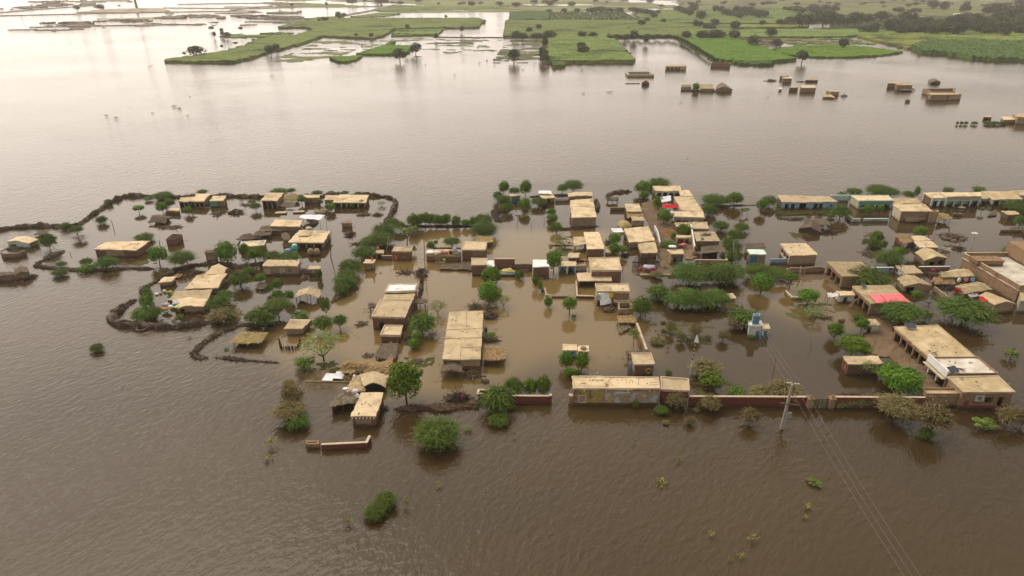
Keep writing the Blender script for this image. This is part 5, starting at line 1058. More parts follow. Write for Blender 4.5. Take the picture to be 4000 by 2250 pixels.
H('R28', 'peaked tan hut with an open veranda in front of the red-shutter painted house', 'the peaked veranda hut', '3504 1086 3573 1076 3643 1115 3530 1118', 27, 'mud_light', 'roof_dull', ridge=.6, op='0,.1,.42,0,.85,o', straw=1)
H('R29', 'hut with a broad folded tan roof against the terrace wall', 'the folded-roof hut', '3664 1066 3760 1048 3807 1077 3681 1083', 24, 'mud', 'roof_dull', ridge=.5, axis='x', straw=1)
S('R30', 'slatted reed rack roof in the crowded yard', 'the slatted reed rack', '3646 1085 3717 1083 3731 1108 3657 1112', 12, 'thatch', straw=20, np_=6)
H('R31', 'hut with a wavy tan roof and a red cloth hung under its eave', 'the red-cloth hut', '3733 1117 3813 1099 3875 1129 3767 1148', 18, 'mud', 'roof_dull', ridge=.4, axis='x', straw=2)
cloth('red_cloth', 'red cloth hung under the eave of the wavy-roofed hut', 'cloth', '3728 1124 3740 1124 3762 1142 3730 1136', [1.7, 1.7, 1.2, .9], 'red_cloth', .1)
H('R32', 'smooth peaked tan hut with pale walls at the corner of the big house', 'the smooth peaked hut', '3824 1154 3868 1142 3970 1186 3886 1190', 36, 'mud_light', 'roof_dull', ridge=.5, amp=.05)
cloth('orange_sheet', 'orange-red sheet draped beside the smooth peaked hut', 'sheet', '3822 1156 3838 1158 3862 1174 3836 1178', [2.2, 2.3, 1.9, 1.7], 'red_cloth', .1)
cloth('grey_sheet', 'shiny grey sheet between the red-cloth hut and the smooth peaked hut', 'sheet', '3780 1150 3818 1146 3826 1156 3790 1162', [1.8, 1.9, 1.6, 1.5], 'grey_cloth', .1)
for x, mm, t in ((3774, 'pink', 'round pinkish dish drying on the terrace-side hut'), (3800, 'blue_cloth', 'round pale blue dish drying on the terrace-side hut')):
    p = P(x, 1092, 1.6); m_ = MB(); m_.tube([(0, .05, 0), (0, -.03, .02)], .42, 14); o = m_.build('round_dish', mm); o.location = p; tag(o, t, 'dish')
bundle('red clothes pile in the crowded yard behind the folded-roof hut', 3642, 1066, 22, 18, 'maroon', .3); bundle('pink clothes hanging beside the slatted reed rack', 3644, 1106, 14, 16, 'pink', .4); bundle('white cloth on a stake by the slatted reed rack', 3743, 1104, 14, 20, 'white_cloth', .4)
debris('clutter of poles and pots behind the folded-roof hut', 3636, 1074, 60, 20, 'brush', 60, high=.9)
debris('heap of cut branches below the slatted reed rack', 3690, 1124, 90, 22, 'brush', 70, high=.7)
W('mud yard wall slanting towards the great bush', None, '3648 1118 3704 1160', 22, 'mud_light', .28)
# stranded hut group in the right lagoon
H('R33', 'stranded hut with a grey reed gable alone in the right lagoon', 'the stranded reed hut', '3150 868 3200 880 3208 908 3118 892', 15, 'brush', 'thatch_grey', ridge=.9, straw=8)
S('R33b', 'pole platform piled with sticks behind the stranded reed hut', 'the pole platform', '3140 853 3225 857 3240 880 3152 873', 20, 'thatch_grey', np_=6, straw=20)
debris('dark reed heap floating beside the stranded reed hut', 3245, 908, 60, 18, 'brush', 70, high=.7)
debris('raft of broken roof beams and reeds in the right lagoon, near the leaning pole', 3720, 928, 100, 46, 'wood', 120, high=.9, short='the beam raft')
debris('pale mat and sticks floating below the beam raft', 3698, 978, 40, 10, 'coping', 16, high=.35)
debris('thin litter of branches drifting below the beam raft', 3738, 972, 60, 30, 'brush', 50, high=.25)
debris('broken branches in the water right of the muddy-yard house', 3384, 990, 50, 16, 'wood', 40, high=.3)
S('R34', 'broken thatch frame behind two green trees in the right lagoon', None, '3380 908 3440 906 3450 920 3376 924', 14, 'thatch_grey', np_=6, straw=18)
debris('collapsed reed roof lying by the acacia clump in the dark lagoon', 2860, 1215, 92, 34, 'thatch_grey', 110, high=1.3, short='the collapsed reed roof')
S('R35', 'flat reed roof awash behind the acacia clump', None, '2738 1114 2800 1112 2806 1134 2742 1136', 6, 'thatch_grey', straw=18)
debris('driftwood tangle under the leaning tree by the low cream pool wall', 3040, 1112, 60, 34, 'wood_pale', 60, high=.6)
debris('mud and brick rubble spit near the mud-bank white hut', 3218, 1240, 60, 22, 'mud', 40, high=.4)
bundle('dark lump of earth with a white stone near the rubble spit', 3286, 1258, 28, 18, 'mud', 0, 'earth lump', 'earth_lump')
W('thin pale kerb edging the flooded path below the acacias', None, '2500 1072 2620 1072', 5, 'coping', .3)
bundle('purple mattress heap on the bank below the drooping-roof room', 2543, 1062, 40, 18, 'maroon', .4); bundle('grey and white bedding on top of the purple mattress heap', 2535, 1048, 52, 12, 'grey_cloth', .9); bundle('red box beside the purple mattress heap', 2500, 1056, 18, 12, 'red_cloth', .2, 'box', 'red_box')
# floating sticks elsewhere
for a in (('rough reed table frame standing in the left enclosure', 850, 838, 40, 20, 'wood', 26, .9), ('dark pile of posts and brush in the middle of the left enclosure', 922, 832, 66, 20, 'brush', 70, 1.2), ('driftwood line by the small shrub left of the sloping-roof house', 965, 802, 50, 8, 'brush', 24, .2),
          ('planks floating in front of the raised-roof veranda house', 800, 812, 70, 8, 'wood', 20, .15), ('heap of household goods on a raft near the white sheet awning', 1258, 828, 62, 20, 'wood_pale', 60, .6), ('low mud remains with a pale top right of the awning', 1290, 836, 44, 12, 'mud', 30, .4),
          ('sunken mud plinth with a curved bank beside the little mud box', 1418, 840, 60, 14, 'mud', 30, .5), ('brown brush island in front of the brush fence corner', 1475, 840, 34, 14, 'brush_brown', 40, .5), ('round dark heap of thorns in open water of the left hamlet', 1367, 918, 36, 26, 'brush', 60, 1.0),
          ('flat brown mat of reeds by the acacia channel', 1395, 955, 44, 20, 'brush_brown', 40, .15), ('flat shoal of floating straw below the red-door brick house', 1581, 1066, 76, 22, 'brush_brown', 60, .12), ('tangled black uprooted stump at the channel corner', 1648, 1072, 42, 44, 'brush', 90, 1.6),
          ('dark reed heap against the biggest roof', 1912, 1236, 52, 38, 'brush', 90, 1.1), ('reed heap with rags below the small round thatch', 1846, 1466, 66, 40, 'brush_brown', 90, .8), ('low brush heap by the round thatch, farther from the wall', 1896, 1492, 22, 14, 'brush', 40, .5),
          ('sunken cart with goods beside the brush bank in front', 1790, 1558, 100, 30, 'brush', 90, 1.1), ('branches lying by the bright hedge plants in the yard', 1633, 1412, 38, 22, 'wood', 34, .5), ('sticks of a broken raft near the arched-window house', 1416, 1268, 40, 22, 'wood', 30, .3),
          ('upturned root at the back of the biggest roof', 1858, 1200, 56, 24, 'wood', 50, 1.1), ('half-sunk cart frame behind the biggest roof', 1908, 1205, 28, 20, 'wood', 24, .8), ('brown brush against the right wall of the biggest roof', 1915, 1330, 60, 14, 'brush', 60, .8)):
    debris(a[0], a[1], a[2], a[3], a[4], a[5], a[6], high=a[7])
for a in (('rubble and poles spilling from the muddy yard wall', 3060, 1108, 50, 18, 'mud', 40, .4), ('reed litter heaped beside the sagging reed shed', 2722, 1000, 26, 18, 'brush_brown', 40, .7), ('sticks and tins on the bank below the lane-foot house', 2600, 1050, 36, 10, 'wood', 24, .3),
          ('broken beams against the long plain-front house', 2376, 950, 26, 26, 'wood', 30, .9), ('crumbled mud mound by the slit-window wall', 2056, 1060, 44, 14, 'mud', 30, .6), ('dark sticks awash in front of the white sheet roof', 2120, 1090, 40, 8, 'brush', 30, .3),
          ('cut branches floating by the white pump house', 2700, 1330, 36, 8, 'brush', 24, .2), ('thorn litter in front of the hedge-fronted long house', 3100, 858, 70, 8, 'brush', 36, .3), ('planks adrift below the pale blue side-wall house', 3690, 985, 50, 8, 'wood', 18, .2),
          ('dry reeds piled behind the red-shutter painted house', 3560, 1030, 50, 10, 'brush', 40, .7), ('earth and brick heap beside the five-opening house', 3470, 1250, 50, 14, 'mud', 40, .4), ('rag and stick heap under the drooping-roof room', 2440, 1000, 26, 16, 'brush', 36, .7),
          ('sunken fence posts near the mud-post porch', 2210, 975, 40, 8, 'brush', 24, .5), ('reed bundle floating by the littered reed roof', 1440, 1390, 34, 10, 'thatch_grey', 30, .3), ('broken thatch beside the shaggy golden thatch', 1360, 1484, 40, 18, 'thatch', 50, .8), ('drowned brush right of the pegged-eave brick house', 1492, 1600, 40, 22, 'brush', 40, .5),
          ('brush snagged along the right side of the small brick annex', 1592, 1330, 18, 44, 'brush', 50, .8), ('scattered poles in the left enclosure near the tiny tan-roofed hut', 740, 850, 60, 8, 'wood', 20, .15)):
    debris(a[0], a[1], a[2], a[3], a[4], a[5], a[6], high=a[7])
W('low dark mud wall behind the laundry terrace', None, '1690 966 1800 968', 12, 'mud', .3, ragged=.15)
S('D7c', 'small dark porch on sticks at the left end of the shaggy golden thatch', None, '1340 1440 1382 1440 1384 1456 1336 1456', 24, 'thatch', np_=6, straw=20)
bundle('magenta cloth on the sunken cart by the front brush bank', 1806, 1556, 18, 16, 'maroon', .8)
for x, y, t in ((1098, 834, 'floating wooden bed frame with a plain top near the sloping-roof pillar house'), (1168, 830, 'second bed frame piled with pale goods near the ragged lean-to')):
    p = P(x, y); o = thing('string_bed', t, 'bed', p); m_ = MB(); m_.box((0, 0), 1.4, .7, .22, .32, .1); m_.build('bed_top', 'coping' if x < 1100 else 'wood_pale', o)
    for sx in (-1, 1):
        for sy in (-1, 1): m_ = MB(); m_.box((sx * 1.3, sy * .6), .06, .06, -.3, .42, .0); m_.build('leg', 'wood', o)
H('E16', 'biggest pale roof in the lagoon, a long brick house with stained panels', 'the biggest pale roof', '1755 1217 1889 1213 1878 1404 1727 1404', 48, 'brick', 'roof_mud', op='0,.45,1,.45,.98,g,mud_light', amp=.05, spout=0, jit=.05)
r_, h_, Q_, l_ = HOUSES['E16']
for k in range(6):
    c = Q_[0].lerp(Q_[3], .12 + .15 * k); m_ = MB(); m_.box((c.x - .35, c.y), .3, .05, h_ - .16, h_ - .08); m_.build('spout', 'wood_pale', r_, l_)
for a, b in (((0, .42), (1, .40)), ((0, .60), (1, .59)), ((.45, .78), (1, .77)), ((.5, 0), (.52, .42)), ((.42, .62), (.46, 1))):   # raised seams between the roof sections
    A, B = bil(Q_, *a), bil(Q_, *b); m_ = MB(); n_ = 9
    for k in range(n_):
        p, q = A.lerp(B, k / n_), A.lerp(B, (k + 1) / n_); z_ = h_ + .1 + .05 * math.sin(k * 2.1); m_.tube([(p.x, p.y + .07 * math.sin(k * 1.7), z_), (q.x, q.y + .07 * math.sin(k * 1.7 + 1.7), h_ + .1 + .05 * math.sin(k * 2.1 + 2.1))], .055, 5)
    m_.build('roof_seam', 'roof_mud', r_, l_)
S('E16b', 'shaggy round thatch canopy at the front corner of the biggest pale roof', 'the round thatch', '1742 1406 1796 1408 1806 1452 1722 1452', 30, 'thatch_grey', straw=40, ridge=.5, jit=.5, amp=.15, np_=6)
S('E16c', 'square golden thatch awning on crooked posts beside the biggest pale roof', 'the square golden thatch', '1890 1360 1970 1357 1966 1404 1888 1404', 26, 'thatch', straw=34, jit=.3, np_=6)
for a in (('brown plastered bin half under water at the small mud box place', 0, 0),): pass
H('E17', 'tiny mud box half under water alone in the left hamlet', 'the little mud box', '1334 862 1372 860 1376 872 1332 872', 18, 'mud_light', 'mud', name='mud_box', cat='mud box', op='0,.36,.46,.4,.7,o')
H('E18', 'small open brick pen with two compartments at the end of the brick wall', 'the two-cell brick pen', '1866 1520 1916 1521 1914 1541 1861 1541', 26, 'brick_red', roof=False, name='brick_pen', cat='brick pen', thick=.2)
r_, h_, Q_, l_ = HOUSES['E18']; m_ = MB(); I_ = inset(Q_, .3); A_, B_ = I_[0].lerp(I_[1], .62), I_[3].lerp(I_[2], .62); m_.slab(A_, B_, Vector((1, 0, 0)), .18, -1, h_ - .01); m_.build('partition', 'brick_red', r_, l_); m_ = MB()
for k in range(4):
    A, B = Q_[k], Q_[(k + 1) % 4]; C, D = inset(Q_, .36)[(k + 1) % 4], inset(Q_, .36)[k]; m_.hexa([(p.x, p.y, h_ + .002) for p in (A, D, C, B)], [(p.x, p.y, h_ + .05 + .002 * k) for p in (A, D, C, B)])
m_.build('coping', 'coping', r_, l_)
W('straight red brick wall with an end pillar behind the feathery acacia', 'the straight red wall', '1980 1548 2146 1549', 30, 'brick_red', .3, coping='coping')
W('square brick end pillar of the straight red wall', None, '2146 1547 2156 1547', 36, 'brick_red', .5, coping='coping', name='brick_pillar', cat='pillar')
# ================================================================ drowned farmsteads far out on the water
H('F1', 'roofless yellow mud compound, first of the far farmsteads', 'the yellow compound', '2442 279 2541 279 2557 291 2452 291', 10, 'cream', roof=False, name='compound_wall', cat='compound', thick=1.0)
H('F2', 'far cream house with a row of dark doorways and trees behind it', 'the far doorway house', '2604 252 2678 252 2683 259 2599 259', 15, 'cream', 'roof_mud', op='0,.08,.2,0,.75,o 0,.26,.38,0,.75,o 0,.44,.56,0,.75,o 0,.6,.7,0,.75,o')
H('F3', 'far red-brown roofless block near the tip of the dark green field', 'the far brown block', '2778 241 2854 244 2855 249 2777 247', 16, 'brick', roof=False, name='roofless_block', cat='ruin', thick=.6)
H('F4', 'far little gabled hut alone in open water', 'the far gabled hut', '2508 318 2534 318 2538 324 2506 324', 9, 'mud', 'roof_dull', ridge=1.4, op='0,.15,.85,0,.8,o')
W('thin line of drowned fence beside the far gabled hut', None, '2442 325 2500 325', 2, 'brush', .4)
H('F5a', 'far grey hut with a sunken roof, first of three in a row around a tree', 'the row of three far huts', '2664 331 2698 330 2702 340 2660 341', 12, 'mud', 'thatch_grey')
H('F5b', 'far peaked mud hut in the middle of the row of three', None, '2736 334 2772 334 2792 346 2738 346', 12, 'mud', 'roof_dull', ridge=1.6, axis='x')
H('F5c', 'far hut with an overgrown peaked roof, last of the row of three', None, '2800 332 2838 331 2862 350 2795 348', 11, 'mud', 'thatch_grey', ridge=1.4)
W('far low ruined wall tying the row of three far huts together', None, '2662 346 2735 349 2795 350', 8, 'mud', .5, ragged=.6)
H('F6a', 'far tan room behind a taller brown cube', None, '3048 293 3081 293 3083 298 3046 298', 14, 'mud_light', 'roof_dull')
H('F6b', 'far taller brown cube house with a flat roof', 'the far brown cube', '3056 301 3094 301 3095 306 3060 306', 17, 'mud', 'roof_mud')
debris('far curved line of drowned mud walls left of the brown cube', 3012, 316, 66, 10, 'mud', 40, high=1.6)
H('F7', 'far open shed on posts at the end of a low mud line', 'the far open shed', '3148 305 3186 305 3197 313 3146 312', 9, 'mud', 'roof_dull', op='0,.1,.95,0,.8,v,mud,4')
debris('far low mud line leading to the open shed', 3128, 320, 50, 6, 'mud', 24, high=1.)
H('F8a', 'far brown flat-roofed block with a lower front', None, '3090 337 3119 337 3119 342 3083 342', 15, 'brick', 'roof_dull')
H('F8b', 'far long brown house with a pale flat roof', 'the far long brown house', '3126 333 3181 333 3189 343 3130 343', 19, 'mud', 'roof_mud')
H('F8c', 'far small white box standing in the water', 'the far white box', '3042 343 3055 343 3056 347 3042 347', 9, 'white_wall', 'roof_white')
H('F9a', 'far square house with a pale roof and a thatch porch in front', 'the far thatch-porch house', '3227 352 3271 352 3280 358 3245 358', 17, 'mud_light', 'roof_mud')
S('F9b', 'far low thatch porch in front of the square house', None, '3216 369 3246 369 3262 380 3214 378', 7, 'roof_dull', np_=6, straw=0, sides='0,mud,0,.6')
debris('far heap of brush beside the thatch-porch house', 3296, 376, 30, 12, 'brush', 30, high=1.6)
H('F10a', 'far back room with a dark roof edge behind the long tan block', None, '3470 320 3541 321 3545 325 3468 325', 19, 'mud', 'roof_dull')
H('F10b', 'far long tan block with a flat roof', 'the far tan block', '3496 326 3564 327 3566 332 3506 332', 21, 'mud', 'roof_dull')
S('F10c', 'far grey thatch lean-to in front of the tan block', None, '3520 346 3566 344 3576 352 3518 352', 6, 'thatch_grey', np_=6, straw=0)
H('F11', 'far dark gabled shed by itself', 'the far dark shed', '3626 313 3662 312 3676 320 3636 322', 8, 'thatch_grey', 'thatch_grey', ridge=1.0, op='0,.1,.9,0,.8,o')
H('F12a', 'far roofless upper block with broken parapets', None, '3604 346 3730 344 3732 357 3636 358', 19, 'brick_tan', roof=False, name='roofless_block', cat='ruin', thick=.8)
H('F12b', 'far pillared front room below the broken parapets', None, '3622 362 3702 362 3706 370 3640 370', 24, 'mud', 'roof_dull', op='3,.1,.9,.1,.7,v,white_wall,3')
H('F12c', 'far large tan block, biggest of the far farmsteads', 'the biggest far farmstead', '3690 362 3755 362 3758 368 3708 370', 22, 'mud_light', 'roof_dull')
bundle('far dark clump of weed in front of the biggest far farmstead', 3545, 399, 20, 10, 'brush', 0, 'weed clump', 'weed_clump')
H('F13a', 'far dark hut at the edge farmstead', None, '3846 450 3876 450 3876 457 3842 457', 11, 'mud', 'roof_dull', op='0,.1,.6,0,.8,o')
H('F13b', 'far tan-roofed room in the middle of the edge farmstead', 'the edge farmstead', '3911 456 3962 455 3976 466 3920 468', 15, 'mud', 'roof_mud')
H('F13c', 'far pale roofed house cut by the frame at the edge farmstead', None, '3956 444 4030 444 4040 460 3976 456', 29, 'mud_light', 'roof_mud')
# ================================================================ poles and wires
def pole(label, bx, by, tx, ty, r=.12, m='concrete', name='wooden_pole', cat='pole', short=None):
    G = P(bx, by); lo, hi = .1, 30.
    for _ in range(40):
        z = (lo + hi) / 2
        if proj((G.x, G.y, z))[1] > ty: lo = z
        else: hi = z
    T = P(tx, ty, lo); mb = MB(); mb.tube([(G - (T - G) * .12), G.lerp(T, .5), T], r, 7, r * .65)
    if short: lm((bx + tx) / 2, (by + ty) / 2, short)
    o = thing(name, label, cat, G); mb.build('shaft', m, o, G); return o, T
o, T = pole('concrete utility pole with a transformer and a wide crossarm in the flooded road', 3055, 1674, 3097, 1499, .17, name='utility_pole', cat='utility pole', short='the transformer pole')
G = o.location.copy(); mb = MB(); mb.tube([G + Vector((-.28, -.1, -1)), G.lerp(T, .5) + Vector((-.22, -.1, 0)), T + Vector((-.16, -.1, -.1))], .13, 7, .1); mb.build('shaft', 'concrete', o, G)
z_ = T.z; C1, C2 = P(3066, 1494, z_), P(3129, 1502, z_); mb = MB(); d_ = (C2 - C1).normalized(); mb.slab(C1, C2, Vector((-d_.y, d_.x, 0)), .14, z_ - .12, z_ + .04); mb.build('crossarm', 'concrete', o, G)
ARM = [C1.lerp(C2, t) for t in (.04, .5, .96)]
for a in ARM: mb = MB(); mb.tube([a + Vector((0, 0, .04)), a + Vector((0, 0, .26))], .07, 6, .04); mb.build('insulator', 'dark', o, G)
M_ = G.lerp(T, .58); mb = MB(); mb.slab(M_ + d_ * -1.05 + Vector((0, -.2, 0)), M_ + d_ * 1.05 + Vector((0, -.2, 0)), Vector((0, -1, 0)), .1, M_.z - .05, M_.z + .06); mb.build('lower_crossarm', 'wood', o, G)
M_ = G.lerp(T, .36) + Vector((.25, -.35, 0)); mb = MB(); mb.box((M_.x, M_.y), .34, .24, M_.z - .3, M_.z + .3); mb.box((M_.x, M_.y), .42, .3, M_.z - .38, M_.z - .31); tr_ = mb.build('transformer', 'metal', o, G)
for k in (-1, 0, 1): mb = MB(); mb.tube([M_ + Vector((k * .2, 0, .3)), M_ + Vector((k * .2, 0, .52))], .05, 5); mb.build('bushing', 'dark', tr_, G)
o2, T2 = pole('slim concrete pole beside the acacia above the white pump house', 2887, 1236, 2896, 1145, .13, name='utility_pole', cat='utility pole', short='the slim pole')
o3, T3 = pole('slim concrete pole among the acacias in front of the sagging reed shed', 2861, 1018, 2868, 937, .12, name='utility_pole', cat='utility pole')
o4, T4 = pole('leaning concrete pole with a double bracket in the right lagoon', 3786, 996, 3808, 912, .14, name='utility_pole', cat='utility pole', short='the leaning bracket pole')
G4 = o4.location.copy()
for sg in (-.32, .32): mb = MB(); mb.box((T4.x + sg, T4.y), .17, .5, T4.z - .05, T4.z + .12); mb.build('bracket', 'roof_white', o4, G4)
o5, T5 = pole('tall thin wooden pole at the end of the laundry terrace', 1661, 1056, 1655, 912, .10, 'wood', cat='pole')
pole('thin bamboo pole behind the red-door brick house wall', 1507, 996, 1519, 921, .07, 'wood_pale')
pole('leaning grey pole standing beside the large veranda house', 1292, 1003, 1293, 902, .11, 'wood')
for a in (('bare stick standing in the lagoon near the low thatch awning', 2020, 880, 2022, 845, .06), ('pair-thin stick standing mid-lagoon above the sheet-roofed house', 2076, 890, 2078, 856, .05), ('thin stick in front of the rippled pond tree', 2126, 868, 2126, 842, .05), ('forked dead stick in the left enclosure', 444, 890, 433, 858, .08), ('short bent stick near the long low three-panel house', 276, 997, 273, 984, .06), ('dark stake pair by the roofless brick room', 624, 955, 622, 938, .1),
          ('stick in the lagoon beyond the long red boundary wall', 3024, 1438, 3034, 1382, .06), ('lone thin stake in the dark lagoon below the rubble spit', 3168, 1364, 3168, 1322, .05), ('stake by the crowd of branches left of the flooded front room', 1905, 1010, 1905, 1004, .05), ('post standing by the beam raft', 3707, 907, 3709, 893, .12), ('white stake near the beam raft', 3650, 928, 3654, 904, .05)):
    pole(a[0], *a[1:5], a[5], 'wood', 'wooden_stake', 'stake')
o6, T6 = pole('striped black and white flag mast by the dark brick room', 2691, 1478, 2719, 1330, .07, 'white_wall', 'flag_mast', 'mast', 'the striped flag mast')
G6 = o6.location.copy()
for k in range(5): A, B = G6.lerp(T6, .5 + .1 * k), G6.lerp(T6, .55 + .1 * k); mb = MB(); mb.tube([A, B], .085, 7); mb.build('black_band', 'dark', o6, G6)
mb = MB(); mb.add([T6 + Vector((-.05, 0, .9)), T6 + Vector((-.3, 0, -.3)), T6 + Vector((.45, -.1, -.35)), T6 + Vector((.12, 0, .95))], [(0, 1, 2, 3), (3, 2, 1, 0)]); mb.build('pennant', 'white_cloth', o6, G6)
def wire(label, A, B, sag, r=.011, group=None):
    mb = MB(); n_ = 14; mb.tube([A.lerp(B, k / n_) - Vector((0, 0, sag * 4 * (k / n_) * (1 - k / n_))) for k in range(n_ + 1)], r, 4)
    loc = tuple(A); tag(mb.build('power_line', 'wire', None, loc), label, 'power line', group)
for k, (x, t) in enumerate(((3557, 'leftmost'), (3588, 'middle'), (3621, 'rightmost'))):
    B = P(x, 2250, z_ - .6); A = ARM[k] + Vector((0, 0, .26)); d = (B - A); wire(f'{t} of three wires running from the transformer pole to the bottom of the frame', A, A + d * 1.5, .9)
for k, t in enumerate(('first', 'second', 'third')):
    wire(f'{t} wire between the transformer pole and the slim pole over the white pump house', ARM[k] + Vector((0, 0, .26)), T2 + Vector((-.35 + .35 * k, 0, 0)), .6)
    wire(f'{t} wire between the slim pole and the pole among the acacias', T2 + Vector((-.35 + .35 * k, 0, 0)), T3 + Vector((-.3 + .3 * k, 0, 0)), .6)
# far brick kiln chimney
G = P(535, 34); mb = MB(); mb.tube([(0, 0, 0), (-.3, 0, 12), (-.8, 0, 24)], 2.2, 10, 1.2); o = mb.build('kiln_chimney', 'thatch_grey'); o.location = G; tag(o, 'far tapered brick kiln chimney on a sandy island', 'chimney'); lm(535, 30, 'the kiln chimney')
for k, (x, y, t) in enumerate(((94, 95, 66), (128, 66, 50), (168, 80, 50), (230, 84, 58), (342, 84, 52))):
    G = P(x, y); s = mpp(G); mb = MB(); mb.tube([(0, 0, -1), (-.4, 0, 8.5)], .22, 5, .14); mb.slab(Vector((-1.6, 0, 0)), Vector((.9, 0, 0)), Vector((0, 1, 0)), .2, 7.6, 7.8); o = mb.build('far_pylon', 'concrete'); o.location = G
    tag(o, ('faint pole at the frame edge in the bright distance', 'second faint pole in the bright distance, farther off', 'third faint pole in the bright distance', 'tallest leaning faint pole in the bright distance', 'faint pole below the sandy kiln island')[k], 'utility pole')
for x, y in ((3562, 58), (3740, 60)):
    p = P(x, y); m_ = MB(); m_.tube([(0, 0, 0), (0, 0, 2.5)], 6.5, 12, 4); o = m_.build('white_tent', 'white_wall'); o.location = p; tag(o, 'far white dome tent ' + ('by the far pond' if x < 3600 else 'deep among the far trees'), 'tent')
# ================================================================ brush fences and mud ground
brush_fence('long dark thorn fence enclosing the left hamlet on its far side', 'the long thorn fence', '-40 905 0 901 45 893 110 888 175 886 235 888 285 884 320 872 350 850 390 822 430 795 480 771 540 768 610 768 700 773 760 771 900 769 1000 772 1100 771 1250 769 1400 765 1450 767 1510 771 1543 782 1546 800 1538 822 1524 846 1504 868', 2.1, 1.9, 'brush', dens=80)
brush_fence('thin half-sunk thorn fence curving in front of the long low three-panel house', 'the half-sunk thorn fence', '245 983 190 1010 152 1027 144 1040 190 1048 260 1053 330 1057 420 1054 500 1049 593 1051', 1.5, .8, 'brush', dens=80)
brush_fence('dark brush bank running behind the creased-roof house', 'the dark brush bank', '555 1149 560 1138 571 1122 615 1098 648 1080 690 1052 767 1037 855 1029 940 1046 980 1036 1035 1030', 1.7, 1.1, 'brush', dens=90)
brush_fence('thick rounded brush bank sweeping round the front of the junk-cornered house', 'the thick rounded brush bank', '524 1176 483 1200 447 1232 440 1254 469 1270 538 1276 621 1279 690 1282 759 1268 828 1260 880 1254', 2.6, 1.7, 'brush', dens=150)
brush_fence('thin brush spit trailing from the thick bank towards the lone straw shelter', 'the thin brush spit', '924 1278 869 1296 814 1328 781 1355 757 1384 767 1396 800 1400', 1.5, .8, 'brush', dens=110)
brush_fence('broken line of drowned thorns between the thin spit and the big bush', None, '850 1398 900 1402 960 1408 1000 1412 1080 1418', 1.2, .7, 'brush', dens=50, gap=1)
brush_fence('short dark brush bank behind the lone straw shelter', None, '926 1268 985 1270 1050 1270 1105 1262', 2.0, .9, 'brush', dens=80)
brush_fence('brown brush bank along the water in front of the round thatch', 'the front brush bank', '1552 1600 1600 1600 1649 1594 1724 1600 1817 1592 1873 1578', 2.0, 1.2, 'brush_brown', dens=130)
brush_fence('grey thorn stack at the lagoon inlet below the blue-shutter kiosk', None, '1990 790 1955 805 1932 835 1940 862 1975 858', 2.6, 1.4, 'brush', dens=90)
brush_fence('dark curved thorn fence standing in the sea beyond the pond', None, '2372 772 2384 760 2400 754 2430 751 2462 750', 1.6, 1.5, 'brush', dens=70)
brush_fence('thorn line between the white-roofed shop and the rippled-roof shed', None, '2072 770 2110 768 2160 764 2220 763', 1.2, 1.0, 'brush', dens=50)
brush_fence('thorn fence under the row of wind-blown trees', None, '1575 885 1610 886 1700 885 1800 885 1870 883', 1.3, .9, 'brush', dens=50)
brush_fence('drowned thorn line behind the hedge trees at the back shore', None, '2745 800 2800 805 2900 803 2960 802', 1.3, .8, 'brush', dens=50, gap=1)
brush_fence('muddy bank with debris in front of the bright-roof lagoon house', None, '2160 895 2210 897 2260 894 2300 890 2330 885', 1.8, .7, 'brush', dens=80)
brush_fence('bent reed walls beside the arched-window house channel', None, '1650 1092 1646 1120 1642 1150 1636 1172', .8, 1.2, 'brush', dens=80)
brush_fence('dark brush along the foot of the mud yard behind the vine-grown wall', None, '3290 1540 3400 1545 3520 1548', 1.0, .6, 'brush_brown', dens=40, gap=1)
brush_fence('stick fence stakes beside the mud-post porch', None, '2150 960 2190 961 2236 960', .4, .6, 'brush', dens=30)
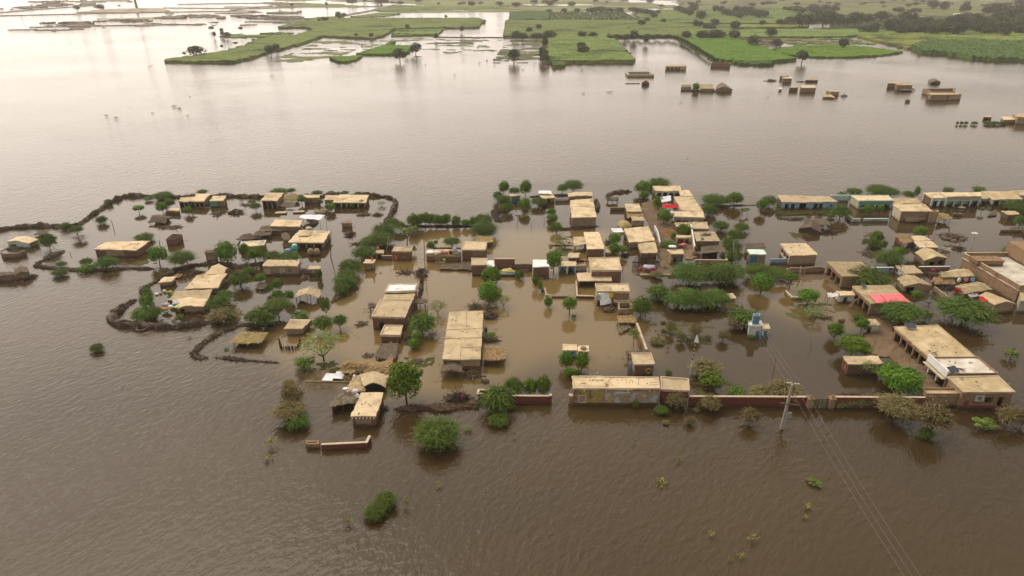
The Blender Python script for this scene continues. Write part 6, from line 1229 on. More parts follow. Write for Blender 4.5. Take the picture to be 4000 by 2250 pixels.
def patch(name, label, poly, z, m, d=1.0, amp=.08, kind='structure', edge=.6, hmax=None, skirt=.6, thr=None, tuft=0, tsz=.5, tm=None, ns=.05, cat=None, group=None):
    """raised patch of ground or crop: a noisy grid cut to the outline, with its own side faces"""
    G = ground_poly(poly); a = np.array(G); x0, y0 = a.min(0); x1, y1 = a.max(0)
    xs, ys = np.arange(x0, x1 + d, d), np.arange(y0, y1 + d, d); X, Y = np.meshgrid(xs + d / 2, ys + d / 2)
    J = np.array([[noise.noise(Vector((x * .6 / d, y * .6 / d, 4.))) for x in xs] for y in ys]) * edge * d if len(xs) * len(ys) < 60000 else 0
    I = inside(G, X + J, Y + (J.T if False else J))
    if thr is not None:
        T_ = np.array([[noise.noise(Vector((x * ns, y * ns * 2.2, 1.7))) + .55 * noise.noise(Vector((x * ns * 3.3, y * ns * 6, 8.))) for x in xs] for y in ys]); I &= T_ > thr
    ny, nx = I.shape
    if not I.any(): return None
    V = {}; mb = MB(); loc = Vector((x0, y0, 0))
    def vid(i, j, low=False):
        k = (i, j, low)
        if k not in V:
            x, y = x0 + i * d, y0 + j * d
            jx = noise.noise(Vector((x * 1.3 / d, y * 1.3 / d, 2.))) * d * .5; jy = noise.noise(Vector((x * 1.3 / d, y * 1.3 / d, 7.))) * d * .5
            h = -skirt if low else z + amp * (noise.noise(Vector((x * .9 / d, y * .9 / d, 3.))) * 1.4 + noise.noise(Vector((x * .25 / d, y * .25 / d, 5.))))
            V[k] = len(mb.v); mb.v.append((x + jx, y + jy, h))
        return V[k]
    for j in range(ny):
        for i in range(nx):
            if not I[j, i]: continue
            mb.f.append((vid(i, j), vid(i + 1, j), vid(i + 1, j + 1), vid(i, j + 1)))
            for di, dj, A, B in ((-1, 0, (i, j + 1), (i, j)), (1, 0, (i + 1, j), (i + 1, j + 1)), (0, -1, (i, j), (i + 1, j)), (0, 1, (i + 1, j + 1), (i, j + 1))):
                ii, jj = i + di, j + dj
                if not (0 <= ii < nx and 0 <= jj < ny and I[jj, ii]): mb.f.append((vid(*A), vid(*A, True), vid(*B, True), vid(*B)))
    rr = random.Random(int(abs(x0)) + 3)
    if tuft:
        cells = np.argwhere(I); n_ = int(len(cells) * d * d * tuft); n_ = min(n_, 26000)
        for _ in range(n_):
            j, i = cells[rr.randrange(len(cells))]; x, y = x0 + (i + rr.random()) * d, y0 + (j + rr.random()) * d
            s = tsz * rr.uniform(.6, 1.4); c = Vector((x, y, z + s * .25)); leafq(mb, c, Vector((rr.gauss(0, .6), rr.gauss(-.3, .6), .8)), s, .7, Vector((rr.gauss(0, .5), rr.gauss(0, .5), 1)), rr)
    o = mb.build(name, m, None, loc)
    return tag(o, label, cat, group, kind)
patch('mud_ground', 'wet mud lane between the tan-roofed houses', '2500 800 2560 775 2590 800 2600 850 2632 880 2640 960 2625 1075 2500 1075 2470 1070 2580 1050 2570 960 2545 890 2520 850', .12, 'mud_ground', .8, .10)
patch('mud_ground', 'churned mud yard in front of the five-opening house', '3400 1290 3480 1280 3520 1345 3640 1460 3690 1530 3600 1540 3560 1470 3470 1400 3400 1380 3370 1320', .12, 'mud_ground', .8, .12)
patch('mud_ground', 'mud courtyard between the lane houses', '2590 900 2640 890 2720 950 2720 1010 2680 1015 2660 960 2600 950', .12, 'mud_ground', .8, .1)
patch('mud_ground', 'wet mud bank by the muddy-yard house', '3060 1080 3240 1070 3290 1140 3255 1140 3230 1095 3080 1098', .05, 'mud_ground', .8, .08)
patch('mud_ground', 'mud strip between the red-sheet roof house and the mud-bank white hut', '3400 1230 3480 1200 3520 1250 3490 1290 3400 1290', .1, 'mud_ground', .8, .1)
patch('mud_ground', 'mud bank under the thorn and grass by the thick brush bank', '800 1240 870 1200 930 1215 925 1262 850 1262', .1, 'mud_ground', .8, .1)
for a in (('weedy shallows along the thick brush bank', '790 1235 900 1205 960 1230 1060 1258 1040 1275 900 1262'), ('green-brown weeds awash below the pale feathery shrub', '1180 1395 1290 1400 1330 1440 1260 1475 1180 1450'), ('sunken weeds among the dry bushes in the dark lagoon', '2540 1240 2640 1250 2840 1290 2850 1335 2700 1345 2560 1330'),
          ('weeds and scum in the channel by the acacias', '1330 1110 1400 1080 1420 1120 1350 1180 1310 1165'), ('reedy shallows between the long low house and the round tree', '430 1030 560 1015 640 1035 610 1052 480 1050'), ('grassy shallows behind the long red boundary wall', '2700 1480 2900 1500 3130 1515 3140 1545 2720 1545'),
          ('drowned weeds at the lagoon edge below the blue-shutter kiosk', '2000 800 2080 805 2120 830 2040 850 1990 840'), ('weed patch in front of the biggest pale roof', '1560 1400 1700 1390 1700 1420 1640 1470 1570 1450'), ('weeds in the lagoon beside the long plain-front house', '2170 930 2240 920 2240 1000 2170 1000'),
          ('weeds round the stranded reed hut', '3060 900 3260 920 3280 945 3120 940'), ('weedy water behind the crowded thatch roofs', '3330 985 3440 975 3480 1010 3380 1030'), ('drowned grass by the mud bank of the muddy-yard house', '3060 1180 3200 1170 3260 1200 3180 1250 3080 1240')):
    patch('water_weeds', a[0], a[1], .02, 'weeds', .7, .05, thr=.16, ns=.16, tuft=.9, tsz=.3, skirt=.2, kind='stuff')
# ================================================================ fields beyond the flood
FS = dict(kind='stuff')
patch('crop_field', 'long dark green field reaching into the flood with a pointed tip', '640 245 690 233 760 223 870 209 960 183 1000 159 1060 151 1140 146 1230 121 1190 111 1080 113 1172 88 1288 77 1366 75 1676 75 1870 75 1892 82 1872 111 1700 113 1540 117 1498 144 1455 155 1262 145 1170 176 1094 198 1000 224 919 248 820 248', 1.7, 'crop', 3.2, .5, tuft=0.045, tsz=0.80, **FS)
patch('crop_field', 'small ragged field behind the long pointed field', '1540 122 1735 117 1705 139 1535 143', 1.4, 'crop', 3.2, .4, thr=-.35, **FS)
patch('crop_field', 'narrow bright green dike strip in the flood', '1288 231 1340 226 1416 221 1400 232 1366 246 1319 246', 1.2, 'crop_deep', 2, .4, **FS)
patch('crop_field', 'green block with a hooked dike between two flooded plots', '1390 216 1440 200 1500 180 1535 165 1545 168 1520 182 1618 183 1580 216 1460 217', 1.3, 'crop_deep', 2, .4, thr=-.5, **FS)
patch('marsh_grass', 'drowned grass streaks beside the long pointed field', '1235 158 1455 158 1400 190 1290 236 1060 246 1100 220 1180 195', .12, 'marsh', 2.0, .15, thr=.10, ns=.03, **FS)
patch('marsh_grass', 'drowned grass patches around the hooked dike', '1420 165 1560 150 1780 150 2040 150 1960 185 1900 220 1640 225 1560 210 1400 208', .12, 'marsh', 2.0, .15, thr=.32, ns=.035, **FS)
patch('marsh_grass', 'drowned green plot left of the square sugarcane field', '2000 152 2135 150 2130 246 1925 246 1945 205', .15, 'marsh', 1.8, .2, thr=-.02, ns=.035, **FS)
patch('crop_field', 'broad mid-green field behind the square sugarcane field', '1975 84 2150 83 2320 83 2495 84 2620 92 2760 105 2900 112 2860 122 2740 128 2640 147 2400 150 2375 139 2145 139 2120 147 1968 147', 1.7, 'crop', 3.6, .5, tuft=0.027, tsz=0.90, **FS)
patch('crop_field', 'square light green sugarcane field with a stepped corner', '2140 140 2372 140 2420 180 2476 238 2476 247 2136 249', 2.2, 'crop', 2.4, .6, tuft=0.090, tsz=0.70, **FS)
patch('crop_field', 'low green clump at the front corner of the square sugarcane field', '2154 250 2205 248 2206 264 2160 267', 1.8, 'crop', 2, .6, tuft=.1, tsz=.8, **FS)
patch('crop_field', 'deep green wedge-shaped field pointing at the far farmsteads', '2632 146 2854 146 2898 166 3000 199 3108 237 3014 246 2940 250 2876 248 2793 238 2710 190', 1.9, 'crop_deep', 2.2, .4, tuft=0.126, tsz=0.60, **FS)
patch('shrub_strip', 'green shrubs along the front edge of the wedge-shaped field', '2860 248 3010 246 3012 257 2960 258 2900 256', 1.6, 'crop_shrub', 2, .8, tuft=.1, tsz=.8, **FS)
patch('crop_field', 'ragged bright green field right of the wedge-shaped field', '3025 190 3150 183 3300 181 3450 195 3530 206 3440 219 3330 227 3200 227 3080 219 3035 205', 1.0, 'crop_deep', 2.2, .6, tuft=0.090, tsz=0.70, **FS)
patch('marsh_grass', 'half-drowned shrubby plot behind the ragged bright green field', '2900 152 3300 150 3420 172 3300 182 3030 190 2905 166', .5, 'crop_pale', 2.0, .5, thr=.0, ns=.04, tuft=0.090, tsz=0.75, **FS)
patch('shrub_bank', 'dense dark shrub bank along the right shore', '3560 192 3600 172 3660 166 3800 166 4060 172 4060 240 3900 240 3790 233 3690 214 3600 210', 2.6, 'crop_shrub', 2.4, 1.3, tuft=0.144, tsz=0.90, **FS)
patch('crop_field', 'yellow-green strip behind the dark shrub bank', '3340 142 3600 140 4060 148 4060 174 3660 168 3600 174 3550 195 3480 178', 1.4, 'crop_yellow', 2.6, .6, tuft=0.054, tsz=0.80, **FS)
patch('crop_field', 'grey-green strip between the flooded channel and the yellow strip', '2690 120 3300 119 4060 132 4060 147 3600 139 3340 142 3300 149 2900 151 2870 140 2690 142', 1.6, 'crop', 3, .5, tuft=0.045, tsz=0.90, **FS)
patch('crop_field', 'thin yellow strip along the flooded channel', '2800 98 3120 99 3160 108 2980 110 2800 108', 1.1, 'crop_yellow', 3, .3, **FS)
patch('crop_field', 'large hazy green field among the dark tree clumps', '2480 48 2620 40 2740 36 3050 36 3100 44 3250 70 3250 88 3110 96 2780 96 2600 90 2500 82', 1.5, 'crop', 4, .4, tuft=0.018, tsz=1.10, **FS)
patch('crop_field', 'orchard plot with dark tree rows, leftmost of three', '1992 51 2145 46 2145 80 1990 82', 1.8, 'crop_shrub', 3.6, .9, **FS)
for k, (xa, xb, xc, xd, t) in enumerate(((2151, 2300, 2314, 2152, 'middle'), (2310, 2437, 2495, 2324, 'rightmost'))):
    n_ = 9
    patch('crop_field', f'orchard ground between dark tree rows, {t} of three', f'{xa} 50 {xb} 50 {xc} 81 {xd} 81', .8, 'crop', 4, .3, **FS)
    for q in range(n_):
        a, b = (q + .2) / n_, (q + .62) / n_; x1, x2, x3, x4 = xa + (xb - xa) * a, xa + (xb - xa) * b, xd + (xc - xd) * b, xd + (xc - xd) * a
        patch('orchard_row', f'dark orchard row in the {t} orchard plot', f'{x1:.1f} 51 {x2:.1f} 51 {x3:.1f} 80 {x4:.1f} 80', 1.9, 'crop_shrub', 2.6, .7, group=f'{t} orchard rows', **FS)
patch('crop_field', 'pale hazy fields along the top of the view', '1180 -20 2700 -20 2620 36 2480 46 2300 44 1990 46 1560 50 1480 30 1300 26 1100 24 1020 12', .35, 'crop_pale', 7, .2, thr=-.12, ns=.006, **FS)
patch('crop_field', 'hazy mixed fields at the top right', '2640 -30 4080 -30 4080 70 3620 62 3260 60 3100 40 3050 34 2740 34 2660 36', .5, 'crop_pale', 7, .4, thr=-.42, ns=.006, **FS)
patch('crop_field', 'hazy green ground under the far wood', '3250 76 3500 62 4080 72 4080 131 3700 128 3400 122 3250 110', .6, 'crop_shrub', 4, .4, thr=-.3, ns=.02, **FS)
patch('crop_field', 'pale green field beyond the flooded plots', '1080 24 1230 14 1480 26 1380 28 1150 26', .5, 'crop_yellow', 5, .2, **FS)
patch('crop_field', 'hazy dike field with a diagonal edge', '1370 66 1480 52 1560 52 1555 58 1500 66 1410 69', .8, 'crop', 4, .3, **FS)
patch('crop_field', 'far hedge-green field behind the diagonal dike', '1455 40 1540 20 1740 28 1990 24 1990 34 1730 40 1500 46', .9, 'crop', 5, .4, thr=-.5, ns=.01, **FS)
patch('crop_field', 'thin green strip at the head of the long pointed field', '1190 75 1250 68 1330 66 1330 73 1220 77', .9, 'crop', 4, .3, **FS)
patch('crop_field', 'small green outlier strip left of the long pointed field', '860 144 900 137 1000 134 1070 130 1140 128 1130 140 1060 146 900 148', .8, 'crop', 3, .5, thr=-.25, ns=.02, **FS)
for a in (('sandy island under the kiln chimney', '300 50 400 38 480 35 620 33 660 44 640 48 500 50', .8, 'sand'), ('flat sandy spit in the bright distance', '370 74 500 71 640 67 640 73 500 77', .5, 'sand')):
    patch('sand_bank', a[0], a[1], a[2], a[3], 4, .3)
for a in (('pale drowned scrub flecks on the bright far left flats', '20 110 300 96 620 90 900 84 1180 82 1160 96 860 100 560 106 300 122 60 124', ), ('grey scrub flecks between the far left parcels', '640 50 900 44 1100 40 1090 46 900 54 660 58')):
    patch('scrub_flecks', a[0], a[1], .5, 'scrub', 2.6, .4, thr=.30, ns=.02, **FS)
for a in (('grey scrub bank with low ruins in the bright distance', '600 72 640 66 720 60 800 58 880 66 878 78 800 80 720 76'), ('scrub and rubble line along the bright flats', '150 90 260 88 380 84 560 76 600 84 420 90 300 98 220 98'),
          ('dark scrub belt at the far left', '-20 36 60 30 110 24 200 8 280 16 290 20 200 28 120 36 50 38'), ('low dark scrub strip beside the far left belt', '290 24 320 14 370 12 372 20 330 24'), ('thin dark hedge line at the top left', '100 6 300 3 500 2 520 7 300 9 150 10'),
          ('grey rubble bank left of the long pointed field', '900 62 960 58 1080 62 1190 68 1170 76 1040 76 960 74'), ('low brown bank in the flooded plots', '1040 52 1100 46 1180 44 1170 52 1100 56'), ('dark scrub on the sandy kiln island', '470 44 560 38 630 40 640 47 560 48')):
    patch('scrub_bank', a[0], a[1], .9, 'scrub', 3.0, .8, thr=.0, ns=.02, tuft=0.018, tsz=1.25, **FS)
for k, s in enumerate(('0 48 120 38 260 28 380 20 380 22 260 30 120 41 0 51', '880 26 1340 27 1340 28.5 880 28', '900 40 1060 22 1064 23.5 910 42', '1690 145 2080 146 2080 148 1690 147', '1300 66 1450 40 1540 18 1548 19 1462 42 1320 68', '1100 78 1360 75 1360 76 1100 80', '2460 26 2900 24 2900 26 2460 28', '-20 62 380 52 700 46 1000 42 1000 43.5 700 48 380 54 -20 64', '640 30 1000 33 1180 28 1180 29.5 1000 35 640 32', '120 106 420 100 700 96 700 97.5 420 102 120 108', '700 16 1100 10 1100 12 700 18')):
    patch('field_dike', ('thin earth dike crossing the bright far left flats', 'straight dike across the far flooded plots', 'slanting dike left of the pale green field', 'thin dike in front of the long pointed field', 'diagonal tree-lined dike in the far middle', 'dike at the back of the long pointed field', 'far dike among the top hedges', 'long faint dike across the bright far left water', 'faint dike beyond the kiln island', 'faint drowned dike in front of the sandy spit', 'short faint dike near the top edge')[k], s, .5, 'scrub', 2.5, .25, kind='structure')

# ================================================================ plants
lm(2305, 200, 'the square sugarcane field'); lm(2850, 200, 'the wedge-shaped field'); lm(1250, 120, 'the long pointed field'); lm(2250, 112, 'the broad mid-green field'); lm(3300, 205, 'the ragged bright field'); lm(2960, 60, 'the large hazy field'); lm(3700, 155, 'the yellow-green strip'); lm(2050, 200, 'the drowned green plot'); lm(1540, 200, 'the hooked dike'); lm(2230, 66, 'the orchard plots'); lm(3060, 134, 'the grey-green strip'); lm(2480, 155, 'the flooded notch'); lm(2930, 2030, 'the submerged road verge'); lm(1480, 1900, 'the open water at the bottom'); lm(3640, 40, 'the hazy top fields'); lm(3130, 165, 'the half-drowned shrubby plot')
HEDGE = 'clipped bright hedge plant'
trees('''
a 257 880 42 30 893;a 306 893 52 36 925;k 312 930 80 26 942;a 195 937 66 70 972;a 425 787 32 26 800;a 400 857 44 40 873;r 545 812 40 24 832;a 566 925 75 42 940;a 243 1030 42 26 1042;a 237 1062 60 36 1076
a 342 1020 50 36 1040;b 345 1046 74 26 1056;a 420 1022 82 60 1050;r 624 993 70 72 1034;a 716 1003 108 70 1040;b 582 776 38 22;a 640 763 78 30 778;r 638 808 42 40 832;r 664 790 40 34 812;r 738 818 34 26 838
a 792 748 42 18 760;a 1090 748 70 22 762;a 1140 742 36 22 758;a 1240 752 44 18 764;a 1294 752 32 14 762;a 1349 751 30 14 762;a 1399 755 32 12 764;r 1291 808 42 34 828;r 1348 790 24 24 804;r 1377 801 22 20 813;r 1413 793 26 26 808;g 1490 794 38 24 804
a 1000 803 46 32 825;a 985 786 34 16 794;r 1180 778 34 28 800;r 1252 788 22 22 802;g 945 786 16 12;r 890 985 78 88 1030;r 960 975 44 52 1012;r 1000 990 64 60 1030;r 1030 980 34 44 1010;a 1066 997 72 48 1024;a 1130 1000 84 40 1022;k 966 1012 60 40 1030
b 590 1150 36 72 1186;b 580 1182 62 74 1214;a 565 1222 95 64 1250;a 610 1215 60 46 1244;b 706 1240 40 30 1254;a 861 1180 88 72 1212;a 884 1150 60 46 1178;d 870 1228 110 48 1250;b 905 1232 60 34 1250;k 910 1212 44 46 1240;a 941 1085 82 72 1120;a 975 1053 48 32 1072;r 1021 1084 44 36 1108
r 1088 1108 40 46 1136;r 1055 1126 32 40 1148;r 1086 1150 44 40 1172;r 1132 1154 40 44 1180;a 1091 1188 112 66 1238;a 1032 1230 112 84 1272;a 985 1235 56 46 1262;b 1275 1193 46 72 1230;a 1265 1257 78 66 1298;a 1331 1248 58 52 1284;g 1265 1338 176 108 1408;b 1177 1232 74 22 1242;b 1218 1262 30 26 1276;r 1250 1070 22 40 1092
a 1534 866 62 40 896;a 1562 880 52 38 904;a 1504 899 102 78 942;a 1485 932 112 62 974;a 1450 945 84 62 984;a 1421 984 92 66 1014;a 1369 1037 88 66 1070;a 1355 1073 82 58 1102;a 1350 1097 86 62 1128;a 1334 1124 62 52 1150
r 1617 861 50 56 892;r 1642 857 34 46 886;r 1664 853 40 52 886;r 1684 856 34 48 886;r 1705 858 34 48 887;r 1726 861 30 42 887;r 1744 856 36 48 886;r 1783 863 36 46 886;r 1819 871 32 34 890;r 1849 865 32 40 886;a 1888 854 78 50 878;a 1893 890 112 74 922;y 1590 904 72 46 963;y 1618 894 42 30 920;r 1683 959 32 36 978;r 1703 946 18 18 966;a 1766 940 66 34 970;y 1620 972 18 28 990
r 1969 730 40 50 762;r 2053 732 46 62 770;a 2010 743 48 30 760;a 1966 777 58 42 800;a 1980 807 54 46 830;a 1945 762 40 40 785;r 2049 796 48 50 826;a 2104 785 68 32 806;a 2239 721 82 50 752;r 2195 735 38 34 755;r 2153 828 34 32 848;r 2157 851 42 36 872;r 2173 887 46 42 910;g 2187 945 40 30;y 2151 966 14 26 980;r 2162 1015 57 78 1066
r 2510 732 62 56 762;a 2573 712 94 30 730;r 2515 760 36 32 778;r 2400 931 52 48 960;r 2397 970 42 48 996;r 2430 973 44 30 1000;r 2568 790 40 52 818;r 2593 843 56 58 876;a 2786 777 104 38 798;r 2866 774 66 52 804;a 2825 779 62 32 798;a 2770 815 62 52 838;y 2900 820 26 22 842;y 2919 818 18 14 838;r 2971 798 44 42 830;a 3002 782 64 48 806
a 2814 879 66 46 900;a 2894 884 62 36 902;a 2869 915 68 52 940;a 2847 948 62 60 976;a 2864 995 72 62 1024;r 2670 895 56 46 916;r 2629 922 24 28 938;a 2612 953 62 28;a 2693 1060 155 92 1104;a 2807 1065 132 92 1108;a 2847 1058 128 80 1096;a 2965 1056 120 62 1084;a 3030 1066 100 56 1094;y 2760 1085 60 36 1104
a 2570 1137 92 68 1166;a 2647 1165 104 68 1198;a 2702 1159 112 78 1198;a 2793 1156 112 62 1188;a 2503 1192 82 88 1234;a 2750 1175 90 60 1204;g 2675 1133 60 30;d 2564 1070 56 30 1084;y 2473 1303 44 40 1350;d 2616 1275 40 52 1302;d 2713 1288 56 58 1320;d 2660 1314 44 46 1336;d 2765 1317 32 26;d 2823 1308 52 46 1332;d 2567 1331 62 22;d 2590 1258 22 12;d 2592 1290 22 16;t 2608 1362 16 18
a 2905 1236 112 82 1276;d 2869 1264 64 54 1288;d 2845 1190 62 36 1208;r 2970 1102 84 72 1142;r 3082 1080 56 42 1130;r 3152 1155 86 60 1192;g 3180 1217 84 66 1244;r 3258 1287 56 60 1322;r 3324 1345 132 90 1390;r 3362 1265 46 50 1298;b 2935 1316 28 18;a 3350 1235 40 22 1246
a 3383 1079 172 78 1120;a 3466 1004 112 76 1040;r 3504 982 52 44 1010;a 3512 1214 162 98 1262;a 3758 1208 205 124 1262;a 3612 1230 48 42 1252;r 3576 1149 42 32 1178;k 3626 1160 90 60 1190;a 3960 980 84 34;r 3589 904 54 44 928;r 3445 955 28 36 984;r 3422 922 46 44 948;a 3407 945 54 50 968;a 3430 740 104 34 758;a 3475 747 74 38 768;a 3549 757 52 30 772;r 3579 746 22 42 768;b 3706 740 42 16;b 3820 740 52 20;a 3969 807 104 32 824;a 3981 861 54 52 886;a 3991 787 54 26;y 3832 816 24 18 834;a 4010 905 30 30
a 3335 746 62 28 760;b 3290 758 40 14;a 3279 824 78 66 858;b 3244 844 36 20;r 3389 815 42 34 842;r 3435 813 26 28 840;r 3366 819 26 24 842;y 3217 824 15 26 852;d 2752 1435 124 74 1466;b 2779 1483 104 76 1518;b 2876 1531 78 38 1546;d 2969 1531 92 40 1550;d 3052 1517 124 74 1552;d 2772 1573 82 72 1606;d 2928 1622 76 74 1656;d 2638 1562 80 78 1596;d 2727 1583 26 34;a 2583 1599 52 38 1614;b 2482 1578 30 34 1594;d 2695 1641 46 40 1656;d 2601 1649 32 16;b 2609 1455 30 24;d 2720 1600 30 20
r 2212 1403 56 72 1440;r 2271 1408 50 62 1444;r 2226 1455 44 42 1476;r 2257 1457 28 34 1476;d 3493 1584 172 98 1640;d 3631 1628 134 132 1698;a 3612 1692 58 52 1710;d 3931 1622 92 88 1664;y 3838 1652 84 42 1670;d 3987 1630 72 82 1668;y 3945 1379 58 46 1400;r 3510 1482 168 128 1536;r 3470 1440 72 62 1476;g 3386 1433 68 72 1470
r 1920 1075 72 78 1112;r 1912 1142 88 88 1184;g 1967 1170 58 52 1198;a 2030 1070 40 42 1090;b 2091 1097 30 52 1124;b 2110 1116 22 44 1138;b 2119 1138 16 28;r 2141 1180 32 44 1202;r 2224 1184 58 54 1230;b 2243 1236 20 18;a 1652 1256 108 92 1302;g 1710 1195 74 62 1226;r 1628 1314 42 36 1340;r 1617 1340 46 40 1362;b 1920 1308 38 24;b 1898 1291 16 30;k 1690 1310 60 34;t 1938 1285 14 8
r 1590 1484 128 154 1572;b 1193 1417 88 52 1438;k 1165 1406 44 34 1424;d 1148 1546 98 112 1590;d 1138 1600 144 84 1640;a 1165 1642 84 66 1668;d 1128 1497 54 36;d 1062 1728 64 48 1748;d 1045 1787 42 26;d 1066 1792 14 8;k 1169 1466 42 34;a 1942 1550 134 112 1598;a 2007 1504 82 78 1540;r 2072 1510 52 72 1548;r 2122 1503 56 78 1546;a 1711 1686 184 134 1734;a 1948 1635 82 46 1652;t 2009 1697 16 26;g 1828 1672 40 24
a 1508 1948 86 70 1975;a 1464 1996 82 66 2018;d 1589 1966 36 48 1986;d 1359 2035 36 36 2068;d 1711 1891 34 28 1904;t 1398 2130 12 22;d 2476 1720 24 28;d 2653 1796 28 24;d 2581 1885 60 16;t 2606 1897 16 16;d 2779 2086 38 20;d 2940 2100 54 40 2116;d 2893 2168 42 28;d 2850 2183 28 24;y 3170 1876 46 22;y 3190 1888 42 22;d 3155 1976 48 26;d 3146 2018 26 20;a 380 1356 52 40 1370;t 1713 1960 12 6;t 740 1317 26 10;y 885 1362 22 10
t 680 416 26 8;t 700 424 20 6;t 416 452 20 8;t 453 461 22 8;t 742 377 10 4;t 733 450 14 6;t 596 441 14 6;t 2387 359 14 6;t 2659 399 12 6;t 2685 617 10 5;t 583 262 16 7;t 594 256 12 5;t 1063 297 14 8;t 1213 322 8 4;t 1776 293 10 7;t 1662 255 8 8;t 3000 378 10 5;t 2280 364 14 5;t 2376 360 14 5;t 1052 248 8 10;t 1325 253 12 6;t 1374 255 12 5;t 2042 272 12 6;t 2272 273 14 7;t 1873 247 12 9;t 1932 248 12 10;t 2088 249 10 8;t 2320 275 10 4
r 2717 339 28 32 356;b 2752 334 14 8;t 255 1330 8 5;t 2795 950 10 6;t 2300 1440 8 4
''')
for px in ('3033 812 3036 824 3042 834', '3052 837 3066 839 3080 839 3094 838 3108 838 3122 838 3136 837 3150 836 3164 835', '3192 834 3206 835'):
    for x, y in pxpoly(px): tree('b', x, y, 17, 17, y + 8, HEDGE, 'leaf_yellow', group='clipped hedge in front of the hedge-fronted long house', label='clipped bright hedge plant standing in the water before the hedge-fronted long house')
# vines on the red wall
for x, t in ((3320, 'broad green vine creeping over the vine-grown wall'), (3385, 'small green vine patch high on the vine-grown wall, nearer the big tamarisk')):
    G = P(x, 1573, .9); mb = MB(); rr = random.Random(x)
    for _ in range(230 if x < 3350 else 90): u = rr.uniform(-1, 1); leafq(mb, Vector((u * (1.9 if x < 3350 else 1.0), rr.uniform(-.12, -.02), u * .35 + rr.gauss(0, .22))), Vector((0, -1, .4)), rr.uniform(.12, .22), .8, None, rr)
    o = mb.build('creeper_vine', 'leaf_pale'); o.location = G + Vector((0, -.22, 0)); tag(o, t, 'vine')
# far trees
def far(txt, group=None, look=None, leaf=None):
    for it in txt.replace('\n', ';').split(';'):
        a = it.split()
        if a:
            x, b_, w_, h_ = map(float, a); tree('f', x, b_ - h_ * .52, w_, h_ * .95, b_, look, leaf, group)
far('''767 214 50 34;2068 124 20 16;2105 112 17 16;2017 150 30 28;2041 152 28 22;2095 152 40 22;2146 146 40 26;2274 144 30 20;2316 143 28 17;2475 155 24 34;2440 156 18 16;2524 166 18 26;2270 186 30 21;2276 205 34 28;2008 233 36 40;2122 223 30 28;2130 182 18 36;2126 240 28 28;2118 204 22 20;2507 97 24 18;2528 82 18 13;2592 86 18 13;2679 147 26 24;2743 148 34 24;2793 148 38 28
2204 48 18 15;2256 48 20 15;2310 48 40 16;2345 47 44 20;2386 48 24 16;2420 48 26 18;2145 47 18 10;2149 21 20 18;1955 20 16 13;2017 25 32 15;1842 22 22 15;2240 22 12 9;2470 44 30 16;2496 50 26 18;2520 55 26 20;2544 58 22 18;2555 68 24 17;2570 52 18 12
2652 44 32 20;2672 53 28 22;2694 61 26 24;2708 44 30 32;2737 73 36 30;2716 104 16 26;2733 104 22 21;2793 93 28 19;2870 116 32 32;2795 44 20 22;2815 46 20 22;2837 59 32 24;2856 60 26 20;2878 48 30 24;2890 69 40 26;2910 52 26 26;2926 56 30 28;2945 63 30 26;2967 67 36 28;2986 66 28 24;2978 96 22 17;3048 97 26 22;3083 94 34 28;3122 100 38 46;3157 102 30 46;3011 140 32 30;2869 150 34 30;2942 176 34 36;3033 187 34 34;3290 182 28 30;3133 237 34 40;2799 146 40 28;2815 148 30 24;2746 146 36 26;2680 144 30 22;2760 110 26 16;2780 112 24 14
3113 46 30 22;3090 42 26 18;3066 38 18 12;3135 48 26 18;3174 44 38 26;3221 42 32 22;3260 44 24 22;3200 62 50 30;3228 66 44 28;3215 95 56 48;3252 96 44 44;3280 96 38 38;3310 96 30 28;3338 94 50 46;3386 88 34 32;3442 80 48 34;3480 118 54 44;3545 102 54 58;3618 114 48 44;3690 118 42 44;3731 112 44 40;3388 124 52 26;3414 122 30 32;3575 114 44 40;3645 33 34 30;3687 38 28 32;3766 45 30 28;3897 48 66 34;3860 52 40 26;3940 60 46 34;3985 62 50 50;3925 136 32 28;3297 182 28 26;3575 48 34 16;3510 44 36 14;4000 30 60 40''')
far('''825 115 16 12;866 124 12 14;838 142 12 18;868 138 12 16;887 144 26 18;940 116 14 12;720 213 12 10;866 185 10 10;920 172 16 8;1058 204 30 26;1080 200 20 28;1247 83 10 12;1264 81 14 14;1276 80 14 12;1323 70 22 24;1344 66 18 16;1140 24 10 12;1276 22 8 14;1390 140 10 10;1451 144 14 14;1592 112 14 16;1704 150 12 20;1804 122 14 20;1562 232 34 40;1624 206 32 38;1590 214 20 12;1742 70 9 12;392 36 26 18;302 38 18 16;466 25 10 6;1375 14 34 18;1490 12 50 18;1425 6 16 14''', look='hazy dark tree', leaf='leaf_far')
rw = random.Random(5)
for k in range(85):                          # the far wood on the right, tree by tree
    x = rw.uniform(3490, 4010); y = rw.uniform(96, 130) if k % 3 else rw.uniform(66, 96); s_ = rw.uniform(26, 52)
    if y < 96 and x < 3700: y += 30
    tree('f', x, y - s_ * .36, s_, s_ * .75, y, None, 'leaf_far' if k % 2 else 'leaf_wood', group='trees of the far right wood', label='round tree standing in the far right wood beyond the yellow-green strip')
for k in range(60):                          # hedge trees near the top edge
    x = rw.uniform(1500, 4000); y = rw.uniform(2, 30) if x > 2400 else rw.uniform(4, 22); s_ = rw.uniform(9, 20)
    tree('f', x, y - s_ * .3, s_ * 1.2, s_ * .6, y, None, 'leaf_far', group='far hedge trees near the top edge', label='tiny hazy hedge tree in the far fields near the top edge')
for k in range(34):                          # hedge along the stepped edge of the wedge field
    t = k / 33; x = 2632 + (2793 - 2632) * t; y = 146 + (237 - 146) * (t ** 1.25); tree('f', x + rw.uniform(-3, 3), y - 3, 9, 12, y + 3, None, 'leaf_far', group='hedge bushes on the wedge field edge', label='small dark bush in the hedge on the water side of the wedge-shaped field')
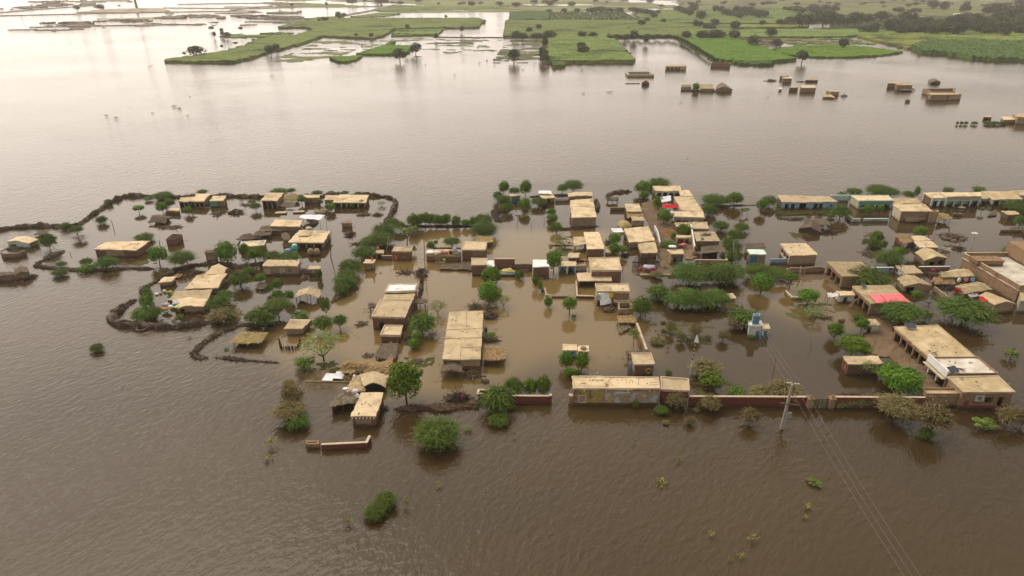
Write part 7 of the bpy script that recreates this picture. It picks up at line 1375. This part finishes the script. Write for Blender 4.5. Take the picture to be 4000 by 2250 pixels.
for k in range(40):                          # thicket on the back edge of the flooded notch
    x = 2378 + 6.4 * k; y = 146 + 3 * math.sin(k); tree('f', x, y - 4, 13, 11, y + 2, None, 'leaf_far', group='thicket bushes behind the flooded notch', label='dark thicket bush along the back edge of the flooded notch')
for x, y, n_, sp in ((3780, 480, 0, 0),): 
    for x, w_ in ((3738, 10), (3754, 14), (3772, 16), (3805, 26), (3862, 40), (3890, 36), (3920, 24)): tree('a', x, 480, w_, 16, 487, 'low drowned grey bush')
# scum, straw and leaf litter drifting between the houses
lit = MB(); rr = random.Random(91)
hs_ = [(q[3], q[2]) for q in HOUSES.values() if q[3].y < 240]
for c, q in hs_:
    for _ in range(9):
        e_ = rr.randrange(4); p = q[e_].lerp(q[(e_ + 1) % 4], rr.random()); c2 = (p - c); c2.z = 0; p = c + c2 * (1 + rr.expovariate(2.2)); p.z = .012
        l = rr.uniform(.1, .5); a = rr.gauss(.5, .7); d = Vector((math.cos(a), math.sin(a), 0)) * l; s_ = Vector((-d.y, d.x, 0)).normalized() * rr.uniform(.03, .12)
        lit.add([p - d, p - s_, p + d, p + s_ + Vector((0, 0, .04))], [(0, 1, 2, 3)])
tag(lit.build('floating_litter', 'wood'), 'scraps of straw, leaves and litter drifting on the flood', kind='stuff')
# ================================================================ labels of plants: what they are next to
def relation(x, y):
    best = min(LAND, key=lambda q: ((q[0] - x) ** 2 + (2.2 * (q[1] - y)) ** 2)); dx, dy = x - best[0], y - best[1]
    if abs(dx) > 1.4 * abs(dy) * 1.6: return ('left of ' if dx < 0 else 'right of ') + best[2]
    return ('behind ' if dy < 0 else 'in front of ') + best[2]
byl = {}
for rec in PLANTS:
    o, lk, x, y, wpx, where = rec; byl.setdefault(f'{lk} {where or relation(x, y)}', []).append(rec)
ORD = ['first', 'second', 'third', 'fourth', 'fifth', 'sixth', 'seventh', 'eighth', 'ninth', 'tenth', 'eleventh', 'twelfth', 'thirteenth', 'fourteenth', 'fifteenth', 'sixteenth', 'seventeenth', 'eighteenth']
for lab, recs in byl.items():
    recs.sort(key=lambda r: r[2]); n_ = len(recs)
    for k, r in enumerate(recs):
        if n_ == 1: t = lab
        elif n_ == 2 and max(recs[0][4], recs[1][4]) > 1.3 * min(recs[0][4], recs[1][4]): t = ('larger ' if r[4] == max(q[4] for q in recs) else 'smaller ') + lab
        elif n_ == 2: t = ('left ' if k == 0 else 'right ') + lab
        elif k == 0: t = 'leftmost ' + lab
        elif k == n_ - 1: t = 'rightmost ' + lab
        elif n_ == 3: t = 'middle ' + lab
        else: t = f'{ORD[min(k, 17)]} from the left, {lab}'
        r[0]['label'] = ' '.join(t.split()[:16])
# ================================================================ people wading
def person(label, x, y, cloth_m, face=0):
    G = P(x, y); vs = [(0, 0, .95), (0, 0, 1.2), (0, 0, 1.42), (0, .01, 1.52), (0, .02, 1.66), (0, .02, 1.76), (-.2, 0, 1.4), (-.27, .03, 1.12), (-.25, .12, .9), (.2, 0, 1.4), (.28, .03, 1.14), (.26, .1, .92), (-.1, 0, .9), (-.11, .03, .48), (-.11, 0, .06), (.1, 0, .9), (.12, -.02, .48), (.13, -.04, .06)]
    es = [(0, 1), (1, 2), (2, 3), (3, 4), (4, 5), (2, 6), (6, 7), (7, 8), (2, 9), (9, 10), (10, 11), (0, 12), (12, 13), (13, 14), (0, 15), (15, 16), (16, 17)]
    rd = [.15, .14, .16, .06, .1, .07, .065, .05, .035, .065, .05, .035, .1, .075, .05, .1, .075, .05]
    me = bpy.data.meshes.new('person'); me.from_pydata(vs, es, []); o = bpy.data.objects.new('person', me); COL.objects.link(o); o.location = G + Vector((0, 0, -.75)); o.rotation_euler.z = face
    sk = o.modifiers.new('skin', 'SKIN'); 
    for i, r_ in enumerate(rd): me.skin_vertices[0].data[i].radius = (r_, r_ * .8)
    me.skin_vertices[0].data[0].use_root = True
    o.modifiers.new('smooth', 'SUBSURF').levels = 1; me.materials.append(MATS[cloth_m]); return tag(o, label, 'person')
person('person in dark clothes wading on the drowned road, nearer the long pointed field', 1901, 238, 'dark', .4)
person('second person in dark clothes wading beside the first on the drowned road', 1905, 238, 'dark', 1.9)
person('person in red clothes standing in the water by the beam raft', 3624, 932, 'red_cloth', .8)
# ================================================================ haze
mb = MB(); mb.box((0, 1590), 2450, 1760, -1.4, 58.5)
hm = bpy.data.materials.new('haze'); hm.use_nodes = True; hn = hm.node_tree.nodes; hl = hm.node_tree.links
hn.remove(hn['Principled BSDF']); pv = hn.new('ShaderNodeVolumePrincipled'); pv.inputs['Color'].default_value = (.96, .91, .83, 1); pv.inputs['Density'].default_value = .00019; pv.inputs['Anisotropy'].default_value = .35
hl.new(pv.outputs[0], hn['Material Output'].inputs['Volume']); hm.cycles.homogeneous_volume = True
MATS['haze'] = hm
o = mb.build('haze', 'haze'); tag(o, 'pale warm haze over the flooded plain', kind='stuff'); o.display_type = 'WIRE'
